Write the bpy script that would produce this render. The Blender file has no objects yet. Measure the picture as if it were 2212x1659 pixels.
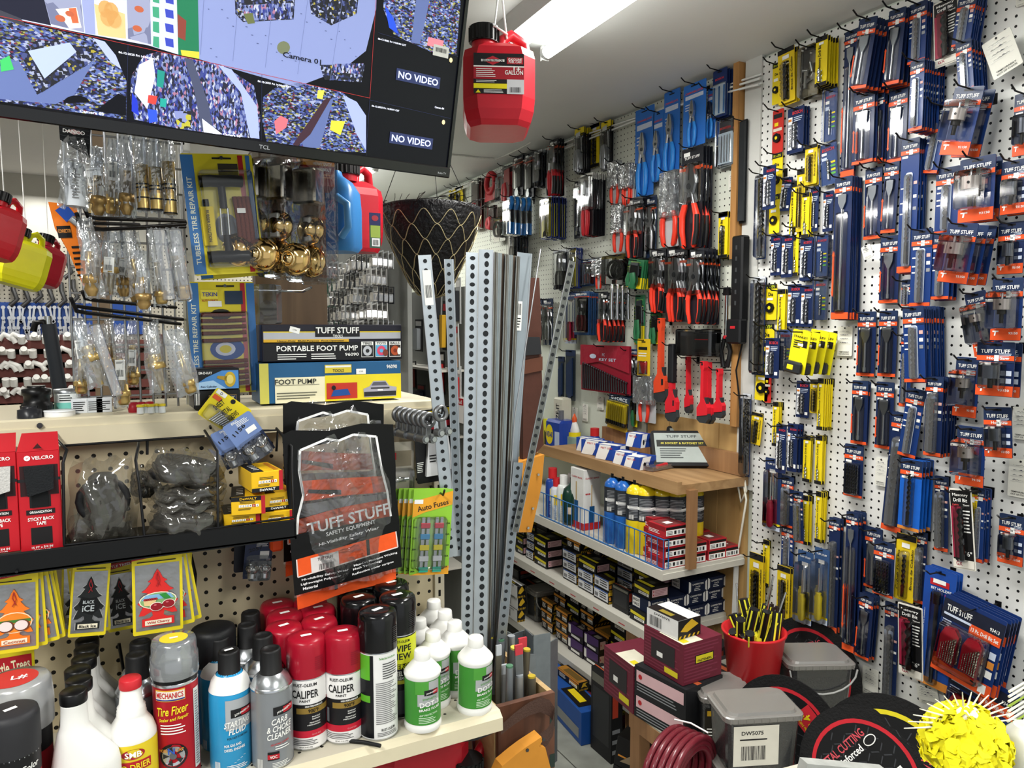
import bpy,math,random
from math import sin,cos,pi,radians,sqrt
from mathutils import Matrix,Vector
S=bpy.context.scene
COL=S.collection
# ---------------- camera ----------------
FPX,CW,CH=1600.0,2212,1659
YAW,PIT=radians(28.02),radians(4.4)
CAMP=Vector((0,0,1.6))
cf=Vector((sin(YAW)*cos(PIT),cos(YAW)*cos(PIT),-sin(PIT)))
cr=Vector((cos(YAW),-sin(YAW),0))
cu=cr.cross(cf)
cam=bpy.data.objects.new('camera',bpy.data.cameras.new('camera'))
COL.objects.link(cam)
cam.matrix_world=Matrix.Translation(CAMP)@Matrix((cr,cu,-cf)).transposed().to_4x4()
cam.data.sensor_width=36;cam.data.lens=FPX/CW*36;cam.data.clip_start=.02
S.camera=cam
# ---------------- look, world, lamps ----------------
S.view_settings.view_transform='Standard';S.view_settings.look='None'
S.view_settings.exposure=0.82;S.view_settings.gamma=1;S.view_settings.use_curve_mapping=False
w=bpy.data.worlds.new('world');S.world=w;w.use_nodes=True
w.node_tree.nodes['Background'].inputs[0].default_value=(.93,.97,1,1)
w.node_tree.nodes['Background'].inputs[1].default_value=.46
S.cycles.transparent_max_bounces=14;S.cycles.max_bounces=6;S.cycles.diffuse_bounces=3;S.cycles.glossy_bounces=3
S.cycles.sample_clamp_indirect=4;S.cycles.caustics_reflective=False;S.cycles.caustics_refractive=False
def area(name,loc,sx,sy,power,col=(1,.985,.95),rot=(0,0,0)):
    l=bpy.data.lights.new(name,'AREA');l.shape='RECTANGLE';l.size=sx;l.size_y=sy;l.energy=power;l.color=col
    o=bpy.data.objects.new(name,l);o.location=loc;o.rotation_euler=rot;COL.objects.link(o)
CEIL=2.555;W=2.05
for n,x,y,p in(('a',1.17,1.50,18),('b',1.15,4.6,15),('c',-.85,3.2,14),('d',-.75,.25,22),('e',1.0,-1.0,21),('f',-.4,4.9,7)):
    area('fluorescent_lamp_'+n,(x,y,CEIL-.13),.2,1.2,p)
# ---------------- pixel helpers: where a picture point lies on a real plane ----------------
def ray(px,py):return cf+cr*((px-1106)/FPX)+cu*((829.5-py)/FPX)
def at(px,py,x=None,y=None,z=None,d=None):
    r=ray(px,py)
    t=d if d is not None else(x/r.x if x is not None else(y/r.y if y is not None else(z-1.6)/r.z))
    return CAMP+r*t
# ---------------- materials ----------------
MATS={}
def lin(h):
    h=h.lstrip('#');o=[]
    for i in(0,2,4):
        c=int(h[i:i+2],16)/255;o.append(c/12.92 if c<.04045 else((c+.055)/1.055)**2.4)
    return(*o,1)
def mat(hexc,rough=.5,metal=0,var=.12,scale=18,bump=0,emit=0,spec=.28,coat=0):
    key=(hexc,rough,metal,var,scale,bump,emit,spec,coat)
    if key in MATS:return MATS[key]
    m=bpy.data.materials.new('m_'+hexc);m.use_nodes=True;nt=m.node_tree;b=nt.nodes['Principled BSDF']
    c=lin(hexc)
    b.inputs['Base Color'].default_value=c;b.inputs['Roughness'].default_value=rough
    b.inputs['Metallic'].default_value=metal;b.inputs['Specular IOR Level'].default_value=spec
    if coat:b.inputs['Coat Weight'].default_value=coat;b.inputs['Coat Roughness'].default_value=.12
    if emit:b.inputs['Emission Color'].default_value=c;b.inputs['Emission Strength'].default_value=emit
    if var or bump:
        tc=nt.nodes.new('ShaderNodeTexCoord');n=nt.nodes.new('ShaderNodeTexNoise');n.inputs['Scale'].default_value=scale
        n.inputs['Detail'].default_value=3
        nt.links.new(tc.outputs['Object'],n.inputs['Vector'])
        if var:
            mr=nt.nodes.new('ShaderNodeMapRange');mr.inputs[3].default_value=1-var;mr.inputs[4].default_value=1+var
            mx=nt.nodes.new('ShaderNodeMix');mx.data_type='RGBA';mx.blend_type='MULTIPLY';mx.inputs[0].default_value=1
            nt.links.new(n.outputs['Fac'],mr.inputs[0]);mx.inputs[6].default_value=c
            nt.links.new(mr.outputs[0],mx.inputs[7]);nt.links.new(mx.outputs[2],b.inputs['Base Color'])
        if bump:
            bp=nt.nodes.new('ShaderNodeBump');bp.inputs['Strength'].default_value=bump;bp.inputs['Distance'].default_value=.004
            nt.links.new(n.outputs['Fac'],bp.inputs['Height']);nt.links.new(bp.outputs[0],b.inputs['Normal'])
    MATS[key]=m;return m
def clear(tint='ffffff',gloss=.10,rough=.08,bump=0,scale=60,haze=0,hazecol='ffffff'):
    key=('clear',tint,gloss,rough,bump,scale,haze,hazecol)
    if key in MATS:return MATS[key]
    m=bpy.data.materials.new('clear_plastic');m.use_nodes=True;nt=m.node_tree;nt.nodes.clear();N=nt.nodes.new;Lk=nt.links.new
    out=N('ShaderNodeOutputMaterial');tr=N('ShaderNodeBsdfTransparent');tr.inputs[0].default_value=lin(tint)
    gl=N('ShaderNodeBsdfGlossy');gl.inputs['Roughness'].default_value=rough;gl.inputs[0].default_value=(1,1,1,1)
    fr=N('ShaderNodeFresnel');fr.inputs[0].default_value=1.45;ad=N('ShaderNodeMath');ad.operation='ADD';ad.inputs[1].default_value=gloss;ad.use_clamp=True
    mx=N('ShaderNodeMixShader');Lk(fr.outputs[0],ad.inputs[0]);Lk(ad.outputs[0],mx.inputs[0])
    Lk(gl.outputs[0],mx.inputs[2])
    if bump:
        tc=N('ShaderNodeTexCoord');n=N('ShaderNodeTexNoise');n.inputs['Scale'].default_value=scale;n.inputs['Detail'].default_value=2
        n.inputs['Distortion'].default_value=1.2
        bp=N('ShaderNodeBump');bp.inputs['Strength'].default_value=bump;bp.inputs['Distance'].default_value=.01
        Lk(tc.outputs['Object'],n.inputs['Vector']);Lk(n.outputs['Fac'],bp.inputs['Height']);Lk(bp.outputs[0],gl.inputs['Normal']);Lk(bp.outputs[0],fr.inputs['Normal'])
    if haze:
        df=N('ShaderNodeBsdfDiffuse');df.inputs[0].default_value=lin(hazecol);m2=N('ShaderNodeMixShader');m2.inputs[0].default_value=haze
        Lk(tr.outputs[0],m2.inputs[1]);Lk(df.outputs[0],m2.inputs[2]);Lk(m2.outputs[0],mx.inputs[1])
    else:Lk(tr.outputs[0],mx.inputs[1])
    Lk(mx.outputs[0],out.inputs[0]);MATS[key]=m;return m
def pegmat(hexc,ax,r=.0033,hole='0b0b0b',sp=.0254,dirt=.06,stag=False):
    """painted hardboard with a square grid of drilled holes on the plane spanned by the two axes ax"""
    key=('peg',hexc,ax,r,hole,sp)
    if key in MATS:return MATS[key]
    m=mat(hexc,.55,0,dirt,3.0);m=m.copy();nt=m.node_tree;N=nt.nodes.new;Lk=nt.links.new
    b=nt.nodes['Principled BSDF'];src=b.inputs['Base Color'].links[0].from_socket
    tc=N('ShaderNodeTexCoord');sx=N('ShaderNodeSeparateXYZ');Lk(tc.outputs['Object'],sx.inputs[0]);ds=[]
    for a in ax:
        q=N('ShaderNodeMath');q.operation='PINGPONG';q.inputs[1].default_value=sp/2;Lk(sx.outputs[a],q.inputs[0])
        p=N('ShaderNodeMath');p.operation='POWER';p.inputs[1].default_value=2;Lk(q.outputs[0],p.inputs[0]);ds.append(p)
    s=N('ShaderNodeMath');s.operation='ADD';Lk(ds[0].outputs[0],s.inputs[0]);Lk(ds[1].outputs[0],s.inputs[1])
    l=N('ShaderNodeMath');l.operation='LESS_THAN';l.inputs[1].default_value=r*r;Lk(s.outputs[0],l.inputs[0])
    mx=N('ShaderNodeMix');mx.data_type='RGBA';mx.inputs[7].default_value=lin(hole);Lk(l.outputs[0],mx.inputs[0]);Lk(src,mx.inputs[6]);Lk(mx.outputs[2],b.inputs['Base Color'])
    m.name='pegboard';MATS[key]=m;return m
def woodmat(a,b_,ax=1,scale=9,rough=.6,key=''):
    k=('wood',a,b_,ax,scale,rough)
    if k in MATS:return MATS[k]
    m=bpy.data.materials.new('wood');m.use_nodes=True;nt=m.node_tree;N=nt.nodes.new;Lk=nt.links.new;bs=nt.nodes['Principled BSDF']
    tc=N('ShaderNodeTexCoord');mp=N('ShaderNodeMapping');sc=[scale*3]*3;sc[ax]=scale*.25;mp.inputs['Scale'].default_value=sc
    n=N('ShaderNodeTexNoise');n.inputs['Scale'].default_value=1;n.inputs['Detail'].default_value=6;n.inputs['Distortion'].default_value=.8
    cr_=N('ShaderNodeValToRGB');cr_.color_ramp.elements[0].position=.3;cr_.color_ramp.elements[1].position=.7
    cr_.color_ramp.elements[0].color=lin(a);cr_.color_ramp.elements[1].color=lin(b_)
    Lk(tc.outputs['Object'],mp.inputs[0]);Lk(mp.outputs[0],n.inputs['Vector']);Lk(n.outputs['Fac'],cr_.inputs[0]);Lk(cr_.outputs[0],bs.inputs['Base Color'])
    bs.inputs['Roughness'].default_value=rough;MATS[k]=m;return m
# ---------------- glyphs ----------------
GL={}
def glyphs(s):
    if s in GL:return GL[s]
    c=bpy.data.curves.new('t','FONT');c.body=s;c.resolution_u=2;c.offset=.018;c.align_x='CENTER';c.align_y='CENTER'
    o=bpy.data.objects.new('t',c);me=o.to_mesh()
    vs=[(v.co.x,v.co.y) for v in me.vertices];fs=[tuple(p.vertices) for p in me.polygons]
    o.to_mesh_clear();bpy.data.objects.remove(o);bpy.data.curves.remove(c)
    if vs:
        x0=min(v[0]for v in vs);x1=max(v[0]for v in vs);y0=min(v[1]for v in vs);y1=max(v[1]for v in vs)
        cx,cy=(x0+x1)/2,(y0+y1)/2;vs=[(x-cx,y-cy) for x,y in vs];GL[s]=(vs,fs,x1-x0,y1-y0)
    else:GL[s]=([],[],1,1)
    return GL[s]
# ---------------- mesh builder ----------------
class MB:
    def __init__(s):s.v=[];s.f=[];s.mi=[];s.sm=[];s.mats=[];s.T=None
    def add(s,vs,fs,m,smooth=False):
        if m not in s.mats:s.mats.append(m)
        k=s.mats.index(m);b=len(s.v)
        if s.T is not None:s.v+=[tuple(s.T@Vector(v)) for v in vs]
        else:s.v+=[tuple(v) for v in vs]
        for f in fs:s.f.append(tuple(b+i for i in f));s.mi.append(k);s.sm.append(smooth)
        return s
    def box(s,a,b,m,bv=0):
        x0,y0,z0=(min(a[i],b[i]) for i in range(3));x1,y1,z1=(max(a[i],b[i]) for i in range(3))
        if not bv:
            return s.add([(x0,y0,z0),(x1,y0,z0),(x1,y1,z0),(x0,y1,z0),(x0,y0,z1),(x1,y0,z1),(x1,y1,z1),(x0,y1,z1)],
                  [(0,3,2,1),(4,5,6,7),(0,1,5,4),(1,2,6,5),(2,3,7,6),(3,0,4,7)],m)
        rings=[]
        for z,e in((z0,bv),(z0+bv,0),(z1-bv,0),(z1,bv)):
            rings.append([(x0+e+(bv if e==0 else 0),y0+e,z),(x1-e-(bv if e==0 else 0),y0+e,z),(x1-e,y0+e+(bv if e==0 else 0),z),(x1-e,y1-e-(bv if e==0 else 0),z),
                          (x1-e-(bv if e==0 else 0),y1-e,z),(x0+e+(bv if e==0 else 0),y1-e,z),(x0+e,y1-e-(bv if e==0 else 0),z),(x0+e,y0+e+(bv if e==0 else 0),z)])
        return s.loft(rings,m,True)
    def loft(s,rings,m,caps=True,closed=True,smooth=False):
        n=len(rings[0]);vs=[p for r in rings for p in r];fs=[]
        for i in range(len(rings)-1):
            for j in range(n if closed else n-1):
                k=(j+1)%n;fs.append((i*n+j,i*n+k,(i+1)*n+k,(i+1)*n+j))
        s.add(vs,fs,m,smooth)
        if caps:s.add([*rings[0]],[tuple(range(n))[::-1]],m);s.add([*rings[-1]],[tuple(range(n))],m)
        return s
    def cyl(s,p0,p1,r0,m,r1=None,n=12,caps=True,smooth=True):
        r1=r0 if r1 is None else r1;p0=Vector(p0);p1=Vector(p1);d=(p1-p0).normalized()
        a=d.orthogonal().normalized();b=d.cross(a)
        return s.loft([[tuple(p+a*(r*cos(t*2*pi/n))+b*(r*sin(t*2*pi/n))) for t in range(n)]for p,r in((p0,r0),(p1,r1))],m,caps,True,smooth)
    def lathe(s,prof,m,c=(0,0),n=24,caps=True,sx=1,sy=1,smooth=True):
        return s.loft([[(c[0]+sx*r*cos(t*2*pi/n),c[1]+sy*r*sin(t*2*pi/n),z) for t in range(n)]for r,z in prof],m,caps,True,smooth)
    def tube(s,pts,r,m,n=6,caps=True):
        pts=[Vector(p) for p in pts];rings=[];a=None
        for i,p in enumerate(pts):
            d=(pts[min(i+1,len(pts)-1)]-pts[max(i-1,0)]).normalized()
            a=d.orthogonal().normalized() if a is None else(a-d*a.dot(d)).normalized()
            b=d.cross(a);rings.append([tuple(p+a*(r*cos(t*2*pi/n))+b*(r*sin(t*2*pi/n))) for t in range(n)])
        return s.loft(rings,m,caps,True,n>4)
    def prism(s,poly,y0,y1,m):
        """outline in x,z extruded along y (y0 is the face towards the viewer)"""
        n=len(poly);A=sum(poly[i][0]*poly[(i+1)%n][1]-poly[(i+1)%n][0]*poly[i][1]for i in range(n))
        if A<0:poly=poly[::-1]
        vs=[(x,y0,z) for x,z in poly]+[(x,y1,z) for x,z in poly]
        return s.add(vs,[tuple(range(n)),tuple(range(2*n-1,n-1,-1))]+[(i,n+i,n+(i+1)%n,(i+1)%n) for i in range(n)],m)
    def poly(s,pts,y,m):
        n=len(pts);A=sum(pts[i][0]*pts[(i+1)%n][1]-pts[(i+1)%n][0]*pts[i][1]for i in range(n))
        if A<0:pts=pts[::-1]
        return s.add([(x,y,z) for x,z in pts],[tuple(range(n))],m)
    def rect(s,x0,z0,x1,z1,y,m):return s.poly([(x0,z0),(x1,z0),(x1,z1),(x0,z1)],y,m)
    def ell(s,cx,cz,rx,rz,y,m,n=18):return s.poly([(cx+rx*cos(t*2*pi/n),cz+rz*sin(t*2*pi/n)) for t in range(n)],y,m)
    def text(s,t,cx,cz,h,y,m,w=None,rot=0,wrap=0,skew=0):
        """flat lettering centred at cx,cz; h = height of the ink, w = width of the ink"""
        vs,fs,gw,gh=glyphs(t);k=h/gh;kx=(w/gw) if w else k;c_,s_=cos(rot),sin(rot);o=[]
        for x,z in vs:
            x,z=x*kx+skew*z*k,z*k;x,z=x*c_-z*s_+cx,x*s_+z*c_+cz
            if wrap:o.append((sin(x/wrap)*(wrap-y),-cos(x/wrap)*(wrap-y),z))
            else:o.append((x,y,z))
        return s.add(o,fs,m)
    def wrect(s,x0,z0,x1,z1,R,m,off=.0004,n=None):
        n=n or max(2,int(abs(x1-x0)/R/.11));vs=[]
        for i in range(n+1):
            a=(x0+(x1-x0)*i/n)/R
            for z in(z0,z1):vs.append((sin(a)*(R+off),-cos(a)*(R+off),z))
        return s.add(vs,[(2*i,2*i+2,2*i+3,2*i+1) for i in range(n)],m,True)
    def lines(s,x0,x1,z0,z1,n,y,m,seed=0,wrap=0):
        """rows of small print as thin strokes"""
        R=random.Random(seed);dz=(z1-z0)/n
        for i in range(n):
            z=z1-dz*(i+.5);e=x0+(x1-x0)*R.uniform(.6,1)
            if wrap:s.wrect(x0,z-dz*.2,e,z+dz*.2,wrap,m,-y)
            else:s.rect(x0,z-dz*.2,e,z+dz*.2,y,m)
    def bars(s,x0,x1,z0,z1,y,m,n=14,seed=1,wrap=0):
        R=random.Random(seed);x=x0;st=(x1-x0)/n
        for i in range(n):
            w_=st*R.choice((.3,.5,.7))
            if wrap:s.wrect(x0+i*st,z0,x0+i*st+w_,z1,wrap,m,-y,1)
            else:s.rect(x0+i*st,z0,x0+i*st+w_,z1,y,m)
    def build(s,name,parent=None,link=True):
        me=bpy.data.meshes.new(name);me.from_pydata(s.v,[],s.f)
        for m in s.mats:me.materials.append(m)
        if s.f:
            me.polygons.foreach_set('material_index',s.mi);me.polygons.foreach_set('use_smooth',s.sm)
        me.update();o=bpy.data.objects.new(name,me);COL.objects.link(o)
        if parent is not None:o.parent=parent
        return o
def rr(x0,z0,x1,z1,r,n=4):
    o=[]
    for cx,cz,a in((x1-r,z1-r,0),(x0+r,z1-r,90),(x0+r,z0+r,180),(x1-r,z0+r,270)):
        o+=[(cx+r*cos(radians(a+90*i/n)),cz+r*sin(radians(a+90*i/n))) for i in range(n+1)]
    return o
def thing(name,label,cat,loc=(0,0,0),rz=0,group=None,rx=0,ry=0):
    o=bpy.data.objects.new(name,None);COL.objects.link(o);o.empty_display_size=.02
    o.matrix_basis=Matrix.Translation(Vector(loc))@Matrix.Rotation(rz,4,'Z')@Matrix.Rotation(rx,4,'X')@Matrix.Rotation(ry,4,'Y')
    o['label']=label;o['category']=cat
    if group:o['group']=group
    return o
def place(o,loc,rz=0,rx=0,ry=0):
    o.matrix_basis=Matrix.Translation(Vector(loc))@Matrix.Rotation(rz,4,'Z')@Matrix.Rotation(rx,4,'X')@Matrix.Rotation(ry,4,'Y');return o
def tag(o,label,cat,group=None):
    o['label']=label;o['category']=cat
    if group:o['group']=group
    return o
def struct(o):o['kind']='structure';return o
def dup(root,label,group=None):
    r=root.copy();COL.objects.link(r);r['label']=label
    if group:r['group']=group
    for ch in list(root.children):
        c=ch.copy();COL.objects.link(c);c.parent=r
        for g in list(ch.children):d=g.copy();COL.objects.link(d);d.parent=c
    return r
ORD='first second third fourth fifth sixth seventh eighth ninth tenth eleventh twelfth thirteenth fourteenth fifteenth sixteenth seventeenth eighteenth nineteenth twentieth'.split()
RND=random.Random(7)
def cyc(r,hh=0):pass
WHITE=mat('f2f2ee',.5,var=.05);INK=mat('1a1a1c',.5,var=0);BLACK=mat('0c0c0d',.35,var=.05);STEEL=mat('b9bcc0',.28,1,.1,30)
CHROME=mat('dfe3e6',.12,1,.03);DSTEEL=mat('55585c',.35,.9,.15,40);WIREB=mat('141416',.4,.3,.05)
BLI=clear(gloss=.02,rough=.06);BAG=clear(gloss=.10,rough=.16,bump=.9,scale=26,haze=.10)
# ================= SETTING =================
b=MB();b.box((-4,-2.6,-.06),(W,7.2,0),mat('9c9c96',.5,var=.25,scale=5));fl=b.build('floor');struct(fl)
b=MB()
pm=mat('8c8e86',.55,var=.35,scale=14)
for i in range(4):b.box((1.12+.145*i,1.6,.001),(1.26+.145*i,3.4,.012),pm)
tag(b.build('floor_boards'),'worn grey painted boards laid on the aisle floor','floor boards')
cm=mat('e4e5e2',.8,var=.07,scale=2.2,bump=.15)
b=MB();b.box((-4,-2.6,CEIL),(W+.1,7.2,CEIL+.08),cm);struct(b.build('ceiling'))
# right-hand wall: plaster behind, peg panels in front
b=MB();b.box((W+.012,-2.6,0),(W+.15,7.2,CEIL),mat('c9d0c4',.7,var=.08,scale=3));struct(b.build('wall_right'))
PEGR=pegmat('dededa',(1,2),.0037);PEGM=pegmat('d3d6c9',(1,2),.0030)
yc=at(1642,500,x=W).y
b=MB();b.box((W-.004,.2,.15),(W+.01,yc,CEIL-.012),PEGR);struct(b.build('wall_pegboard_right'))
y2=at(1590,500,x=W).y;y3=at(1236,640,x=W).y
zb=at(1500,905,x=W).z
b=MB();b.box((W-.004,y2,zb),(W+.01,7.1,CEIL-.012),PEGM);struct(b.build('wall_pegboard_middle'))
b=MB();b.box((W-.006,at(1400,800,x=W).y,.5),(W+.01,7.1,1.60),mat('cfd4c6',.6,var=.06,scale=3));struct(b.build('wall_plaster_middle'))
b=MB();ply=woodmat('b08a52','c9a469',2,5)
ys=at(1400,1100,x=W).y;ye=at(1613,1100,x=W).y
n=4
for i in range(n):
    b.box((W-.008-.002*(i%2),ye+(ys-ye)*i/n,.1),(W+.01,ye+(ys-ye)*(i+1)/n-.002,zb),ply)
struct(b.build('wall_plywood_panel'))
b=MB();ps=woodmat('9a6b38','b98a50',2,8)
b.box((W-.035,at(1606,400,x=W).y,at(1600,560,x=W).z),(W,at(1594,400,x=W).y,CEIL),ps)
b.box((W-.03,at(1606,800,x=W).y,zb),(W,at(1592,800,x=W).y,at(1600,660,x=W).z),ps);struct(b.build('trim_1'))
b=MB();b.box((W-.012,yc,1.0),(W,at(1610,400,x=W).y,CEIL),mat('c4c4bf',.8,var=.12,scale=10,bump=.4));struct(b.build('trim_2'))
# white service wires bundled along the top of the middle wall
wm=mat('e4e4e0',.4,var=.05);wb=MB()
for k in range(4):
    p=[]
    for i in range(30):
        t=i/29;yy=1.95+t*3.4;p.append((W-.02-.012*(k%2)+.004*sin(9*t+k),yy,CEIL-.02-.009*k-.012*abs(sin(7*t+k*.7))-(.05*(1-t)**6)))
    wb.tube(p,.0042,wm,6)
tag(wb.build('wire_bundle'),'white electric wires bundled under ceiling above the plier wall','cable')
# back wall of the far room with peg panels
b=MB();b.box((-4,5.6,0),(W,5.75,CEIL),mat('bfbdb3',.8,var=.06));struct(b.build('wall_far'))
b=MB();b.box((-2.6,5.585,.35),(.9,5.6,2.15),pegmat('b9b4a4',(0,2),.0045,'2a2622',.0254));struct(b.build('wall_pegboard_far'))
b=MB();b.box((-4.1,-2.6,0),(-4,7.2,CEIL),mat('bdbcb4',.8));struct(b.build('wall_left'))
b=MB();b.box((-3.2,3.1,CEIL-.06),(1.0,3.2,CEIL),cm);struct(b.build('trim_3'))
# ceiling cracks: patched lengths of rope-like filler
cb=MB();p=[at(x,y,z=CEIL-.004) for x,y in((960,333),(1000,336),(1030,340),(1072,343),(1095,334),(1120,322),(1146,308))]
cb.tube(p,.005,mat('dad9d2',.8,var=.2,scale=90,bump=.6),6);cb.lathe([(.001,CEIL-.012),(.014,CEIL-.006),(.014,CEIL)],mat('dad9d2',.8),c=(p[3].x,p[3].y),n=8)
tag(cb.build('rope'),'knotted off white rope stapled flat under the ceiling','rope')
# ---------------- light fixtures ----------------
TUBE=mat('f4f6f0',.4,var=0,emit=7);FIX=mat('d6d8d6',.4,var=.03);SOCK=mat('e6e6e4',.4)
def fixture(label,x,y,rz,L=1.22,z=CEIL):
    t=thing('ceiling_light',label,'ceiling light',(x,y,z),rz,'twin tube fluorescent fixtures')
    h=MB();h.loft([[(xx,yy,zz) for xx,zz in((-.115,0),(-.09,-.045),(.09,-.045),(.115,0))]for yy in(-L/2-.03,L/2+.03)],FIX);h.build('housing',t)
    for s_ in(-1,1):
        q=MB();q.cyl((s_*.058,-L/2+.012,-.068),(s_*.058,L/2-.012,-.068),.019,TUBE,n=16);q.build('tube_lamp',t)
        for e in(-1,1):
            k=MB();k.cyl((s_*.058,e*(L/2-.012),-.068),(s_*.058,e*(L/2+.005),-.068),.0195,mat('c9cacb',.3,.6),n=16);k.box((s_*.058-.012,e*(L/2+.002),-.09),(s_*.058+.012,e*(L/2+.016),-.02),SOCK);k.build('socket',t)
    return t
p=at(1142,110,z=CEIL-.07)
fixture('twin tube fluorescent light on ceiling beyond the hanging red can',1.185,p.y-.61,radians(-2))
fixture('fluorescent light glimpsed under the television screen',at(780,361,z=CEIL-.07).x+.02,at(780,361,z=CEIL-.07).y+.6,0)
a_=at(30,480,z=CEIL-.07);fixture('fluorescent light on ceiling at the edge above hanging gas cans',a_.x-.03,a_.y-.5,radians(4))
a_=at(110,523,z=CEIL-.07);fixture('distant fluorescent light beyond the yellow hanging can',a_.x,a_.y,pi/2,1.0)
fixture('fluorescent light over the counter side of shop',-.75,.0,0);fixture('fluorescent light over the aisle behind viewer',1.0,-1.0,0)
# ================= TELEVISION =================
az,ti,sc=1.438,.237,.986
P0=at(968,385,d=1.384)
ax_=Vector((sin(az),cos(az),0));bx_=Vector((cos(az)*sin(ti),-sin(az)*sin(ti),cos(ti)));nx_=bx_.cross(ax_).normalized()
if nx_.dot(CAMP-P0)<0:nx_=-nx_
TW,TH=.724*sc,.424*sc
tv=bpy.data.objects.new('television',None);COL.objects.link(tv)
# local frame: x right, z up, -y towards viewer, origin bottom left of the bezel
O_=P0-ax_*TW
tv.matrix_basis=Matrix.Translation(O_)@Matrix((ax_,-nx_,bx_)).transposed().to_4x4()
tag(tv,'flat screen television mounted high showing security camera pictures','television');TI=tv.matrix_basis.inverted()
def tp(px,py):
    """point of the screen seen at px,py, in the set's own x,z"""
    r=ray(px,py);t=(O_-CAMP).dot(nx_)/r.dot(nx_);q=TI@(CAMP+r*t);return(q.x,q.z)
bz=mat('08080a',.12,var=0,coat=.6)
q=MB();q.box((0,0,0),(TW,.03,TH),bz,.003);q.box((.05,.03,.04),(TW-.05,.075,TH-.06),mat('121214',.5),.01)
q.build('housing',tv)
q=MB();q.box((0,-.006,0),(TW,.004,.019),bz,.002);q.box((0,-.004,.019),(.006,.002,TH),bz);q.box((TW-.006,-.004,.019),(TW,.002,TH),bz);q.box((0,-.004,TH-.007),(TW,.002,TH),bz)
a_=tp(569,311);q.text('TCL',a_[0],.0095,.0062,-.0066,mat('b8babf',.3,.5),w=.017);q.text('Roku TV',TW-.018,.0075,.0035,-.0066,mat('b8babf',.3,.5));q.build('bezel',tv)
def scr(c,e=1.0):return mat(c,.25,0,0,emit=e*.66)
def cctv(name,stops,scale,e=1.0,rot=0,stretch=(1,1,1)):
    m=bpy.data.materials.new(name);m.use_nodes=True;nt=m.node_tree;N=nt.nodes.new;Lk=nt.links.new;bs=nt.nodes['Principled BSDF']
    tc=N('ShaderNodeTexCoord');mp=N('ShaderNodeMapping');mp.inputs['Scale'].default_value=stretch;mp.inputs['Rotation'].default_value=(0,rot,0)
    v=N('ShaderNodeTexVoronoi');v.inputs['Scale'].default_value=scale;v.distance='CHEBYCHEV';s_=N('ShaderNodeSeparateColor');r_=N('ShaderNodeValToRGB');r_.color_ramp.interpolation='CONSTANT'
    el=r_.color_ramp.elements
    while len(el)<len(stops):el.new(.5)
    for i,(p_,c_) in enumerate(stops):el[i].position=p_;el[i].color=lin(c_)
    Lk(tc.outputs['Object'],mp.inputs[0]);Lk(mp.outputs[0],v.inputs['Vector']);Lk(v.outputs['Color'],s_.inputs[0]);Lk(s_.outputs[0],r_.inputs[0])
    Lk(r_.outputs[0],bs.inputs['Emission Color']);bs.inputs['Emission Strength'].default_value=e*.62;bs.inputs['Base Color'].default_value=(.01,.01,.012,1);bs.inputs['Roughness'].default_value=.2
    return m
CL1=cctv('cctv_shelves',[(0,'0c1024'),(.3,'2b3a86'),(.42,'6f86d0'),(.66,'c9d3fa'),(.76,'3f4ca0'),(.84,'7a7f5a'),(.9,'c9c45a'),(.95,'8a2f4a')],260,.85,.6,(1,1,1.8))
CL2=cctv('cctv_goods',[(0,'1a1c3c'),(.3,'4656a8'),(.55,'98a6e0'),(.76,'e6ecff'),(.85,'2d3aa8'),(.92,'cf8fae')],210,.85,1.0,(2.0,1,1))
CL3=cctv('cctv_dark_goods',[(0,'0a0c1a'),(.4,'1c2350'),(.6,'5563a5'),(.75,'cdd6f8'),(.88,'2a2c30'),(.95,'d6c63c')],280,.8,.3)
FLR=scr('7f8ab8',.75);FLR2=scr('5a6898',.7);DRK=scr('05060f',.5);WHT=scr('e8ecff',1.0);BLU=scr('2a48d8',1.0);RED=scr('a03030',.8)
q=MB();q.rect(.006,.019,TW-.006,TH-.007,-.0005,DRK)
def sp(pts,m,k):q.poly([tp(*p) for p in pts],-.0006-.0002*k,m)
def arc(c,rx,ry,a0,a1,n=14,rot=0):
    return[(c[0]+rx*cos(radians(a0+(a1-a0)*i/n))*cos(rot)-ry*sin(radians(a0+(a1-a0)*i/n))*sin(rot),c[1]+rx*cos(radians(a0+(a1-a0)*i/n))*sin(rot)+ry*sin(radians(a0+(a1-a0)*i/n))*cos(rot)) for i in range(n+1)]
# the large picture: shop floor seen from above
sp([(426,-60),(815,-60),(812,20),(790,110),(740,150),(640,188),(430,128)],FLR,1)
sp([(505,-60),(640,-60),(634,42),(525,48),(508,30)],CL3,2);sp([(512,12),(630,6),(632,40),(540,45)],CL2,3)
sp([(660,-60),(780,-60),(770,30),(715,55),(672,30)],CL3,2);sp([(690,140),(788,140),(780,178),(700,172)],CL3,2);sp([(720,138),(785,137),(778,160),(715,156)],CL2,3)
sp([(380,-60),(426,-60),(430,128),(385,118)],scr('1f6b4a',.8),2);sp([(383,30),(402,45),(400,88),(384,80)],scr('7a3a30',.8),3);sp([(390,108),(430,112),(430,127),(392,120)],scr('b9b23a',.9),3)
sp([(-10,-60),(380,-60),(385,118),(320,98),(160,68),(-10,32)],scr('b4bad8',.9),1);sp([(-10,-60),(80,-60),(110,55),(-10,30)],scr('1c1d2c',.7),2)
sp([(170,-60),(200,-60),(206,75),(184,72)],scr('8890b8',.8),2);sp([(203,8),(270,30),(272,84),(212,76)],scr('c9ab78',.9),2);sp([(270,30),(318,40),(316,92),(276,88)],scr('d9dcf2',1),2)
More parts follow.
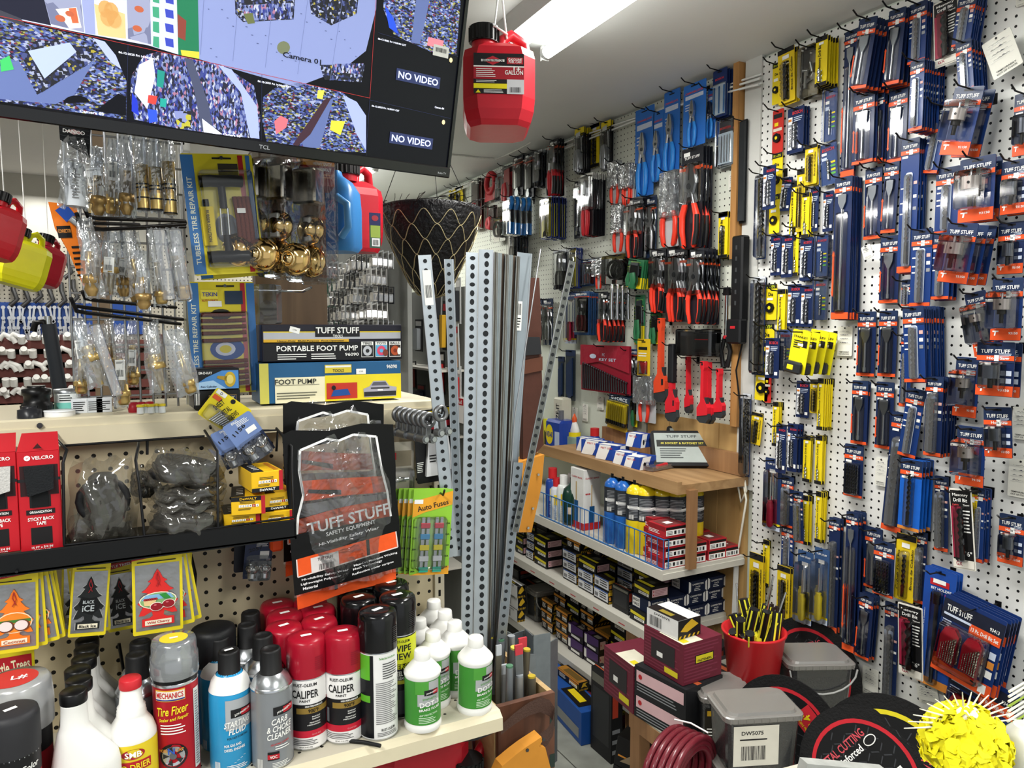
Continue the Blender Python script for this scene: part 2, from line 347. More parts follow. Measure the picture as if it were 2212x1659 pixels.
for i in range(4):sp([(328+i*1,-18+i*32),(343,-16+i*32),(344,8+i*32),(330,4+i*32)],scr('3a8a6a',.9),2);sp([(356,-12+i*31),(374,-8+i*31),(375,10+i*31),(358,6+i*31)],scr('3440a0',.9),2)
CT=cctv('cctv_cartons',[(0,'8a90b4'),(.5,'b8bede'),(.78,'d6dcf4'),(.9,'5a6090'),(.96,'b86a4a')],40,.9,.3,(1,1,.6))
sp([(80,-60),(168,-60),(182,70),(110,52)],CT,1.5);sp([(272,-60),(322,-60),(326,96),(276,84)],CT,3)
for x_,y_ in((232,38),(246,42),(228,20),(240,24)):a=tp(x_,y_);q.ell(a[0],a[1],.009,.011,-.0018,scr('b58f58',.9),14)
for x_,y_,h2 in((130,40,.006),(150,30,.005),(296,62,.006),(300,20,.006)):a=tp(x_,y_);q.ell(a[0],a[1],h2,h2*.7,-.0017,scr('a8563a',.8),12)
for k_ in range(26):a=tp(450+(k_*53)%330,20+(k_*37)%120);q.ell(a[0],a[1],.0012+.0004*(k_%3),.0008,-.0016,scr('525c86',.6),6)
for k_ in range(5):a=tp(440+k_*75,-10);b_=tp(432+k_*70,118+k_*14);q.poly([(a[0],a[1]),(a[0]+.0006,a[1]),(b_[0]+.0006,b_[1]),(b_[0],b_[1])],-.0013,scr('66709a',.7))
sp([(-10,18),(45,40),(60,60),(-10,34)],scr('3a3a44',.6),3)
for cx_,cz_ in((612,103),):sp(arc((cx_,cz_),14,14,0,345),scr('6a7056',.7),2)
sp([(525,30),(545,28),(550,50),(535,52)],scr('5f6640',.7),4);sp([(120,20),(165,16),(176,60),(150,62)],scr('e6d9c0',1),3);sp([(148,18),(164,17),(170,50),(156,50)],scr('b05a3a',.9),4)
# the small pictures along the bottom
sp([(-20,36),(60,52),(200,82),(250,120),(273,175),(273,258),(-20,216)],CL1,1);sp([(-20,150),(40,130),(80,205),(190,140),(205,128),(160,205),(120,225),(-20,212)],FLR2,2)
sp([(45,120),(80,85),(210,105),(205,128),(90,200)],CL3,3);sp([(60,110),(150,92),(165,112),(96,170)],scr('9aa6d0',.9),4);sp([(200,82),(226,90),(250,120),(262,150),(240,135)],scr('9aa3d8',.9),4)
sp(arc((165,222),28,16,180,360),DRK,5);sp([(205,240),(255,202),(272,210),(272,250)],DRK,5);sp([(0,130),(20,120),(30,150),(2,155)],scr('3aa85a',.9),4)
sp([(283,165),(310,120),(340,112),(480,140),(548,185),(562,250),(560,300),(420,285),(290,258),(281,210)],CL2,1);sp([(398,125),(416,128),(450,225),(462,288),(436,284),(420,200)],scr('454a62',.7),2)
sp([(300,140),(330,125),(335,165),(318,235),(290,200)],scr('d6dcf5',1),2);sp([(340,150),(356,155),(352,190),(338,186)],scr('1f7a70',1),3);sp([(320,205),(340,208),(336,226),(318,222)],scr('c23a34',1),3);sp([(346,212),(360,214),(358,232),(345,230)],scr('1f8a80',1),3)
sp([(318,235),(338,238),(340,262),(322,266)],BLU,3);sp([(285,200),(296,215),(300,250),(284,240)],scr('1f30a8',1),3);sp([(436,256),(480,290),(440,288)],WHT,3);sp([(470,140),(500,150),(555,230),(560,300),(540,297),(520,200)],scr('8f9ad8',1),2);sp([(375,240),(412,240),(415,275),(385,280)],cctv('cctv_yellow',[(0,'1c1c1c'),(.4,'d6cf3c'),(.7,'9aa6e0')],150),3)
sp([(568,210),(600,185),(650,178),(740,200),(788,245),(790,330),(700,325),(575,305),(566,260)],CL1,1);sp([(650,300),(705,215),(720,212),(690,320),(655,318)],FLR2,2);sp([(700,215),(716,210),(670,290),(640,318),(632,312)],scr('3a2630',.8),3);sp([(592,262),(606,250),(622,258),(618,275),(596,290)],scr('d0606a',1),3)
sp([(740,205),(770,220),(790,250),(790,325),(770,290)],scr('8f9ad8',1),3);sp([(715,260),(745,262),(735,292),(712,280)],scr('c9c03a',1),3);sp([(686,195),(700,195),(696,215),(684,212)],scr('c9c44a',1),3)
sp([(828,-60),(1000,-60),(985,118),(930,112),(850,75),(828,20)],CL1,1);sp([(905,-60),(940,-60),(915,60),(905,95),(888,92)],FLR2,2);sp([(925,80),(958,88),(955,105),(922,98)],scr('d0707a',1),3);sp([(830,10),(850,40),(860,74),(840,60)],scr('2446c8',1),3)
def lin_(p0,p1,m,w_=.0007):
    a=Vector(tp(*p0));c=Vector(tp(*p1));n_=Vector((-(c-a).y,(c-a).x)).normalized()*w_/2;q.poly([tuple(a-n_),tuple(c-n_),tuple(c+n_),tuple(a+n_)],-.0019,m)
lin_((-10,33),(798,212),RED);lin_((798,212),(815,-60),RED)
for p0,p1 in(((276,96),(272,262)),((565,161),(563,311)),((798,212),(789,342)),((816,71),(988,122)),((798,216),(972,256))):lin_(p0,p1,scr('2a3050',.5),.0005)
def st(t,px,py,h,m,w_=None,rot=0):a=tp(px,py);q.text(t,a[0],a[1],h,-.0022,m,w_,rot)
for(cx_,cy_) in((903,170),(888,304)):
    a=tp(cx_,cy_);q.rect(a[0]-.043,a[1]-.0095,a[0]+.043,a[1]+.0095,-.0018,scr('2c3458',.7));q.text('NO VIDEO',a[0],a[1],.0115,-.0022,scr('c9d4ff',1),.078)
st('Camera 01',652,126,.0078,scr('0c0f20',.3),.062);st('Camera 05',198,243,.0036,WHT,.030);st('Camera 06',500,292,.0036,WHT,.026);st('Camera 07',735,333,.0036,WHT,.024);st('Camera 04',948,233,.0034,WHT,.019);st('Camera 08',934,366,.0034,WHT,.019)
for x_,y_ in((846,91),(832,234),(300,121),(592,182)):st('06-12-2025 Fri 14:30:04 CST',x_,y_,.0028,WHT,.052)
for x_,y_ in((973,130),(957,264)):a=tp(x_,y_);q.ell(a[0],a[1],.0035,.0042,-.0018,scr('e0c890',1),8)
a=tp(951,111);q.rect(a[0]-.0155,a[1]-.009,a[0]+.0155,a[1]+.009,-.0026,mat('dcdcd6',.6));q.bars(a[0]-.011,a[0]+.011,a[1]-.002,a[1]+.005,-.003,INK,16)
q.build('screen',tv)
q=MB();q.box((TW*.4,.07,TH*.5),(TW*.6,.35,TH*.7),BLACK);q.build('wall_bracket',tv)
# ================= GAS CANS =================
def gas_can(label,loc,rz,colr,w_=.2,d_=.2,h=.25,group=None,lab=True,ry=0,rx=0,name='gas_can'):
    t=thing(name,label,'gas can',loc,rz,group,rx,ry);m=mat(colr,.32,var=.05,bump=.08,scale=40)
    def ring(z,k,c):x,y=w_/2*k,d_/2*k;return[(-x+c,-y,z),(x-c,-y,z),(x,-y+c,z),(x,y-c,z),(x-c,y,z),(-x+c,y,z),(-x,y-c,z),(-x,-y+c,z)]
    q=MB();c=.028
    q.loft([ring(0,.80,c*.8),ring(.010,.9,c),ring(.03,.97,c),ring(.055,1,c),ring(h*.80,1,c),ring(h*.90,.95,c),ring(h*.98,.72,c),ring(h,.6,c)],m,True,True,False)
    q.cyl((-.03,-.02,h-.005),(-.03,-.02,h+.02),.026,m,n=16);q.build('body',t)
    q=MB();q.tube([(-.0,.0,h-.01),(.01,.01,h+.03),(.03,.02,h+.045),(.06,.04,h+.035),(.07,.05,h-.01)],.012,m,8);q.build('grip',t)
    q=MB();q.cyl((-.03,-.02,h+.012),(-.03,-.02,h+.045),.031,BLACK,n=18);[q.box((-.03+.031*cos(i*pi/9)-.002,-.02+.031*sin(i*pi/9)-.002,h+.014),(-.03+.031*cos(i*pi/9)+.002,-.02+.031*sin(i*pi/9)+.002,h+.043),BLACK) for i in range(18)];q.build('cap',t)
    if lab:
        q=MB();y=-d_/2-.0008;x0,x1,z0,z1=-w_*.36,w_*.33,h*.33,h*.80
        q.rect(x0,z0,x1,z1,y,mat('1b1a1d',.4));zz=lambda k:z0+(z1-z0)*k;xx=lambda k:x0+(x1-x0)*k
        q.rect(x0,zz(.36),x1,zz(.66),y-.0004,mat('a31f2c',.4));q.rect(x0,zz(.66),x1,zz(.69),y-.0005,WHITE);q.rect(xx(.66),zz(.74),xx(.98),zz(.9),y-.0005,mat('b3202c',.4))
        q.poly([(xx(.18),zz(.82)),(xx(.38),zz(.93)),(xx(.58),zz(.82)),(xx(.38),zz(.71))],y-.0006,mat('c22b38',.4));q.rect(xx(.15),zz(.79),xx(.61),zz(.85),y-.0008,WHITE);q.text('BRIGGS&STRATTON',xx(.38),zz(.82),.006,y-.001,INK,(x1-x0)*.4)
        q.text('GASOLINE',xx(.82),zz(.85),.005,y-.001,WHITE,(x1-x0)*.27);q.text('FUEL CAN',xx(.82),zz(.79),.005,y-.001,WHITE,(x1-x0)*.25);q.text('1+',xx(.86),zz(.615),.012,y-.001,WHITE);q.text('GALLON',xx(.8),zz(.53),.009,y-.001,WHITE,(x1-x0)*.36)
        q.lines(xx(.05),xx(.5),zz(.4),zz(.63),5,y-.001,WHITE,3);q.rect(x0,zz(.13),xx(.66),zz(.25),y-.0006,mat('e6d71f',.4));q.rect(xx(.66),zz(.0),x1,zz(.36),y-.0006,mat('cfcfd2',.4));q.bars(xx(.72),xx(.95),zz(.04),zz(.17),y-.001,INK,12)
        q.lines(xx(.2),xx(.62),zz(.02),zz(.11),3,y-.001,WHITE,5);q.lines(xx(.05),xx(.6),zz(.27),zz(.34),2,y-.001,WHITE,7);q.poly([(xx(.04),zz(.02)),(xx(.14),zz(.02)),(xx(.09),zz(.1))],y-.001,mat('e6d71f',.4));q.build('paper_label',t)
    return t
STR=mat('e9e9e6',.6)
# big red can hanging on a white string from a ceiling hook
bt=at(1075,290,d=1.62)
g=gas_can('red plastic gasoline can hanging by white string from ceiling',(bt.x,bt.y,bt.z),radians(-24),'c0202e',.15,.19,.172,lab=True)
q=MB();tz=.172;hk=Vector((0,0,CEIL-bt.z));q.tube([(-.01,-.02,tz+.03),(.0,-.01,tz+.11),(.004,0,tz+.2)],.0022,STR);q.tube([(.02,.0,tz+.03),(.01,0,tz+.12),(.004,0,tz+.2)],.0022,STR);q.tube([(-.03,-.02,tz+.03),(-.01,-.045,tz+.04),(.02,-.02,tz+.032)],.0025,STR);q.build('string',g)
q=MB();tt=CEIL-bt.z;q.tube([(.004,0,tt),(.004,0,tz+.24),(.012,0,tz+.225),(.016,0,tz+.205),(.006,0,tz+.195),(-.004,0,tz+.205)],.002,mat('d8d8d4',.4,.4))
hk_=q.build('ceiling_hook');hk_.matrix_basis=g.matrix_basis.copy();tag(hk_,'white screw hook in ceiling holding the red can','hook')
# ================= SHELF RUN WITH ITS TOP LEDGE =================
YB=1.5
def GP(x0,y0,x1,y1,Y):
    xm,ym=(x0+x1)/2,(y0+y1)/2
    a=at(xm,y0,y=Y);b=at(xm,y1,y=Y)
    return(a.x+b.x)/2,a.z,at(x1,ym,y=Y).x-at(x0,ym,y=Y).x,a.z-b.z
XE=at(936,1250,y=YB).x;BEI=mat('d2c8ac',.45,var=.07,scale=6);BEI2=mat('cfc6ae',.5,var=.1,scale=4)
ZS=.88;YF=1.2
g=thing('gondola_shelving','beige metal shop shelving run with pegboard back and full length shelf','shelving',(-.4,YB,0))
q=MB();q.box((-1.3,0,.1),(XE+.4,.012,1.42),pegmat('cdbf9f',(0,2),.0038,'14110d',dirt=.14));q.build('back_panel',g)
q=MB();q.box((-1.3,-.035,1.418),(XE+.4,.26,1.446),BEI,.003);q.box((-1.3,-.038,1.398),(XE+.4,-.03,1.43),BEI);q.cyl((-.4+.15,-.042,1.415),(-.4+.15,-.036,1.415),.005,DSTEEL,n=10);q.build('top_ledge',g)
a_=at(86,919,y=1.462);q=MB();q.cyl((a_.x+.4,-.042,a_.z),(a_.x+.4,-.036,a_.z),.0045,DSTEEL,n=10);q.build('screw',g)
q=MB();SHM=pegmat('cbc5b2',(0,1),.0030,'201c17',.0381)
xs=at(1079,1532,z=ZS).x
q.box((-1.3,YF-YB,ZS-.012),(xs+.4,0,ZS),SHM);q.loft([[(x_,YF-YB+yy,zz) for yy,zz in((0,ZS),(-.004,ZS-.004),(-.012,ZS-.010),(-.013,ZS-.034),(-.004,ZS-.040),(0,ZS-.03))]for x_ in(-1.3,xs+.4)],BEI);q.build('shelf',g)
q=MB();pe=XE+.4
q.box((pe,-.01,.05),(pe+.022,.03,1.42),BEI2)
for i in range(44):q.box((pe+.008,-.0112,.12+i*.0295),(pe+.013,-.0098,.134+i*.0295),mat('15130f',.8,var=0))
q.build('upright_post',g)
q=MB();q.box((-1.3,YF-YB+.05,.0),(xs+.38,YF-YB+.06,.12),BEI2);q.build('kick_plate',g)
# black tray shelf half way up
BK=mat('08090a',.35,var=.08)
y1_=1.305;xr=at(640,1130,y=y1_).x;zt=at(300,1163,y=y1_).z
t=thing('tray_shelf','long narrow black metal tray shelf with raised lip','shelf',(0,y1_,zt))
q=MB();q.box((-1,0,-.034),(xr,.006,0),BK,.002);q.box((-1,.0,-.034),(xr,YB-y1_,-.029),BK);q.box((xr-.003,0,-.034),(xr,YB-y1_-.03,-.005),BK);q.build('tray',t)
def wire(name,label,pts,r=.0022,cat='wire hook',parent=None,m=None):
    q=MB();c=Vector(pts[0]);
    for seg in(pts if isinstance(pts[0],list) else[pts]):q.tube(seg,r,m or WIREB,6)
    o=q.build(name,parent)
    if parent is None:tag(o,label,cat)
    return o
A=lambda x,y,Y:at(x,y,y=Y)
t=thing('wire_basket','black wire divider basket standing on the black tray shelf','wire basket',(0,0,0))
q=MB();q.tube([A(118,945,1.42),A(121,934,1.47),A(128,929,1.48),A(440,911,1.48),A(452,914,1.48),A(455,925,1.45)],.0024,WIREB)
q.tube([A(135,963,1.40),A(442,942,1.40)],.0022,WIREB);q.tube([A(562,930,1.42),A(600,929,1.42),A(597,975,1.42)],.0024,WIREB);q.build('rear_rail',t)
for p in([A(118,945,1.42),A(144,972,1.33),A(136,1000,1.32),A(139,1178,1.315)],[A(300,955,1.42),A(293,995,1.34),A(300,1040,1.33),A(312,1158,1.315)],
          [A(442,930,1.44),A(470,975,1.33),A(471,1140,1.315)],[A(597,925,1.42),A(630,965,1.33),A(634,1115,1.315)],[A(318,950,1.41),A(318,982,1.41)]):
    q=MB();q.tube(p,.0024,WIREB);q.build('divider',t)
q=MB();q.tube([A(139,1178,1.315),A(312,1158,1.315),A(471,1140,1.315),A(634,1117,1.315)],.0022,WIREB);q.build('front_rail',t)
# ================= BOXES ON THE TRAY =================
def carton(name,label,cat,cx,zt_,w_,h_,d_,Y,face,group=None,rz=0,ry=0,side=None,top=None,rx=0,base=None):
    """box with its printed front at world depth Y; face(q,w,h) draws the print; origin = bottom centre of the front"""
    t=thing(name,label,cat,(cx,Y,zt_-h_),rz,group,rx,ry);q=MB();q.box((-w_/2,0,0),(w_/2,d_,h_),base,.0008);face(q,w_,h_);q.build('box',t);return t
VR=mat('b81824',.4,var=.05);
def velcro(label,x0,y0,x1,y1,strip):
    cx,z,w_,h_=GP(x0,y0,x1,y1,1.325);t=thing('tape_box',label,'tape box',(cx,1.325,z-h_),radians(3),'red hook tape boxes');q=MB()
    q.box((-w_/2,0,0),(w_/2,.055,h_),VR,.001)
    q.add([(-w_/2,0,h_),(w_/2,0,h_),(w_/2*.95,.055,h_+.022),(-w_/2*.8,.055,h_+.022)],[(0,1,2,3)],VR);q.poly([(-w_*.12,h_+.004),(0,h_+.012),(w_*.1,h_+.004)],-.0006,mat('3a0f12',.6))
    q.text('VELCRO',w_*.1,h_*.935,h_*.035,-.0008,WHITE,w_*.52);q.ell(-w_*.26,h_*.935,w_*.075,w_*.075,-.0007,WHITE,14);q.poly([(-w_*.30,h_*.945),(-w_*.265,h_*.925),(-w_*.20,h_*.955),(-w_*.262,h_*.933)],-.001,VR)
    q.rect(-w_*.34,h_*.37,w_*.34,h_*.42,-.0007,mat('1d1518',.5));q.text('ORGANIZATION',0,h_*.395,h_*.024,-.001,WHITE,w_*.52);q.text('STICKY BACK',0,h_*.325,h_*.034,-.0008,WHITE,w_*.62);q.text('TAPE',0,h_*.28,h_*.034,-.0008,WHITE,w_*.24)
    q.rect(-w_*.25,h_*.07,w_*.25,h_*.24,-.0007,mat('151214',.6));q.rect(-w_*.25,h_*.44,w_*.25,h_*.56,-.0007,mat('151214',.6));q.text('15 FT x 3/4 IN',0,h_*.04,h_*.022,-.0008,WHITE,w_*.5);q.text('(4.5 M x 1.9 CM)',0,h_*.015,h_*.012,-.0008,WHITE,w_*.4)
    q.rect(-w_*.45,h_*.56,w_*.45,h_*.86,-.0006,mat('2a1013',.6));q.rect(-w_*.5,h_*.70,w_*.5,h_*.73,-.0007,mat('1a1a1c',.4));q.build('box',t)
    q=MB();q.add([(-w_*.36,-.002,h_*.85),(w_*.36,-.002,h_*.85),(w_*.33,-.008,h_*.62),(-w_*.28,-.007,h_*.56)],[(0,3,2,1)],strip);q.add([(-w_*.36,-.002,h_*.85),(w_*.36,-.002,h_*.85),(w_*.36,.0,h_*.86),(-w_*.36,0,h_*.86)],[(0,1,2,3)],strip)
    q.box((-w_*.2,-.0015,h_*.62),(w_*.2,.0,h_*.44),mat('101113',.9));q.build('tape_strip',t);return t
velcro('red tape box with black strip, beside the wire basket',41,974,133,1190,mat('17191c',.9,bump=.6,scale=400))
velcro('red tape box with white strip, cut by the picture edge',-55,978,40,1197,mat('b9b7b4',.9,bump=.6,scale=400))
# ---- crumpled bags ----
def bagmesh(q,w_,h_,th,m,seed=0,nu=12,nv=12,wob=.006,pin=.5,fold=.4):
    R=random.Random(seed);ph=[R.uniform(0,6.3) for _ in range(10)]
    for s_ in(-1,1):
        vs=[]
        for j in range(nv+1):
            v=j/nv
            for i in range(nu+1):
                u=i/nu*2-1;k=(1-abs(u)**3)*(1-abs(2*v-1)**(2+4*pin));nar=1-fold*(v-.5)*max(0,v-.5)*2
                n_=sin(u*7+ph[0]+v*5)*.5+sin(v*13+ph[1]-u*6)*.35+sin(u*17+v*9+ph[2])*.25
                vs.append((u*w_/2*nar+wob*sin(v*11+ph[3+(i%3)])*.6,s_*(th/2*k+wob*n_*.7*k**.3)+wob*sin(u*9+v*7+ph[6]),v*h_+wob*sin(u*8+ph[7])*.8))
        fs=[(j*(nu+1)+i,j*(nu+1)+i+1,(j+1)*(nu+1)+i+1,(j+1)*(nu+1)+i) for j in range(nv) for i in range(nu)]
        q.add(vs,fs,m,True)
    return q
BAG2=clear('e8e6e0',gloss=.05,rough=.10,bump=.7,scale=17,haze=.05,hazecol='d9d4c8')
DKR=mat('0c0c0e',.5,var=.3,scale=30,bump=.5)
def bagged(label,px0,py0,px1,py1,Y,th,seed,flat=False,ry=0,grp='bagged black rubber parts',inner=None):
    cx,z,w_,h_=GP(px0,py0,px1,py1,Y);t=thing('bagged_part',label,'bagged part',(cx,Y,z-h_),0,grp,0,ry)
    q=MB();bagmesh(q,w_,h_,th,BAG2,seed,14,12,.005);q.build('plastic_bag',t)
    q=MB();q.T=Matrix.Translation((0,0,h_*.5));R=random.Random(seed)
    if flat:
        for k in range(3):q.tube([(w_*.42*cos(a*pi/7+.3*k)*(1-.08*k),th*.22*sin(a*pi/7),h_*(.12*k-.12)+.1*h_*sin(a*pi/7)) for a in range(15)],h_*.13,DKR,8)
    else:
        q.lathe([(w_*.20,-h_*.30),(w_*.30,-h_*.2),(w_*.27,h_*.12),(w_*.2,h_*.3),(w_*.12,h_*.34)],DKR,n=18,sy=.55)
        q.tube([(w_*.33*cos(a*pi/8),-.02,h_*.05+h_*.22*sin(a*pi/8)) for a in range(17)],w_*.07,DKR,8)
    q.build('rubber_part',t)
bagged('large crumpled clear bag of black rubber parts, first compartment of wire basket',148,990,300,1178,1.345,.07,1)
bagged('flat crumpled bag lying under the large bag in wire basket',145,1110,290,1180,1.39,.08,2,True)
for i,(a,b,c,d,lb) in enumerate(((312,972,486,1056,'topmost'),(330,1042,488,1082,'second'),(322,1068,480,1106,'third'),(315,1090,478,1158,'lowest'))):
    bagged(lb+' clear bag in the basket stack beside the yellow boxes',a,b,c,d,1.36-.012*(i==3),.085,5+i,True,radians((8,2,4,9)[i]))
bagged('clear bag slumped between large bag and the bag stack',285,1005,345,1085,1.42,.06,12,True)
# ---- yellow and black screw boxes ----
DY=mat('e8b81c',.4,var=.04);DRd=mat('b3202a',.45);DWB=mat('17171a',.45)
def dwbox(label,cx,Y,z0,w_,d_,h_,rz,style=0):
    t=thing('screw_box',label,'screw box',(cx,Y,z0),rz,'yellow and black screw boxes');q=MB();q.box((-w_/2,0,0),(w_/2,d_,h_),DY,.001)
    q.rect(w_*.38,0,w_/2,h_,-.0005,DRd);q.rect(-w_/2,0,w_*.38,h_*.2,-.0005,DWB) if style==0 else q.rect(-w_/2,h_*.75,w_*.38,h_,-.0005,DWB)
    q.text('DeWALT',0,h_*(.1 if style==0 else.87),h_*.12,-.001,DY if style else WHITE,w_*.5)
    for i in range(6):
        x=-w_*.28+i*w_*.1;q.rect(x,h_*.42,x+w_*.085,h_*.56,-.0008,WHITE if i!=4 else DRd);q.text('123456'[i],x+w_*.042,h_*.49,h_*.09,-.0012,INK if i!=4 else WHITE)
    q.lines(-w_*.25,w_*.2,h_*.6,h_*.74,2,-.0008,INK,2);q.lines(-w_*.3,w_*.25,h_*.26,h_*.38,2,-.0008,INK,4)
    V=lambda x,y:(x,y,h_+.0006);q.add([V(-w_/2,0),V(-w_*.1,0),V(-w_*.1,d_),V(-w_/2,d_)],[(0,1,2,3)],DWB)
    for i in range(9):y=d_*(.1+.09*i);q.add([V(w_*.25,y),V(w_*.42,y),V(w_*.42,y+d_*.03),V(w_*.25,y+d_*.03)],[(0,1,2,3)],DRd)
    for i in range(4):y=d_*(.2+.15*i);q.add([(-w_*.35,y,h_+.0012),(-w_*.15,y,h_+.0012),(-w_*.15,y+d_*.04,h_+.0012),(-w_*.35,y+d_*.04,h_+.0012)],[(0,1,2,3)],WHITE)
    q.build('box',t);return t
z0=zt-.028
def dwat(px0,py0,px1,py1,Y,label,rz,st=0,d_=.075):
    cx,z,w_,h_=GP(px0,py0,px1,py1,Y);dwbox(label,cx,Y,z-h_,w_,d_,h_,rz,st)
dwat(484,1108,562,1138,1.335,'lowest screw box under tilted yellow box beside bulb cards',radians(-3))
dwat(565,1104,634,1135,1.335,'screw box at foot of the stack beside the safety vest',radians(-4))
dwat(568,1064,635,1100,1.34,'middle screw box of the stack beside the safety vest',radians(2))
dwat(543,1018,612,1061,1.315,'upside down screw box, topmost beside safety vest',radians(6),0,.09)
dwat(500,1072,573,1112,1.325,'tilted screw box with torn flap leaning on bulb card',radians(-8),1,.09)
# ---- hanging cards on the shelf back ----
def card(name,label,cat,box,Y,draw,base,rot=0,group=None,th=.0015,rnd=.004,rz=0,prod=None,thick=None,prodname='product',blister=None,rx=0):
    cx,z,w_,h_=GP(*box,Y);t=thing(name,label,cat,(cx,Y,z),rz,group,rx,rot);q=MB()
    q.prism(rr(-w_/2,-h_,w_/2,0,rnd),-th,th,base);draw(q,w_,h_) if draw else None;q.build('card',t)
    if prod:q=MB();prod(q,w_,h_);q.build(prodname,t)
    if blister:q=MB();blister(q,w_,h_);q.build('blister',t)
    return t
YEL=mat('e9d421',.4,var=.04);BLK2=mat('141416',.4)
def ssm(q,w_,h_):
    y=-.002;q.text('SHEET',-w_*.22,-h_*.42,w_*.13,y,INK,h_*.36,pi/2*0+radians(75));q.text('METAL',-w_*.0,-h_*.46,w_*.13,y,INK,h_*.34,radians(75));q.text('SCREWS',w_*.2,-h_*.46,w_*.13,y,INK,h_*.36,radians(75));q.rect(-w_*.46,-h_*.16,-w_*.2,-h_*.02,y,WHITE);q.text('D',-w_*.33,-h_*.09,h_*.08,y-.0004,INK);q.rect(-w_*.46,-h_*.34,-w_*.25,-h_*.2,y,mat('e05a2a',.4));q.ell(0,-h_*.1,w_*.06,w_*.06,y,BLK2)
def screws(q,w_,h_):
    for i in range(9):
        x=-w_*.2+i*w_*.055;q.cyl((x,-.012,-h_*.95+h_*.01*i),(x+.006,-.012,-h_*.62-h_*.01*i),.0018,STEEL,n=6);q.cyl((x+.006,-.012,-h_*.62-h_*.01*i),(x+.007,-.012,-h_*.60-h_*.01*i),.0035,STEEL,n=8)
def blis(x0,z0,x1,z1,d_=.016,m=None):
    def f(q,w_,h_):
        c=.003;r0=rr(x0*w_,-z1*h_,x1*w_,-z0*h_,min(.006,abs(x1-x0)*w_*.4));k=.9;cx=(x0+x1)/2*w_;cz=-(z0+z1)/2*h_
        r1=[(cx+(a-cx)*k,cz+(b-cz)*(.94 if(z1-z0)*h_>.05 else k)) for a,b in r0];q.loft([[(a,-.002,b) for a,b in r0],[(a,-.002-d_*.8,b) for a,b in[(cx+(a-cx)*.96,cz+(b-cz)*.98) for a,b in r0]],[(a,-.002-d_,b) for a,b in r1]],m or BLI,True,True,False)
    return f
card('screw_card','yellow sheet metal screws card tilted over the ledge edge','screw card',(462,862,555,930),1.43,ssm,YEL,radians(38),prod=screws,prodname='screws',blister=blis(-.42,.5,.42,.98))
BLC=mat('6f86b8',.35,var=.05)
def bulbcard(num):
    def f(q,w_,h_):q.text(num,-w_*.12,-h_*.24,h_*.09,-.002,INK,w_*.5,radians(15));q.text('EIKO',-w_*.1,-h_*.05,h_*.05,-.002,WHITE);q.lines(-w_*.1,w_*.4,-h_*.18,-h_*.06,4,-.002,WHITE,3);q.rect(w_*.05,-h_*.42,w_*.38,-h_*.30,-.002,WHITE);q.poly([(-w_*.5,-h_*.6),(w_*.5,-h_*.5),(w_*.5,-h_),(-w_*.5,-h_)],-.0018,mat('14203c',.4))
    return f
def bulbs(n=2):
    def f(q,w_,h_):
        for i in range(n):
            x=(i-(n-1)/2)*w_*.45;q.cyl((x,-.016,-h_*.92),(x,-.016,-h_*.80),.0075,STEEL,n=14);q.lathe([(.006,0),(.010,.006),(.0125,.016),(.010,.026),(.004,.031)],clear(gloss=.14,rough=.02),c=(0,0),n=14) if 0 else None
            vs=[(.0065,-h_*.80),(.010,-h_*.76),(.0128,-h_*.69),(.011,-h_*.62),(.005,-h_*.585)]
            q.loft([[(x+r_*cos(a*pi/7),-.016+r_*sin(a*pi/7),z_) for a in range(14)]for r_,z_ in vs],clear(gloss=.16,rough=.02),True,True,True);q.tube([(x-.003,-.016,-h_*.8),(x-.003,-.016,-h_*.70),(x+.003,-.016,-h_*.70),(x+.003,-.016,-h_*.8)],.0004,STEEL,4)
    return f
card('bulb_card','blue 1156 bulb card tilted in front of its twin','bulb card',(475,905,545,1005),1.385,bulbcard('1156'),BLC,radians(-32),prod=bulbs(2),prodname='bulb',blister=blis(-.42,.5,.42,.97,.03))
card('bulb_card','blue 1157 bulb card tucked behind the 1156 card','bulb card',(452,925,520,1010),1.41,bulbcard('1157'),BLC,radians(-22),prod=bulbs(2),prodname='bulb',blister=blis(-.42,.5,.42,.97,.03))
card('bulb_card','dark blue bulb card hanging below the tray shelf end','bulb card',(532,1165,592,1248),1.42,bulbcard('2057'),mat('232c4c',.4),radians(6),prod=bulbs(2),prodname='bulb',blister=blis(-.42,.4,.42,.97,.03))
card('bulb_card','black backed bulb card half hidden below tray shelf','bulb card',(508,1150,545,1235),1.45,None,mat('12141f',.4),radians(3))
q=MB();a=A(585,1178,1.40);b=A(612,1172,1.40);q.box((a.x,1.40,a.z-.014),(b.x,1.43,a.z+.010),mat('e8501c',.5,bump=.4),.004);tag(q.build('orange_wrap'),'orange mesh scrap poking out under the tray shelf end','cloth')
p=[A(x,y,1.47) for x,y in((398,1185),(412,1205),(420,1240),(418,1280),(408,1315),(404,1330))]
tag(wire('cable','',p,.0045),'black cable loop on the shelf back beside wild cherry fresheners','cable')
p=[A(x,y,1.49) for x,y in((257,1390),(262,1420),(268,1455))];tag(wire('cable','',p,.003),'short black wire against shelf back behind the cans','cable')
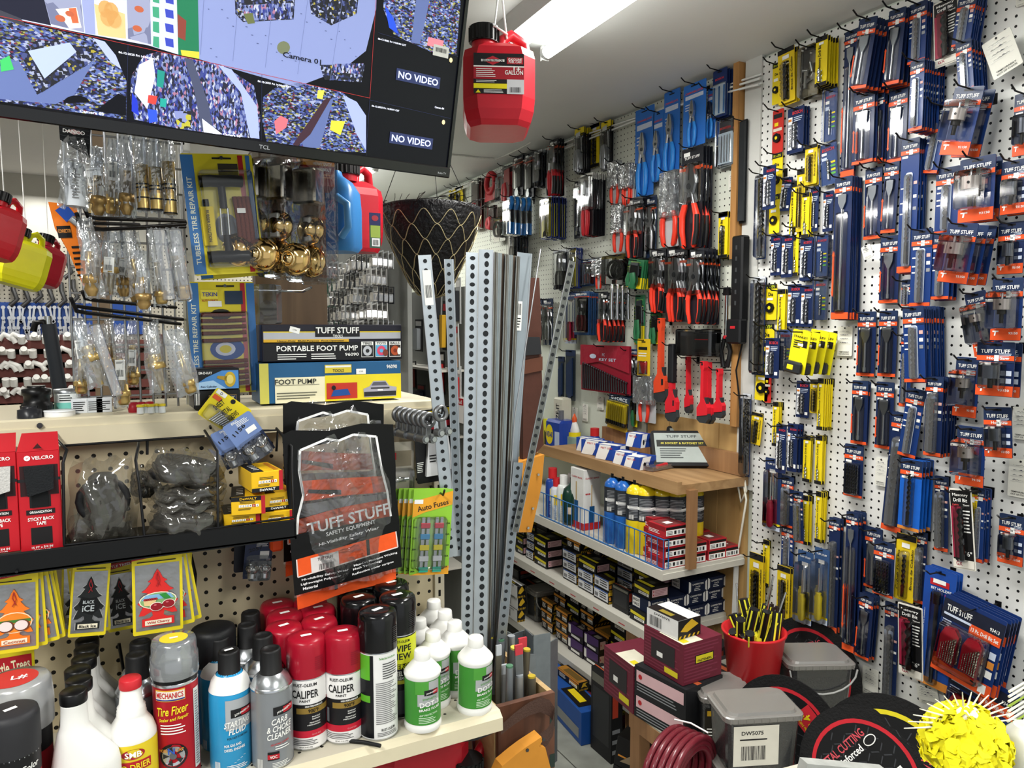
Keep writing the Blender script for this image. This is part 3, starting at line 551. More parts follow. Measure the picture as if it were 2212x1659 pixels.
# ================= SAFETY VEST BAGS =================
ORG=mat('ef5a22',.75,var=.08,scale=60,bump=.3);VBK=mat('060607',.3,var=.1,scale=20,bump=.35);VCL=clear(gloss=.035,rough=.10,bump=1.0,scale=22,haze=.015)
def vest(label,x0,y0,x1,y1,Y,seed,rot):
    cx,z,w_,h_=GP(x0,y0,x1,y1,Y);t=thing('safety_vest_pack',label,'safety vest',(cx,Y,z),radians(3),'bagged orange safety vests',0,rot);R=random.Random(seed)
    def P(u,v):return(u*w_,-v*h_)
    q=MB() # printed black film, as a slightly wavy sheet with a window
    y=-.012;out=[P(-.5,.02),P(-.42,0),P(-.1,.03),P(.2,.01),P(.5,.04),P(.5,.3),P(.485,.6),P(.5,.93),P(-.5,1.0-.02),P(-.49,.6),P(-.5,.3)]
    win=[P(-.36,.12),P(-.12,.075),P(-.02,.095),P(.12,.07),P(.33,.1),P(.36,.3),P(.40,.44),P(.42,.60),P(-.44,.60),P(-.42,.5),P(-.36,.38),P(-.38,.24)]
    def strip(pa,pb,m_,yy):q.add([(a_[0],yy,a_[1]) for a_ in pa]+[(b_[0],yy,b_[1]) for b_ in pb],[(i,i+1,len(pa)+i+1,len(pa)+i) for i in range(len(pa)-1)],m_)
    strip([P(-.5,.02),P(-.42,0),P(-.1,.03),P(.2,.01),P(.5,.04)],[P(-.36,.12),P(-.3,.11),P(-.02,.095),P(.12,.07),P(.33,.1)],VBK,y)
    strip([P(-.5,.02),P(-.5,.3),P(-.49,.45),P(-.5,.6)],[P(-.36,.12),P(-.38,.24),P(-.36,.38),P(-.44,.60)],VBK,y)
    strip([P(.5,.04),P(.5,.3),P(.485,.45),P(.5,.6)],[P(.33,.1),P(.36,.3),P(.40,.44),P(.42,.6)],VBK,y)
    q.poly([P(-.5,.6),P(.5,.6),P(.5,.70),P(-.5,.735)],y,VBK);q.poly([P(-.5,.735),P(.5,.70),P(.5,.93),P(-.5,.955)],y,VBK)
    wl=mat('f3f3f3',.35)
    def ln(ps,w2=.0022,m_=None):
        for a_,b_ in zip(ps,ps[1:]):
            d_=Vector((b_[0]-a_[0],b_[1]-a_[1])).normalized();n_=Vector((-d_.y,d_.x))*w2;q.poly([(a_[0]+n_.x,a_[1]+n_.y),(b_[0]+n_.x,b_[1]+n_.y),(b_[0]-n_.x,b_[1]-n_.y),(a_[0]-n_.x,a_[1]-n_.y)],y-.0008,m_ or wl)
    ln(win[:8]);ln([win[8]]+[win[9],win[10],win[11],win[0]])
    q.poly([P(-.46,.745),P(.46,.70),P(.47,.80),P(-.46,.85)],y-.0006,ORG);ln([P(-.46,.745),P(-.46,.85),P(.47,.80),P(.46,.70)],.0012,mat('e6d6d2',.4));q.poly([P(.17,.715),P(.2,.714),P(.2,.81),P(.17,.812)],y-.0009,BLK2)
    q.poly([P(-.34,.755),P(-.09,.745),P(-.09,.83),P(-.34,.845)],y-.001,mat('e4dfdd',.5));q.bars(-.27*w_,-.13*w_,-.835*h_,-.80*h_,y-.0014,INK,12);q.text('TUFF STUFF',-.21*w_,-.77*h_,.006,y-.0014,INK,w_*.14)
    sg=mat('f2f2f4',.5);q.text('TUFF STUFF',.03*w_,-.565*h_,h_*.07,y-.0012,sg,w_*.76,radians(4));q.text('SAFETY EQUIPMENT',.04*w_,-.625*h_,h_*.028,y-.0012,sg,w_*.46,radians(4));q.text('Hi-Visibility Safety Wear',.02*w_,-.672*h_,h_*.024,y-.0012,sg,w_*.56,radians(5),0,.2)
    q.rect(-.31*w_,-.600*h_,-.29*w_,-.60*h_-.001,y-.0012,sg)
    for i,s_ in enumerate(('Hi-visibility Safety Wear','Lightweight Polyester','Material')):q.text(s_,(-.22,-.26,-.36)[i]*w_,(-.872-.026*i)*h_,.0052,y-.0012,sg,w_*(.42,.36,.13)[i])
    for i,s_ in enumerate(('Max-Dri Moisture Wicking','Mesh Technology','Reflective silver stripes')):q.text(s_,(.25,.17,.22)[i]*w_,(-.845-.026*i)*h_,.0052,y-.0012,sg,w_*(.42,.28,.40)[i],radians(5))
    q.build('printed_film',t)
    q=MB();q.T=Matrix.Translation((0,.006,-h_))
    def wav(u,v):return.004*sin(u*9+seed)+.003*sin(v*14+u*5)
    def sheet(u0,u1,v0a,v0b,v1a,v1b,m_,yy=0,nn=8):
        vs=[]
        for i in range(nn+1):
            k=i/nn;u=u0+(u1-u0)*k
            for v in(v0a+(v0b-v0a)*k,v1a+(v1b-v1a)*k):vs.append((u*w_,yy+wav(u,v),(1-v)*h_))
        q.add(vs,[(2*i,2*i+1,2*i+3,2*i+2) for i in range(nn)],m_,True)
    sheet(-.46,.46,.30,.36,.42,.46,ORG);sheet(-.46,.46,.44,.47,.52,.5,mat('7e7d80',.35));sheet(-.46,.47,.53,.50,1.065,1.02,ORG,.004)
    sheet(-.3,.0,.36,.40,.38,.43,BLK2,-.003);sheet(-.12,-.09,.97,.97,1.0,1.0,BLK2,-.003);q.build('folded_vest',t)
    q=MB();q.T=Matrix.Translation((0,-.006,-h_*.97));bagmesh(q,w_*.98,h_*.96,.024,VCL,seed,14,20,.0035);q.build('clear_bag',t)
vest('orange safety vest bag hanging behind the front one, top peeking out',614,862,832,1210,1.42,3,radians(1))
vest('orange safety vest in black printed bag hanging in front',612,915,852,1275,1.355,8,radians(-3))
# ---- bulb assortment behind, toggle clamps, glue cards, fuses ----
def assort(q,w_,h_):
    G=clear(gloss=.16,rough=.02)
    for i,(v,r_) in enumerate(((.42,.006),(.56,.004),(.70,.010),(.87,.012))):
        x=0;z=-v*h_;q.loft([[(x_,-.012+rr_*cos(a*pi/6),z+rr_*sin(a*pi/6)) for a in range(12)]for x_,rr_ in((-.018,r_*.4),(-.012,r_*.9),(0,r_),(.008,r_*.6),(.012,r_*.5))],G,True,True,True);q.cyl((.010,-.012,z),(.020,-.012,z),r_*.55,STEEL,n=12)
card('bulb_assortment','clear blister of assorted bulbs behind the safety vests','bulb kit',(825,955,895,1140),1.455,lambda q,w_,h_:(q.rect(-w_*.4,-h_*.28,w_*.42,-h_*.1,-.002,mat('8a7f6a',.4)),q.rect(-w_*.3,-h_*.2,-w_*.05,-h_*.12,-.003,DRd)),mat('b9b2a2',.4),radians(1),prod=assort,prodname='bulbs',blister=blis(-.42,.3,.46,.98,.02))
GM=mat('7b7d7f',.38,.85,.15,60)
def clampm(q):
    q.T=Matrix.Rotation(pi/2,4,'X') # ring axis along y
    R0,r0=.0125,.0048
    q.loft([[((R0+r0*cos(b*pi/4))*cos(a*pi/9),(R0+r0*cos(b*pi/4))*sin(a*pi/9)-.0,r0*sin(b*pi/4)*1.1) for b in range(8)]for a in range(19)],GM,False,True,True)
    q.box((-.006,-.036,-.004),(.006,-.012,.004),GM,.001)
    for x in(-.009,.009):q.cyl((x,-.036,-.007),(x,-.036,.009),.0085,GM,n=8);q.cyl((x,-.036,.009),(x,-.036,.012),.005,STEEL,n=8)
q=MB();clampm(q);a=A(905,915,1.36)
first=q.build('rope_clamp');gl='steel rope clamps on the hook beside the vests'
for i in range(8):
    o=first if i==0 else first.copy()
    if i:COL.objects.link(o)
    px,py=(925-i*10.5,908-i*2.2) if i<7 else(952,893);Y=1.33+i*.017 if i<7 else 1.30
    p=A(px,py,Y);place(o,p,radians(12),0,radians((4,-3,2,-5,3,0,4,-6)[i]))
    tag(o,('grey steel clamp alone on its own hook in front of glue card' if i==7 else f'{ORD[i]} grey steel ring clamp from the front on the shared hook'),'clamp',gl)
def pegh(label,p0,p1,up=.012,r=.0022,name='peg_hook',grp=None):
    """wire hook from a point on the board p0 to its tip p1"""
    p0=Vector(p0);p1=Vector(p1);d=(p1-p0).normalized();q=MB()
    q.tube([tuple(Vector((0,0,-.03))),(0,0,-.003),tuple(d*.006),tuple((p1-p0)-d*.004),tuple((p1-p0)+Vector((0,0,up))+d*.012)],r,WIREB,6)
    q.box((-.006,-.006,-.032),(.006,.006,.004),WIREB) if 0 else None
    o=q.build(name);o.location=p0;tag(o,label,'hook',grp);return o
pegh('black hook through the steel ring clamps',(A(880,900,1.5).x+.02,1.5,A(905,900,1.4).z),A(930,912,1.31))
pegh('black hook holding the single steel clamp',(A(930,885,1.5).x,1.5,A(945,893,1.4).z),A(955,893,1.29))
def gluec(q,w_,h_):
    q.rect(-w_*.5,-h_*.28,w_*.5,-h_*.20,-.002,mat('b81f2d',.4));q.rect(-w_*.05,-h_*.12,w_*.48,-h_*.02,-.002,mat('e6c81f',.4));q.lines(-w_*.48,-w_*.25,-h_*.85,-h_*.7,6,-.002,WHITE);q.text('3M',w_*.35,-h_*.95,.005,-.002,mat('c22b2b',.4))
def gluet(q,w_,h_):q.poly([(-w_*.1,-h_*.35),(w_*.2,-h_*.35),(w_*.28,-h_*.9),(-w_*.25,-h_*.9)],-.012,mat('dcdcde',.35));q.prism([(-w_*.1,-h_*.35),(w_*.2,-h_*.35),(w_*.28,-h_*.9),(-w_*.25,-h_*.9)],-.011,-.003,mat('c8c8ca',.35));q.cyl((w_*.05,-.007,-h_*.35),(w_*.05,-.007,-h_*.27),.006,BLACK);q.lines(-w_*.12,w_*.15,-h_*.72,-h_*.6,3,-.0125,INK)
card('glue_card','black card with white adhesive tube behind the steel clamps','glue',(893,885,958,1042),1.44,gluec,BLK2,radians(-3),prod=gluet,prodname='tube',group='adhesive tube cards')
card('glue_card','second adhesive card half hidden beside the steel angles','glue',(915,880,975,1030),1.465,gluec,BLK2,radians(-6),prod=gluet,prodname='tube',group='adhesive tube cards')
FG=mat('8fc63a',.4,var=.04);FO=mat('e8a32c',.4)
def fusec(q,w_,h_):
    q.poly([(-w_*.5,-h_*.30),(-w_*.2,-h_*.25),(w_*.2,-h_*.2),(w_*.5,-h_*.10),(w_*.5,0),(-w_*.5,0)],-.0018,FG);q.poly([(-w_*.5,-h_*.33),(-w_*.2,-h_*.27),(w_*.2,-h_*.22),(w_*.5,-h_*.18),(w_*.5,-h_*.02),(-w_*.5,-h_*.14)],-.0022,FO)
    q.text('Auto Fuses',0,-h_*.19,h_*.062,-.0028,mat('3a2a1c',.5),w_*.8,radians(14));q.rect(-w_*.47,-h_*.17,-w_*.25,-h_*.12,-.0028,WHITE);q.poly([(-w_*.5,-h_),(w_*.5,-h_),(w_*.5,-h_*.9),(0,-h_*.94)],-.0022,FO)
    for i in range(5):
        for s_ in(-1,1):q.text(('10A','15A','20A','25A','30A')[i],s_*w_*.42,-h_*(.42+.128*i+(.02 if s_<0 else-.02)),.0038,-.0028,INK)
def fuses(q,w_,h_):
    cs=('c4283a','2f8fc4','e2d331','d8dce0','1fa58c')
    for i in range(5):
        for s_ in(-1,1):
            x=s_*w_*.17;z=-h_*(.365+.128*i);m_=mat(cs[i],.2,coat=.5);q.box((x-.0095,-.011,z-.014),(x+.0095,-.005,z-.003),m_,.001)
            for k in(-1,1):q.box((x+k*.005-.003,-.010,z-.003),(x+k*.005+.003,-.007,z+.008),mat('a3a8ac',.3,.8))
card0=card('fuse_card','green auto fuse card, front one with fuses facing out','fuse card',(897,1056,978,1240),1.385,fusec,FG,radians(4),'green auto fuse cards',rnd=.003,prod=fuses,prodname='fuse_rows',blister=blis(-.38,.32,.38,.93,.014),rz=radians(-8))
for i in range(6):
    o=dup(card0,f'{ORD[i+1]} green auto fuse card in the hanging pack');o.matrix_basis=Matrix.Translation((-.0065*(i+1),.0115*(i+1),-.002*i))@card0.matrix_basis@Matrix.Rotation(radians(.6*(i%3)),4,'Y')
pegh('black hook holding the green fuse cards',(A(930,1062,1.5).x,1.5,A(935,1068,1.42).z),A(958,1070,1.35))
# ================= TREE AIR FRESHENERS =================
def treepts(w_,h_,cz):
    pr=[(.0,1),(.07,.93),(.13,.84),(.24,.79),(.16,.77),(.30,.66),(.40,.62),(.24,.59),(.38,.48),(.50,.42),(.42,.36),(.34,.38),(.44,.26),(.48,.20),(.34,.20),(.16,.26),(.13,.18),(.22,.14),(.40,.13),(.40,0)]
    return[(x*w_,cz+z*h_) for x,z in pr]+[(-x*w_,cz+z*h_) for x,z in pr[::-1][:-1]]
SILV=mat('9b9c9e',.28,.7,.12,30,.5);FY=mat('e3cf28',.4,var=.04)
def fresh(kind,label,box,Y,rot,grp,rz=0):
    tc,tx,name={'coco':('ee7a22','b5502a','Coconut'),'ice':('1d2021','1a1a1a','Black Ice'),'cherry':('d82c2a','c0282a','Wild Cherry')}[kind];tcm=mat(tc,.5)
    cx,z,w_,h_=GP(*box,Y);t=thing('air_freshener',label,'air freshener',(cx,Y,z),rz,grp,0,rot)
    q=MB();q.prism(rr(-w_/2,-h_,w_/2,0,.003),-.001,.001,FY);q.rect(-w_*.44,-h_*.95,w_*.44,-h_*.16,-.0016,SILV);q.poly([(-w_*.5,-h_*.10),(w_*.5,-h_*.04),(w_*.5,0),(-w_*.5,0)],-.0016,DRd);q.text('LITTLE TREES',0,-h_*.04,h_*.035,-.0022,WHITE,w_*.85,radians(3));q.lines(-w_*.4,w_*.42,-h_*.14,-h_*.11,1,-.0022,INK);q.build('pouch',t)
    q=MB();tw,th_=w_*.80,h_*.68;cz=-h_*.90
    if kind=='ice':q.poly([(x*1.06,cz+(z_-cz)*1.03-.001) for x,z_ in treepts(tw,th_,cz)],-.0022,mat('c8c9c8',.5))
    q.prism(treepts(tw,th_,cz),-.0042,-.0024,tcm)
    q.rect(-tw*.33,cz+th_*.02,tw*.33,cz+th_*.105,-.0048,mat('efe6cc',.5));q.text(name,0,cz+th_*.062,th_*.055,-.0054,mat(tx,.5),tw*.56)
    if kind=='coco':
        q.ell(0,cz+th_*.40,tw*.47,th_*.19,-.0046,mat('f3d9b5',.5));q.ell(0,cz+th_*.40,tw*.44,th_*.172,-.005,mat('e8862a',.5));q.rect(-tw*.43,cz+th_*.40,tw*.43,cz+th_*.455,-.0052,mat('3f7a34',.5))
        for s_ in(-1,1):q.ell(s_*tw*.2,cz+th_*.345,tw*.21,th_*.105,-.0054,mat('6b3a26',.5));q.ell(s_*tw*.2-.001,cz+th_*.35,tw*.175,th_*.088,-.0058,mat('ecd9d6',.5))
    elif kind=='cherry':
        q.ell(0,cz+th_*.45,tw*.47,th_*.15,-.0046,mat('f3e6d0',.5));q.ell(0,cz+th_*.45,tw*.44,th_*.135,-.005,mat('7fae72',.5));q.poly([(-tw*.42,cz+th_*.47),(tw*.4,cz+th_*.47),(tw*.3,cz+th_*.56),(-tw*.3,cz+th_*.56)],-.0052,mat('7fb1d8',.5));q.prism([(-tw*.34,cz+th_*.38),(-tw*.1,cz+th_*.36),(-tw*.04,cz+th_*.47),(-tw*.36,cz+th_*.47)],-.006,-.005,mat('e0c08a',.5))
        for i in range(6):q.ell(-tw*.32+i*tw*.055,cz+th_*.485,tw*.04,th_*.022,-.0064,mat('a3262c',.4),8)
        q.poly([(tw*.03,cz+th_*.56),(tw*.2,cz+th_*.57),(tw*.33,cz+th_*.47),(tw*.15,cz+th_*.47)],-.0066,mat('2f8a3a',.4))
        for x_,z_ in((-tw*.04,.345),(tw*.26,.375)):q.ell(x_,cz+th_*z_,tw*.17,th_*.078,-.0062,mat('efe6dc',.5));q.ell(x_,cz+th_*z_,tw*.15,th_*.068,-.0066,mat('8e1626',.25));q.ell(x_-.002,cz+th_*z_+.003,tw*.04,th_*.015,-.007,mat('c9606a',.3),8)
    else:
        q.poly([(-tw*.36,cz+th_*.50),(-tw*.25,cz+th_*.62),(0,cz+th_*.58),(tw*.22,cz+th_*.60),(tw*.38,cz+th_*.46),(tw*.28,cz+th_*.36),(.1*tw,cz+th_*.27),(-.2*tw,cz+th_*.33)],-.005,mat('0d0e0f',.4));q.text('BLACK',-tw*.02,cz+th_*.52,th_*.065,-.0056,mat('b9c0c2',.4),tw*.38);q.text('iCE',-tw*.02,cz+th_*.40,th_*.12,-.0056,mat('b9c0c2',.4),tw*.40)
    q.build('scented_tree',t)
    q=MB();q.tube([(0,-.005,cz+th_*.95),(.003,-.006,cz+th_*.82),(-.002,-.006,cz+th_*.7)],.0007,mat('a3242a',.5),4);q.tube([(0,-.005,cz+th_*.95),(-.002,-.006,cz+th_*.85),(.003,-.006,cz+th_*.72)],.0007,mat('a3242a',.5),4);q.build('elastic_string',t);return t
def fpack(kind,box,Y,rot,n,dx,dy,nm,grp,jit):
    f=fresh(kind,nm+', front of its pack',box,Y,rot,grp);
    for i in range(n-1):
        o=dup(f,nm+f', {ORD[i+1]} from the front');o.matrix_basis=Matrix.Translation((dx*(i+1),dy*(i+1),-.001*i))@f.matrix_basis@Matrix.Rotation(radians(jit[i%len(jit)]),4,'Y')
fpack('coco',(-18,1232,88,1408),1.335,radians(2),5,.005,.008,'orange coconut tree air freshener','coconut fresheners',(-3,-8,-9,-7))
fpack('ice',(163,1206,245,1372),1.36,radians(6),4,-.006,.012,'dark black ice tree air freshener','black ice fresheners',(-6,-9,-3))
fpack('ice',(225,1215,290,1362),1.42,radians(-2),2,.004,.012,'tilted black ice freshener behind the wild cherry pack','tilted black ice fresheners',(-6,))
fpack('cherry',(288,1188,397,1366),1.335,radians(1),5,.005,.010,'red wild cherry tree air freshener','wild cherry fresheners',(-6,-9,2,4))
for p0,p1,lb in((A(140,1180,1.5),A(38,1236,1.31),'coconut'),(A(215,1180,1.5),A(205,1212,1.33),'black ice'),(A(330,1165,1.5),A(345,1194,1.31),'wild cherry')):pegh(f'black hook holding the {lb} fresheners',(p1.x,1.5,p1.z),p1,.004)
card('air_freshener','yellow and red freshener card header behind the frosted capped can','air freshener',(-25,1408,76,1470),1.40,lambda q,w_,h_:(q.rect(-w_*.5,-h_*.85,w_*.44,-h_*.15,-.002,DRd),q.text('Little Trees',0,-h_*.5,h_*.4,-.0025,mat('f0e6c0',.5),w_*.8,radians(5))),FY,radians(0))
# ================= CANS AND BOTTLES ON THE SHELF =================
def on_shelf(px,py,h):p=at(px,py,z=ZS+h);return p.x,p.y
ALU=mat('b5b9bd',.25,.9,.08);RIM=mat('c9ccd0',.22,1,.05)
def canbody(q,r,h,m,n=36,sh=0):q.lathe([(r*.94,0),(r,.003),(r,.004)],RIM,n=n);q.lathe([(r*.985,.004),(r*.985,h-.004)],m,n=n,caps=False);q.lathe([(r,h-.004),(r,h),(r*.93,h+.002)],RIM,n=n,caps=False)
def sticker(q,z,rz=0,s=.009):q.T=Matrix.Rotation(rz,4,'Z');q.add([(-s,-s*.45,z),(s,-s*.45,z),(s,s*.45,z),(-s,s*.45,z)],[(0,1,2,3)],WHITE);q.T=None
def wt(q,s,z,h,r,m,w_=None,x=0,rot=0,off=.0007,skew=0):q.text(s,x,z,h,-off,m,w_,rot,r,skew)
CR=mat('a01228',.3,var=.04,coat=.15)
def caliper(label,x,y,rz):
    t=thing('spray_can',label,'spray can',(x,y,ZS),rz,'red capped caliper paint cans');r,h=.0335,.190;hb=.128;W2=mat('eceae8',.35)
    q=MB();canbody(q,r,hb,W2);R_=r*.985
    q.wrect(-.06,.034,.055,.082,R_,mat('19181b',.35));q.wrect(-.06,.024,.055,.036,R_,mat('c01f35',.35),.0006);q.wrect(-.015,.066,.05,.076,R_,mat('8f7434',.35),.0008);q.wrect(-.052,.02,-.030,.086,R_,mat('b3202f',.3),.0009);q.wrect(-.045,.03,-.034,.075,R_,mat('d8606a',.3),.0012);q.wrect(-.028,.04,-.022,.065,R_,mat('9a9da3',.3,.6),.0012)
    wt(q,'RUST-OLEUM',.116,.0055,R_,INK,.040);wt(q,'CALIPER',.100,.014,R_,INK,.046);wt(q,'PAINT',.0885,.0042,R_,INK,.018);wt(q,'HIGH PERFORMANCE',.079,.0032,R_,WHITE,.03,.015,0,.0012);wt(q,'900\u00b0F',.071,.0068,R_,mat('15120c',.4),.018,.014,0,.0014)
    wt(q,'BRAKE DUST',.060,.0022,R_,WHITE,.014,.018,0,.0012);wt(q,'RESISTANT',.056,.0022,R_,WHITE,.014,.018,0,.0012);wt(q,'PREVENTS RUST',.050,.0022,R_,WHITE,.018,.016,0,.0012);wt(q,'& RESISTS CORROSION',.046,.0022,R_,WHITE,.022,.014,0,.0012);wt(q,'GLOSS RED',.029,.0026,R_,mat('e08a90',.4),.016,.018,0,.0012)
    q.lines(-.03,.03,.010,.022,4,-.0008,mat('555555',.5),3,R_);wt(q,'NET WT. 12 OZ. (340g)',.007,.0026,R_,INK,.022);q.build('can',t)
    q=MB();q.lathe([(r*1.01,hb-.002),(r*1.015,hb+.03),(r*.99,h-.012),(r*.95,h-.006),(r*.86,h-.001),(r*.5,h),(.001,h)],CR,n=36);[q.wrect(.018,z_,.034,z_+.0016,r*1.005,mat('8a1428',.4),.0008) for z_ in[hb+.012+.0035*i for i in range(7)]];sticker(q,h+.0006,radians(20));q.build('cap',t);return t
grp_c=(('frontmost, beside the black capped can',740,1362,-8),('front row, beside the carb cleaner',661,1372,-4),('second row, behind the front pair next to black caps',689,1336,10),('second row, behind the carb cleaner',613,1350,12),('third row, next to black capped cans',687,1311,0),('third row, towards the pegboard back',615,1323,5),('back row against pegboard, under vest',670,1294,0),('back row against pegboard, above the silver cans',599,1301,0))
for s_,px,py,rz in grp_c:
    x,y=on_shelf(px,py,.190);caliper('red capped spray can '+s_,x,min(y,1.462),radians(rz)-.26)
def blackcan(label,px,py,H,kind,rz=0):
    x,y=on_shelf(px,py,H);y=min(y,1.46);t=thing('spray_can',label,'spray can',(x,y,ZS),rz,'black capped spray cans');r=.034;hb=H-.064;R_=r*.985;q=MB()
    canbody(q,r,hb,mat('111214',.3) if kind!='back' else mat('e6e6e4',.35))
    if kind=='back':
        q.wrect(-.052,.006,-.022,hb-.006,R_,mat('15161a',.3),.0005);q.wrect(-.05,hb-.05,-.028,hb-.006,R_,mat('5cab2c',.35),.0008);q.wrect(-.05,.07,-.028,.082,R_,mat('5cab2c',.35),.0008);wt(q,"The Best Shine You've Ever Seen",hb-.012,.004,R_,mat('4c9a2c',.4),.032,.004)
        q.lines(-.006,.026,hb-.05,hb-.02,7,-.0008,mat('444444',.5),5,R_);q.lines(-.018,.026,.03,hb-.054,22,-.0008,mat('777777',.5),9,R_);wt(q,'RUST-OLEUM',.020,.005,R_,INK,.026,.004);q.lines(-.016,.026,.008,.016,3,-.0008,mat('555555',.5),5,R_)
    if kind=='wipe':
        q.wrect(-.05,hb-.055,.05,hb-.006,R_,mat('d6dc2c',.35),.0005);wt(q,'RUST-OLEUM',hb-.013,.005,R_,INK,.03,0,0,.001);wt(q,'WIPE',hb-.026,.012,R_,INK,.036,0,0,.001);wt(q,'NEW',hb-.041,.012,R_,INK,.036,0,0,.001);wt(q,'FIERCE',hb-.060,.009,R_,mat('d6dc2c',.35),.034,0,0,.001);wt(q,'WHEEL & TIRE',hb-.073,.009,R_,WHITE,.046,0,0,.001);wt(q,'CLEANER',hb-.082,.005,R_,WHITE,.02,0,0,.001)
        q.wrect(-.02,.01,.03,.055,R_,mat('3a3d42',.3),.0006);q.wrect(-.045,hb-.093,.045,hb-.086,R_,mat('c9c43a',.35),.0006)
    if kind=='green':q.wrect(-.05,hb-.03,.05,hb-.004,R_,mat('57a82c',.35),.0005)
    q.build('can',t);q=MB();q.lathe([(r*1.01,hb-.002),(r*1.015,H-.012),(r*.97,H-.004),(r*.88,H-.001),(r*.5,H),(.001,H)],mat('0d0d0f',.18,coat=.3),n=36);[q.wrect(.014,z_,.030,z_+.0016,r*1.01,mat('2a2a2c',.4),.0008) for z_ in[hb+.01+.0035*i for i in range(9)]];sticker(q,H+.0006,radians(15),.010);q.build('cap',t)
blackcan('black capped can showing its white back label, front row',815,1316,.224,'back',.1);blackcan('black capped can with yellow wheel cleaner label',858,1284,.224,'wipe',-.1)
blackcan('black capped can behind the white labelled can',775,1288,.212,'green');blackcan('black capped can farthest back next to red caps',765,1270,.205,'green');blackcan('tall black capped can directly under the vest corner',845,1257,.222,'plain');blackcan('black capped can under vest against pegboard',800,1250,.215,'plain')
# Johnsen's style aerosols with small caps
def aero(label,px,py,kind,rz=0,H=.192):
    x,y=on_shelf(px,py,H);y=min(y,1.458);t=thing('aerosol_can',label,'aerosol can',(x,y,ZS),rz,'small capped aerosol cans');r=.0335;hb=H-.058;R_=r*.985;q=MB()
    blu=kind=='start';bm=mat('2593c8',.3,coat=.3) if blu else mat('8f9398',.32,.4)
    if blu:
        q.lathe([(r*.95,0),(r,.003),(r,hb-.02),(r*.97,hb-.005),(r*.85,hb+.010),(r*.62,hb+.020),(r*.5,hb+.024)],bm,n=36);q.wrect(-.01,.072,.05,hb-.012,r,mat('b5b9be',.3,.3),.0006);q.lathe([(r*.98,hb-.004),(r*.86,hb+.0105),(r*.64,hb+.021)],WHITE,n=36,caps=False);R_=r
    else:canbody(q,r,hb,bm);q.lathe([(r*.95,hb+.001),(r*.85,hb+.010),(r*.6,hb+.018),(r*.48,hb+.021)],ALU,n=36)
    q.wrect(-.002,.092,.034,.106,R_,INK,.001);wt(q,"JOHNSEN'S",.099,.0045,R_,WHITE,.026,.016,radians(12),.002);q.wrect(.014,.094,.034,.104,R_,mat('b51f2c',.3),.0013)
    ls=('STARTING','FLUID') if blu else(('CARB','& CHOKE','CLEANER') if kind=='carb' else('BRAKE','PARTS','CLEANER'))
    for i,s_ in enumerate(ls):wt(q,s_,.083-.012*i,.010,R_,WHITE,(.040 if len(s_)>5 else.026),.008,radians(6),.0016,.25);
    if blu:
        wt(q,'FOR FAST STARTING',.060,.0035,R_,INK,.032,.008,radians(5),.0016);wt(q,'FOR GAS AND',.047,.0045,R_,WHITE,.026,.0,radians(4));wt(q,'DIESEL ENGINES',.040,.0045,R_,WHITE,.032,.003,radians(4));q.text('',0,0,1,0,WHITE)
        for i in range(5):q.wrect(-.004+.005*i,.014+.003*i,-.0035+.005*i+.003,.0145+.003*i,R_,WHITE,.001)
        q.lines(-.01,.03,.006,.014,3,-.001,WHITE,3,R_)
    else:
        wt(q,'AIR INTAKE CLEANER',.045,.003,R_,mat('c0282c',.4),.03,.008,radians(5),.0016);q.lines(0,.03,.034,.042,2,-.001,WHITE,3,R_);q.wrect(-.012,.018,.006,.032,R_,mat('1c1a1c',.4),.001);q.wrect(-.012,.020,.006,.028,R_,mat('b3202c',.4),.0015);wt(q,'VOC',.024,.005,R_,WHITE,.011,-.003,0,.002);q.lines(-.005,.03,.004,.014,4,-.001,WHITE,7,R_)
    q.bars(-.030,-.020,.004,.02,-.001,WHITE,8,1,R_);q.build('can',t)
    q=MB();z0=hb+(.019 if blu else.017);q.lathe([(r*.56,z0),(r*.56,z0+.003),(r*.53,z0+.004),(r*.50,H-.003),(r*.46,H),(r*.36,H),(r*.34,H-.002),(.001,H-.002)],mat('141415',.5),n=28);sticker(q,H+.001,.3,.007) if kind=='start' else None;q.build('cap',t)
aero('blue starting fluid aerosol can in the front row',494,1404,'start',-.05);aero('blue aerosol can directly behind the starting fluid',474,1376,'start',-.3,.188)
aero('silver carb and choke cleaner can in front row',584,1400,'carb',-.05);aero('silver carb cleaner can behind the front one, beside red cap',567,1371,'carb',.1);aero('third silver aerosol can from the front',534,1348,'carb',0);aero('silver aerosol can farthest back by the pegboard',541,1322,'carb',0)
aero('silver aerosol can behind the tyre fixer can',295,1412,'brake',.6);aero('silver aerosol at back behind white bottles',303,1385,'brake',.6)
x,y=on_shelf(460,1352,.2);t=thing('spray_can','wide black capped can behind the starting fluid','spray can',(x,y,ZS));q=MB();canbody(q,.036,.14,mat('3a6f9a',.35,.2));q.build('can',t);q=MB();q.lathe([(.037,.138),(.0375,.19),(.035,.197),(.028,.2),(.001,.2)],mat('131416',.5),n=32);q.build('cap',t)
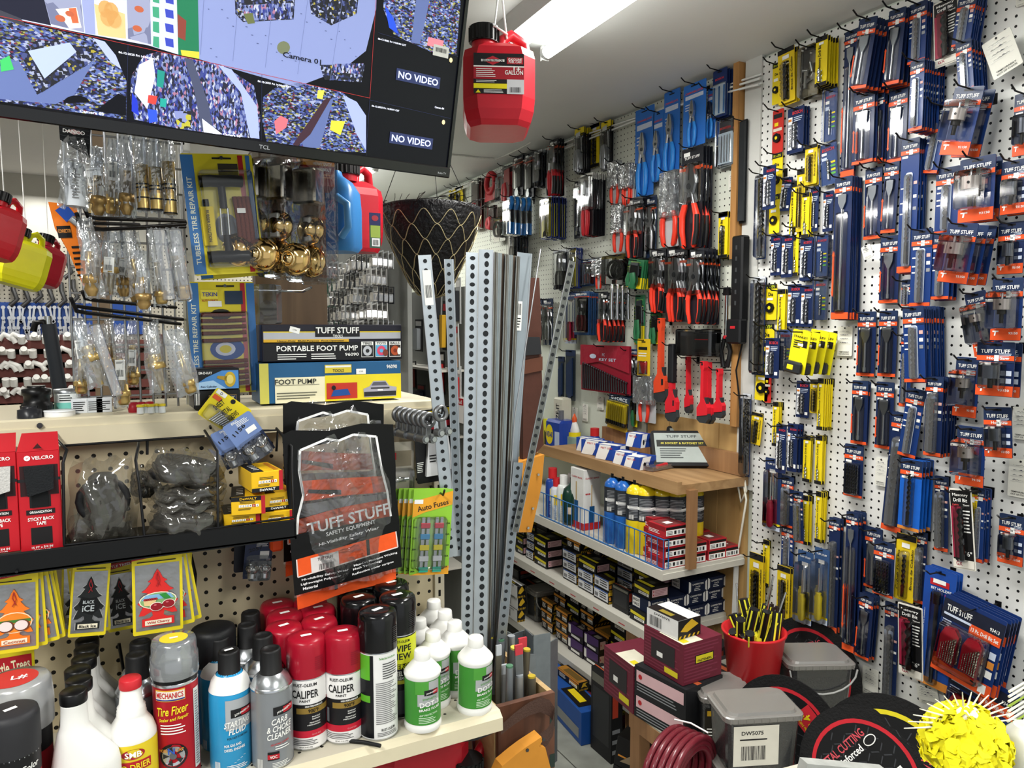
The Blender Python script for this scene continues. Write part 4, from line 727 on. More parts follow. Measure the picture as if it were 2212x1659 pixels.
# tyre fixer
x,y=on_shelf(375,1378,.228);y=max(y,1.235);t=thing('tire_sealant_can','red tire fixer aerosol can with clear cap','aerosol can',(x,y,ZS));q=MB();r=.034;canbody(q,r,.165,mat('b31d2a',.3,.3));R_=r*.985
q.lathe([(r*.985,.165),(r*.985,.178)],BLACK,n=32);q.wrect(-.034,.140,.012,.158,R_,mat('e0a83a',.35),.0006);q.wrect(-.033,.142,.011,.156,R_,mat('e8e4d8',.35),.0009);wt(q,'MECHANICS',.150,.009,R_,mat('c0282c',.35),.04,-.011,0,.0015);q.wrect(-.033,.1415,.011,.1435,R_,mat('26388a',.35),.0013)
wt(q,'Tire Fixer',.125,.014,R_,mat('ead52c',.35),.048,-.008,radians(6),.001,.2);wt(q,'Sealer and Repair',.111,.007,R_,mat('ead52c',.35),.044,-.006,radians(6),.001,.2);q.lines(-.026,.018,.086,.104,4,-.001,WHITE,3,R_)
for rr_,mm in((.021,mat('1b1b1d',.5)),(.0165,mat('b9bcc2',.3,.6)),(.005,mat('5a5d63',.4))):q.text('',0,0,1,0,WHITE);vs=[(-.008+rr_*cos(a*pi/12),.052+rr_*.95*sin(a*pi/12)) for a in range(24)];q.add([(sin(a/R_)*(R_+.001+.0005*(1 if rr_<.02 else 0)+.0005*(rr_<.01)),-cos(a/R_)*(R_+.001+.0005*(rr_<.02)+.0005*(rr_<.01)),b) for a,b in vs],[tuple(range(24))],mm)
for k in range(5):
    a=k*2*pi/5;q.add([(sin(u/R_)*(R_+.0018),-cos(u/R_)*(R_+.0018),v) for u,v in[(-.008+.005*cos(a+.5),.052+.005*sin(a+.5)),(-.008+.0155*cos(a+.35),.052+.0155*sin(a+.35)),(-.008+.0155*cos(a+.9),.052+.0155*sin(a+.9))]],[(0,1,2)],mat('2a2b2e',.5))
wt(q,'HOSE',.062,.005,R_,mat('d88a2c',.4),.012,-.022,0,.003);wt(q,'N',.061,.010,R_,mat('2a56b8',.4),.009,-.010,0,.003);wt(q,'CAP',.062,.005,R_,mat('d88a2c',.4),.011,.001,0,.003);q.lines(-.03,-.01,.012,.024,4,-.001,WHITE,3,R_);q.wrect(.026,.02,.040,.150,R_,mat('d8d8d6',.4),.0007);q.lines(.028,.038,.024,.146,30,-.0012,mat('777777',.5),3,R_)
q.build('can',t);q=MB();q.lathe([(r*1.04,.172),(r*1.06,.176),(r*1.04,.204),(r*.98,.206),(r*.98,.222),(r*.92,.228),(.001,.228)],clear('dfe6ea',gloss=.10,rough=.15,haze=.28,hazecol='c9cfd4'),n=36);q.build('clear_cap',t)
q=MB();q.T=Matrix.Translation((0,0,.2285));n_=24;q.add([(.021*cos(a*2*pi/n_),.021*sin(a*2*pi/n_),0) for a in range(n_)],[tuple(range(n_))],mat('e3cd2e',.4));q.add([(-.006,-.003,.0005),(.006,-.003,.0005),(.006,.003,.0005),(-.006,.003,.0005)],[(0,1,2,3)],WHITE);q.build('round_sticker',t)
# brake fluid bottles
BW=mat('e9e8e4',.35,var=.04)
def brake(label,px,py,rz=0,tilt=0,grp='white brake fluid bottles'):
    x,y=on_shelf(px,py,.141);y=min(y,1.455);t=thing('brake_fluid_bottle',label,'bottle',(x,y,ZS),0,grp,tilt,0);t.matrix_basis=t.matrix_basis@Matrix.Rotation(rz,4,'Z');r=.033;q=MB()
    q.lathe([(r*.97,0),(r*1.02,.004),(r*1.02,.010),(r*.97,.013),(r*.97,.096),(r*1.02,.100),(r*1.02,.103),(r*.9,.108),(r*.6,.119),(r*.42,.124),(r*.40,.126)],BW,n=36);R_=r*.97
    q.wrect(-.055,.015,.055,.095,R_,mat('3f8a34',.4),.0005);q.wrect(-.016,.05,.026,.094,R_,mat('b5b8ba',.35,.3),.0009);q.wrect(-.02,.072,.004,.095,R_,mat('4f9a3c',.4),.0012);q.wrect(-.004,.069,.022,.079,R_,INK,.0014);wt(q,"JOHNSEN'S",.074,.0035,R_,WHITE,.020,.009,radians(8),.0022);q.wrect(.012,.071,.022,.078,R_,mat('b3202c',.4),.0018)
    wt(q,'SYNTHETIC',.0635,.0035,R_,mat('4f9a3c',.4),.026,.006,radians(5),.002);wt(q,'DOT-3',.054,.009,R_,WHITE,.036,.006,radians(5),.002);wt(q,'BRAKE FLUID',.0445,.0045,R_,WHITE,.038,.006,radians(5),.002);wt(q,'450\u00b0 PROTECTION',.034,.0035,R_,mat('cfe6c8',.4),.034,.004,radians(4),.001);q.lines(-.014,.024,.018,.030,4,-.001,mat('cfe6c8',.4),3,R_);q.build('bottle',t)
    q=MB();q.lathe([(r*.44,.124),(r*.46,.126),(r*.43,.1395),(r*.40,.141),(.001,.141)],BW,n=26);q.build('cap',t)
for lb,px,py,rz,ti_ in(('white brake fluid bottle frontmost beside the white labelled can',912,1402,.0,0),('white brake fluid bottle at the shelf edge leaning back',1024,1372,.25,radians(3)),('white brake fluid bottle second row, label showing DOT-3',982,1342,.15,0),('white brake fluid bottle just behind the frontmost one',935,1363,.15,0),('white brake fluid bottle in third row behind DOT-3 label',961,1318,0,0),('white brake fluid bottle beside the wheel cleaner can',905,1336,0,0),('white brake fluid bottle farthest back at pegboard',937,1296,0,0)):brake(lb,px,py,rz-.15,ti_)
# white oil bottles in a row with black caps
def oilb(label,px,py,rz=0):
    H=.2;p=at(px,py,z=ZS+H);y=min(p.y,1.45);t=thing('oil_bottle',label,'bottle',(p.x,y,ZS),rz,'white oil bottles in a row');q=MB()
    def ring(x,y_,z,sx_=0):return[(sx_+x*cos(a*2*pi/28)*(1+.12*abs(cos(a*4*pi/28+.0))**2 if 0 else 1),y_*sin(a*2*pi/28),z) for a in range(28)]
    q.loft([ring(.042,.024,0,.012),ring(.045,.026,.006,.012),ring(.045,.026,.085,.012),ring(.042,.025,.10,.012),ring(.030,.022,.125,.004),ring(.022,.020,.142,0),ring(.018,.018,.150),ring(.0165,.0165,.180),ring(.0175,.0175,.184),ring(.013,.013,.186)],BW,True,True,True);q.build('bottle',t)
    q=MB();q.lathe([(.0175,.183),(.018,.186),(.018,.198),(.016,.2),(.001,.2)],BLACK,n=24);q.build('cap',t)
for i,(px,py) in enumerate(((158,1491),(170,1466),(167,1443),(181,1419),(186,1398),(188,1379))):oilb(('front' if i==0 else ORD[i]+' from the front')+' white oil bottle with black cap',px,py)
# SMB o-drier
x,y=on_shelf(281,1463,.187);t=thing('fuel_additive_bottle','white bottle with red cap and yellow drier label','bottle',(x,y,ZS));q=MB();r=.034
q.lathe([(r*.96,0),(r,.004),(r,.098),(r*.99,.102),(r*.86,.116),(r*.66,.126),(r*.60,.131),(r*.62,.133),(r*.58,.135),(r*.60,.138),(r*.56,.140),(r*.58,.143),(r*.50,.146),(r*.40,.176)],BW,n=36);q.wrect(-.05,.01,.05,.096,r,mat('e0c62a',.4),.0006)
vs=[(.0+.016*cos(a*pi/10),.082+.008*sin(a*pi/10)) for a in range(20)];q.add([(sin(a/r)*(r+.0012),-cos(a/r)*(r+.0012),b) for a,b in vs],[tuple(range(20))],mat('a3242c',.4));wt(q,'SMB',.082,.009,r,WHITE,.022,0,0,.002);wt(q,'ISO-DRIER',.063,.010,r,mat('ead52c',.4),.046,0,radians(3),.0024);q.wrect(-.025,.056,.025,.071,r,mat('b3202c',.4),.0012);wt(q,'GAS WATER REMOVER',.050,.0045,r,mat('b3202c',.4),.04,0,radians(3),.0014);q.lines(-.02,.02,.02,.044,5,-.001,INK,3,r);q.build('bottle',t)
q=MB();q.lathe([(.0155,.172),(.016,.175),(.0155,.185),(.014,.187),(.001,.187)],mat('c02830',.4),n=26);q.build('cap',t)
# foreground can with cap, and clear capped wide can
x,y=on_shelf(22,1532,.2);t=thing('spray_can','dark capped two color paint can cut by the picture edge','spray can',(x,y,ZS));q=MB();canbody(q,.0335,.145,mat('a3202c',.35));wt(q,'Multi-Color',.125,.009,.033,WHITE,.05,.012,radians(5),.001,.2);q.wrect(-.05,.112,.05,.143,.033,mat('141416',.4),.0005);wt(q,'Perfect',.10,.011,.033,mat('d8c24a',.4),.044,.01,radians(5),.001,.2);q.build('can',t)
q=MB();q.lathe([(.034,.143),(.0345,.16),(.034,.19),(.032,.198),(.026,.2),(.001,.2)],mat('2a2a2d',.55),n=36);sticker(q,.2006,.5,.008);q.build('cap',t)
p=at(35,1465,z=ZS+.205);t=thing('wide_can','wide can under a frosted cap with round red sticker','can',(p.x,p.y,ZS));q=MB();canbody(q,.043,.15,mat('1c1c1f',.35));q.wrect(-.06,.05,.06,.1,.0423,mat('a3202c',.35),.0006);q.build('can',t);q=MB();q.lathe([(.046,.135),(.0465,.17),(.044,.200),(.040,.205),(.001,.205)],clear('e6e8ea',gloss=.08,rough=.25,haze=.45,hazecol='d6d8da'),n=40);q.build('frosted_cap',t)
q=MB();q.T=Matrix.Translation((-.004,0,.2056));q.add([(.032*cos(a*pi/14),.032*sin(a*pi/14),0) for a in range(28)],[tuple(range(28))],mat('c23030',.4));vs,fs,gw,gh=glyphs('L#');k=.016/gh;q.add([(v[0]*k+.008,v[1]*k,.0006) for v in vs],fs,WHITE);q.build('round_sticker',t)
q=MB();p=[at(x_,y_,z=ZS+.004) for x_,y_ in((722,1597),(750,1600),(785,1603),(822,1611))];q.tube(p,.0035,mat('17181a',.5),6);tag(q.build('heat_shrink_tube'),'short black plastic tube lying on the shelf before caliper cans','tube')
# ================= ABOVE THE LEDGE =================
ZL=1.446
WDP=woodmat('5a4530','7d6347',2,7)
q=MB();a=A(565,300,1.66);b=A(700,300,1.66);q.box((a.x-.02,1.66,ZL),(b.x,1.70,CEIL),WDP);struct(q.build('wall_post_board'))
q=MB();a=A(182,300,1.62);b=A(222,300,1.62);q.box((a.x,1.64,ZL),(b.x,1.68,CEIL),woodmat('6e5a44','8f7a60',2,7));struct(q.build('trim_4'))
q=MB();a=A(384,300,1.6);b=A(410,300,1.6);q.box((a.x,1.60,ZL),(b.x,1.612,2.1),pegmat('d6d6d2',(0,2),.0025));struct(q.build('wall_pegboard_narrow'))
# wire grid of the rack
t=thing('grid_rack','chrome wire grid rack holding bagged brass faucet parts','wire rack',(0,1.58,0));q=MB();GW=mat('9a9c9f',.3,.9)
xa,xb=A(150,600,1.58).x,A(402,600,1.58).x
for i in range(10):q.cyl((xa+(xb-xa)*i/9,0,ZL),(xa+(xb-xa)*i/9,0,2.05),.0022,GW,n=6)
for i in range(13):q.cyl((xa,.002,1.47+i*.048),(xb,.002,1.47+i*.048),.0022,GW,n=6)
q.build('grid',t)
BRS=mat('c9ab6c',.3,.75,.15,60);BRS2=mat('a88a58',.35,.75,.2,60)
def brass(q,L,ty,R):
    """turned faucet stem along -z, top at 0"""
    if ty==0:
        q.lathe([(.0045,-L*.0),(.005,-L*.02),(.0048,-L*.55),(.0085,-L*.56),(.0088,-L*.68),(.011,-L*.69),(.0115,-L*.80),(.0095,-L*.81),(.0095,-L*.93),(.007,-L),(.001,-L)],BRS,n=14)
        for z in(-.70,-.74,-.78):q.lathe([(.0118,L*z),(.0118,L*z-.002)],BRS2,n=6)
    elif ty==1:
        q.lathe([(.010,0),(.0105,-L*.4),(.0105,-L)],BRS,n=16)
        for z in(.42,.5,.72,.97):q.lathe([(.0112,-L*z),(.0112,-L*z-.0025)],BLACK,n=16)
        q.lathe([(.0108,-L*.52),(.0108,-L*.6)],BRS2,n=16)
    elif ty==2:
        q.lathe([(.009,0),(.010,-L*.05),(.012,-L*.12),(.009,-L*.2),(.013,-L*.22),(.014,-L*.38),(.010,-L*.40),(.0075,-L*.45),(.003,-L)],BRS,n=14)
    else:
        q.lathe([(.006,0),(.007,-L*.5),(.012,-L*.52),(.0125,-L*.7),(.009,-L*.72),(.011,-L*.85),(.006,-L)],BRS2,n=12)
SB=clear('f2f4f6',gloss=.11,rough=.16,bump=1.0,scale=30,haze=.10,hazecol='e8ecf0');SB2=clear('e9eef4',gloss=.14,rough=.12,bump=.8,scale=24,haze=.16,hazecol='e8ecf0')
def stem(label,x0,y0,x1,y1,Y,ty,rot=0,rz=0,white=0,th=.022):
    cx,z,w_,h_=GP(x0,y0,x1,y1,Y);t=thing('bagged_faucet_part',label,'faucet part',(cx,Y,z),rz,'bagged brass faucet parts',0,rot);sd=int(x0*7+y0);R=random.Random(sd)
    q=MB();q.T=Matrix.Translation((0,0,-h_));bagmesh(q,max(w_,.02),h_,th,SB if sd%2 else SB2,sd,8,12,.0025,.3,.5);q.build('plastic_bag',t)
    q=MB();L=h_*R.uniform(.5,.66);q.T=Matrix.Translation((0,0,-h_*.97+L))@Matrix.Rotation(radians(R.uniform(-5,5)),4,'Y');brass(q,L,ty,R);q.build('brass_stem',t)
    if white:
        q=MB();v=R.uniform(.35,.6);q.T=Matrix.Translation((0,-th/2-.001,-v*h_))@Matrix.Rotation(radians(R.uniform(-12,12)),4,'Y');q.box((-w_*.32,-.0004,-h_*.12),(w_*.3,.0004,h_*.12),WHITE);q.bars(-w_*.25,w_*.2,-h_*.08,-h_*.0,-.0008,INK,8);q.lines(-w_*.25,w_*.2,.01,h_*.1,3,-.0008,INK);q.build('paper_label',t)
SR=[ # x0,y0,x1,y1,Y,type,rot,label paper, where
 (178,315,232,470,1.50,1,0,1,'top row, behind grey headed cartridge bag'),(232,300,262,468,1.46,0,2,1,'top row, narrow one beside the grid'),(258,292,292,470,1.44,3,0,0,'top row, second bag before the cartridges'),
 (290,290,322,458,1.42,1,0,0,'top row, first brass cartridge with black rings'),(322,292,349,460,1.41,1,0,0,'top row, middle brass cartridge with black rings'),(349,296,380,468,1.40,1,0,0,'top row, last cartridge next to blue kit card'),
 (200,318,222,470,1.42,3,0,0,'top row, pointed narrow bag'),(237,345,262,470,1.52,0,0,1,'top row, deep behind at the grid'),
 (165,470,210,645,1.36,3,-4,0,'second row, blue striped front bag'),(198,500,222,620,1.47,0,0,1,'second row, deep behind blue striped bag'),(222,500,258,640,1.40,2,3,1,'second row, bag with white barcode'),(250,500,278,645,1.44,3,0,1,'second row, between two brass stems'),
 (265,500,300,640,1.39,0,-5,0,'second row, tilted brass stem before the clear tubes'),(296,540,320,672,1.35,3,0,0,'second row, lowest hanging bag'),(318,492,352,662,1.37,0,-3,0,'second row, first hard clear tube'),(352,492,396,652,1.36,0,-6,0,'second row, hard clear tube beside kit card'),
 (283,500,305,660,1.48,3,0,0,'second row, deep behind tilted stem'),(160,690,190,855,1.42,0,0,1,'bottom row, behind the crystal tube'),(154,700,205,840,1.35,2,-12,0,'bottom row, threaded fitting pointing down'),(247,700,280,880,1.37,0,2,1,'bottom row, long stem at the middle'),
 (275,690,302,835,1.40,0,2,1,'bottom row, brass stem with barcode tag'),(305,700,350,850,1.35,2,-5,0,'bottom row, hard box with ringed fitting'),(350,710,405,858,1.34,0,-10,0,'bottom row, stem tilted beside kit card'),(205,700,235,830,1.46,3,0,0,'bottom row, deep behind the crystal tube'),(225,690,250,800,1.50,3,0,0,'bottom row, farthest back bag'),(320,690,345,800,1.50,0,0,0,'bottom row, hidden back bag at the grid')]
for x0,y0,x1,y1,Y,ty,rot,wl_,wh in SR:stem('clear bag with brass part, '+wh,x0,y0,x1,y1,Y,ty,radians(rot),0,wl_,.016 if x1-x0<26 else.024)
for i,(x0,y0,x1,y1,Y,ry_) in enumerate(((178,700,236,862,1.33,-14),(330,495,360,650,1.352,-6),(365,495,393,650,1.345,-6))):
    cx,z,w_,h_=GP(x0,y0,x1,y1,Y);t=thing('clear_tube_box',('hard clear plastic tube leaning in bottom row','first hard clear sleeve in second row','hard clear sleeve beside the blue kit')[i],'clear box',(cx,Y,z),0,None,0,radians(ry_));q=MB();q.box((-.008 if i==0 else-w_/2,-.012,-h_),(.008 if i==0 else w_/2,.012,0),clear(gloss=.12,rough=.04,haze=.05),.002);q.build('sleeve',t)
# hooks of the rack
for i,(x0,y0,x1,y1) in enumerate(((400,478,190,468),(300,485,172,478),(400,490,175,492),(395,690,160,660),(390,700,165,672),(380,664,185,645),(400,484,200,492))):
    a=A(x0,y0,1.57);b=A(x1,y1,1.37);q=MB();q.tube([a,A(x1+22,y1+4,1.385),b,Vector(b)+Vector((-.004,-.006,.012))],.0032,WIREB,8);tag(q.build('peg_hook'),('dark wire arm under top row bags, first','short dark wire arm crossing behind the front bag','dark wire arm lowest under the top row','dark wire arm over bottom row, first','dark wire arm over bottom row, second','thin dark wire arm behind second row bags','thin dark wire arm holding hard clear sleeves')[i],'hook','rack arms')
# grey headed cartridge bag hanging at the rack's end
cx,z,w_,h_=GP(130,262,196,452,1.36);t=thing('bagged_cartridge','clear bag with black printed header and white cartridge tube','faucet part',(cx,1.36,z),radians(8),None,0,radians(2));q=MB();q.poly([(-w_*.5,0),(w_*.55,-h_*.02),(w_*.52,-h_*.40),(-w_*.45,-h_*.24)],-.004,mat('1d1e20',.4));q.poly([(-.012,-h_*.13),(0,-h_*.10),(.012,-h_*.13),(0,-h_*.16)],-.0046,mat('c9a0a0',.4));q.text('DANCO',0,-h_*.13,.006,-.005,WHITE)
[q.rect(-w_*.45,-h_*(.05+.045*i),w_*.5,-h_*(.05+.045*i)-.0004,-.0044,mat('55585c',.5)) for i in range(5)];q.build('header_card',t)
q=MB();q.T=Matrix.Translation((0,0,-h_));bagmesh(q,w_,h_*.85,.03,SB,77,10,12,.004);q.build('plastic_bag',t);q=MB();q.cyl((.002,0,-h_*.97),(.002,0,-h_*.48),.0145,mat('cfd3d8',.5),n=18);q.text('OLD CARTRIDGE',0,-h_*.7,.004,-.0155,INK,h_*.3,pi/2);q.lines(-.004,.008,-h_*.9,-h_*.6,9,-.0156,mat('777777',.5));q.build('cartridge',t)
# orange connector pack hanging outermost
cx,z,w_,h_=GP(108,436,168,620,1.40);t=thing('connector_pack','orange faucet connector pack hanging outermost at rack end','connector pack',(cx,1.40,z),radians(20),None,0,radians(-8));q=MB();q.prism([(-w_*.5,0),(w_*.5,-h_*.05),(w_*.5,-h_*.95),(w_*.2,-h_),(-w_*.1,-h_*.6),(-w_*.45,-h_*.3)],-.002,.002,mat('ee7d22',.45));q.poly([(-w_*.35,-h_*.1),(w_*.1,-h_*.02),(w_*.4,-h_*.16),(0,-h_*.24)],-.003,mat('2a50a8',.4));q.rect(-w_*.42,-h_*.42,w_*.1,-h_*.28,-.003,BLK2);q.text('CONNECTOR',-w_*.15,-h_*.34,.006,-.0036,mat('ee9d4a',.4),w_*.48);q.lines(-w_*.0,w_*.35,-h_*.9,-h_*.5,6,-.003,BLK2);q.build('header_card',t)
q=MB();q.tube([(w_*.1,-.012,-h_*.2),(w_*.45,-.014,-h_*.3),(w_*.5,-.014,-h_*.5),(w_*.3,-.012,-h_*.7)],.006,mat('b8bcbf',.3,.6),8);q.build('hose',t)
# objects at the ledge's near end
def jar(label,px,py,r,h,m,lidm,Y=1.50,name='jar',lab=None):
    p=A(px,py,Y);t=thing(name,label,'jar',(p.x,Y,ZL));q=MB();q.lathe([(r,0),(r,h*.86),(r*.95,h*.9)],m,n=28);lab and lab(q,r,h);q.build('jar',t);q=MB();q.lathe([(r*1.03,h*.84),(r*1.03,h),(.001,h)],lidm,n=28);q.build('lid',t)
jar('round can with teal label and silver lid on the ledge',146,860,.021,.042,mat('e0e4e2',.4),mat('a8acb0',.3,.9),1.56,'can',lambda q,r,h:(q.wrect(-.03,h*.05,.03,h*.45,r,mat('7fcfc0',.4)),q.lines(-.012,.012,h*.5,h*.8,3,-.0008,INK,3,r)))
jar('low white plastic tub on the ledge before teal can',128,885,.024,.010,BW,mat('eceff0',.35),1.50,'tub')
p=A(80,870,1.53);t=thing('drain_fitting','black plastic drain fitting standing on the ledge','fitting',(p.x,1.53,ZL));q=MB();q.lathe([(.026,0),(.024,.02),(.020,.022),(.020,.034),(.0225,.036),(.0225,.046),(.014,.048),(.014,.052)],BLACK,n=20);[q.cyl((.022*cos(i*pi/4),.022*sin(i*pi/4),.004),(.023*cos(i*pi/4),.023*sin(i*pi/4),.018),.003,BLACK,n=6) for i in range(8)];q.build('body',t)
p=A(64,888,1.49);t=thing('drain_fitting','smaller black ribbed nut in front of the drain fitting','fitting',(p.x,1.49,ZL));q=MB();q.lathe([(.019,0),(.018,.014),(.011,.016),(.011,.020)],mat('232428',.3),n=12);q.build('body',t)
for i,(px,col_) in enumerate(((303,'dfe2e0'),(314,'dfe2e0'),(326,'dfe2e0'),(338,'dfe2e0'),(350,'dfe2e0'))):
    p=A(px,880,1.47);t=thing('wire_nut_cap',f'{ORD[i]} small white capped fitting in the ledge bag row','fitting',(p.x,1.47+.006*(i%2),ZL));q=MB();q.lathe([(.006,0),(.0055,.010),(.004,.013)],mat('dfe2e0',.35),n=12);q.build('base',t);q=MB();q.lathe([(.0062,.012),(.0062,.016),(.001,.0165)],mat('d8c22a',.4),n=12);q.build('cap',t)
for i,px in enumerate((288,304,322)):
    p=A(px,850,1.50);t=thing('rubber_washer_pack',('first','second','third')[i]+' red rubber stopper behind the white fittings','fitting',(p.x,1.50,ZL));q=MB();q.lathe([(.009,0),(.010,.006),(.007,.018),(.003,.0185),(.003,.010)],mat('a8232e',.4),n=14);q.build('body',t)
for i,(px,c_) in enumerate(((172,'d6dade'),(205,'c9ced2'),(225,'d0d4d8'))):
    p=A(px,880,1.52);t=thing('small_box',('grey','white barcode','pale')[i]+' little box on the ledge below bagged stems','box',(p.x,1.52,ZL));q=MB();q.box((-.013,0,0),(.013,.025,.026),mat(c_,.5),.001);q.lines(-.010,.010,.004,.022,5,-.0005,INK,i);q.build('box',t)
# ================= TYRE REPAIR KIT CARDS =================
KB=mat('3f78b8',.35,var=.04);KY=mat('e0cf2e',.35,var=.04)
def kit(label,box,Y,rot,kind,rz=0):
    cx,z,w_,h_=GP(*box,Y);t=thing('tire_repair_kit',label,'tire repair kit',(cx,Y,z),rz,'tubeless tire repair kits',0,rot);q=MB();q.prism(rr(-w_/2,-h_,w_/2,0,.004),-.001,.001,KY);q.rect(-w_*.5,-h_*.99,-w_*.33,-h_*.01,-.0015,KB);q.rect(w_*.40,-h_*.99,w_*.46,-h_*.01,-.0015,KB) if kind==0 else q.rect(w_*.38,-h_*.99,w_*.5,-h_*.01,-.0015,KB);q.rect(w_*.29,-h_*.99,w_*.36,-h_*.01,-.0015,mat('b3262c',.35))
    q.text('TUBELESS TIRE REPAIR KIT',-w_*.415,-h_*.55,w_*.07,-.002,mat('e6ead8',.4),h_*.72,pi/2);q.rect(-w_*.07,-h_*.045,w_*.2,-h_*.03,-.002,INK)
    if kind:q.rect(-w_*.30,-h_*.15,-w_*.05,-h_*.07,-.002,mat('f0e04a',.4));q.text('TEKIN',-w_*.17,-h_*.11,h_*.035,-.0025,mat('2a3a9a',.4),w_*.22);q.text('AUTO PARTS',-w_*.17,-h_*.165,h_*.018,-.0025,mat('b3262c',.4),w_*.24);q.rect(w_*.05,-h_*.2,w_*.32,-h_*.08,-.002,mat('26384f',.4));q.rect(-w_*.2,-h_*.22,0,-h_*.17,-.003,WHITE);q.ell(w_*.05,-h_*.60,w_*.26,h_*.10,-.002,mat('2f55a0',.4));q.ell(w_*.02,-h_*.60,w_*.15,h_*.06,-.0024,mat('d8dcf0',.4));q.ell(w_*.02,-h_*.60,w_*.09,h_*.035,-.0028,KY);q.ell(-w_*.02,-h_*.29,w_*.16,h_*.05,-.002,mat('2b2b22',.5))
    else:q.ell(w_*.03,-h_*.62,w_*.17,h_*.13,-.002,mat('8a8f98',.4));q.rect(w_*.0,-h_*.2,w_*.28,-h_*.08,-.002,mat('3a3426',.5));q.rect(w_*.18,-h_*.50,w_*.3,-h_*.46,-.018,WHITE)
    q.build('card',t)
    if kind==0:
        q=MB()
        for z_,ww in((-.24,.30),(-.86,.30)):q.tube([(-w_*ww,-.016,h_*z_),(-w_*ww*.5,-.017,h_*(z_+.006)),(w_*.0,-.018,h_*z_),(w_*ww*.5,-.017,h_*(z_+.006)),(w_*ww,-.016,h_*z_)],.0105,mat('161618',.3),10)
        q.cyl((-w_*.0,-.016,-h_*.25),(w_*.0,-.016,-h_*.46),.0065,BLK2,n=10);q.cyl((0,-.016,-h_*.84),(0,-.016,-h_*.68),.0065,BLK2,n=10);q.cyl((-.006,-.016,-h_*.46),(-.008,-.016,-h_*.68),.0018,CHROME,n=8);q.cyl((.006,-.016,-h_*.46),(.004,-.016,-h_*.72),.0022,CHROME,n=6);q.build('reamer_tool',t)
        q=MB();q.loft([[(x_,y_,z_) for x_,y_ in((-w_*.32,-.004),(-w_*.32,-.012),(-w_*.14,-.012),(-w_*.14,-.004))]for z_ in(-h_*.76,-h_*.44)],mat('e0c62a',.35));q.text('RUBBER SOLUTION',-w_*.23,-h_*.60,.005,-.0126,INK,h_*.26,-pi/2);q.cyl((-w_*.23,-.008,-h_*.44),(-w_*.23,-.008,-h_*.38),.005,BLK2,n=10);q.build('glue_tube',t)
        q=MB();[q.tube([(w_*(.17+.06*i),-.010,-h_*.36),(w_*(.19+.06*i),-.011,-h_*.55),(w_*(.19+.06*i),-.010,-h_*.74)],.0042,mat('6b3226',.7,bump=.6,scale=300),6) for i in range(4)];q.build('plug_strips',t)
        q=MB();blis(-.30,.14,.46,.96,.028)(q,w_,h_);q.build('blister',t)
    else:
        q=MB();[q.tube([(-w_*.32,-.006,-h_*v),(0,-.007,-h_*(v+.003)),(w_*.34,-.006,-h_*(v-.002))],.0040,mat('6b3226',.7,bump=.8,scale=300),6) for v in(.29,.345,.40,.455,.52,.71,.755,.81,.86,.91)];q.build('plug_strips',t);q=MB();blis(-.34,.26,.40,.95,.012)(q,w_,h_);q.build('blister',t)
    q=MB();q.cyl((w_*.06,.0,-h_*.035),(w_*.06,-.006,-h_*.035),.003,DSTEEL,n=10);q.build('hanging_screw',t)
kit('blue and yellow tire repair kit with black T-handles, front card',(393,333,548,592),1.40,radians(-5),0)
kit('tire repair kit card just behind the T-handle kit, edge showing',(398,342,552,600),1.435,radians(-7),0)
kit('yellow tire repair kit with brown plug strips hanging below',(407,609,552,850),1.54,radians(-1.5),1)
# ---- lock cylinder boxes ----
def emk(label,x0,y0,x1,y1,Y,st):
    cx,z,w_,h_=GP(x0,y0,x1,y1,Y);t=thing('lock_cylinder_box',label,'lock box',(cx,Y,z-h_),radians(2));q=MB();q.box((-w_/2,0,0),(w_/2,.06,h_),mat('141518',.35),.001)
    if st:
        q.poly([(-w_*.48,h_*.04),(w_*.48,h_*.04),(w_*.48,h_*.9),(w_*.1,h_*.9),(-w_*.25,h_*.6),(-w_*.48,h_*.3)],-.0006,mat('4a86c8',.4));q.poly([(-w_*.48,h_*.04),(w_*.2,h_*.04),(-w_*.1,h_*.45),(-w_*.48,h_*.35)],-.001,mat('a8cdee',.4));q.text('EM-D-KAY',-w_*.27,h_*.8,h_*.12,-.001,WHITE,w_*.3);q.text('Rim Cylinder',-w_*.2,h_*.15,h_*.12,-.0015,mat('1f3a6a',.4),w_*.36);q.ell(w_*.28,h_*.48,w_*.13,h_*.36,-.0014,mat('c9a93a',.3,.6));q.ell(w_*.28,h_*.48,w_*.08,h_*.22,-.0018,mat('e6d27a',.3,.6));q.prism([(-w_*.02,h_*.55),(w_*.2,h_*.4),(w_*.22,h_*.62),(0,h_*.66)],-.0014,-.0008,mat('b08f34',.3,.6))
    else:q.rect(-w_*.18,h_*.38,w_*.42,h_*.72,-.0006,mat('b8954a',.4));q.rect(-w_*.175,h_*.40,w_*.415,h_*.70,-.001,mat('26304f',.4));q.text('EM-D-KAY',w_*.12,h_*.55,h_*.2,-.0015,mat('d8cfa8',.4),w_*.52);q.bars(-w_*.48,-w_*.36,h_*.2,h_*.85,-.0006,WHITE,5)
    q.build('box',t)
emk('black lock cylinder box standing on the ledge',419,843,520,881,1.467,0);emk('rim cylinder box with gold lock picture, on top of black box',422,796,518,842,1.47,1)
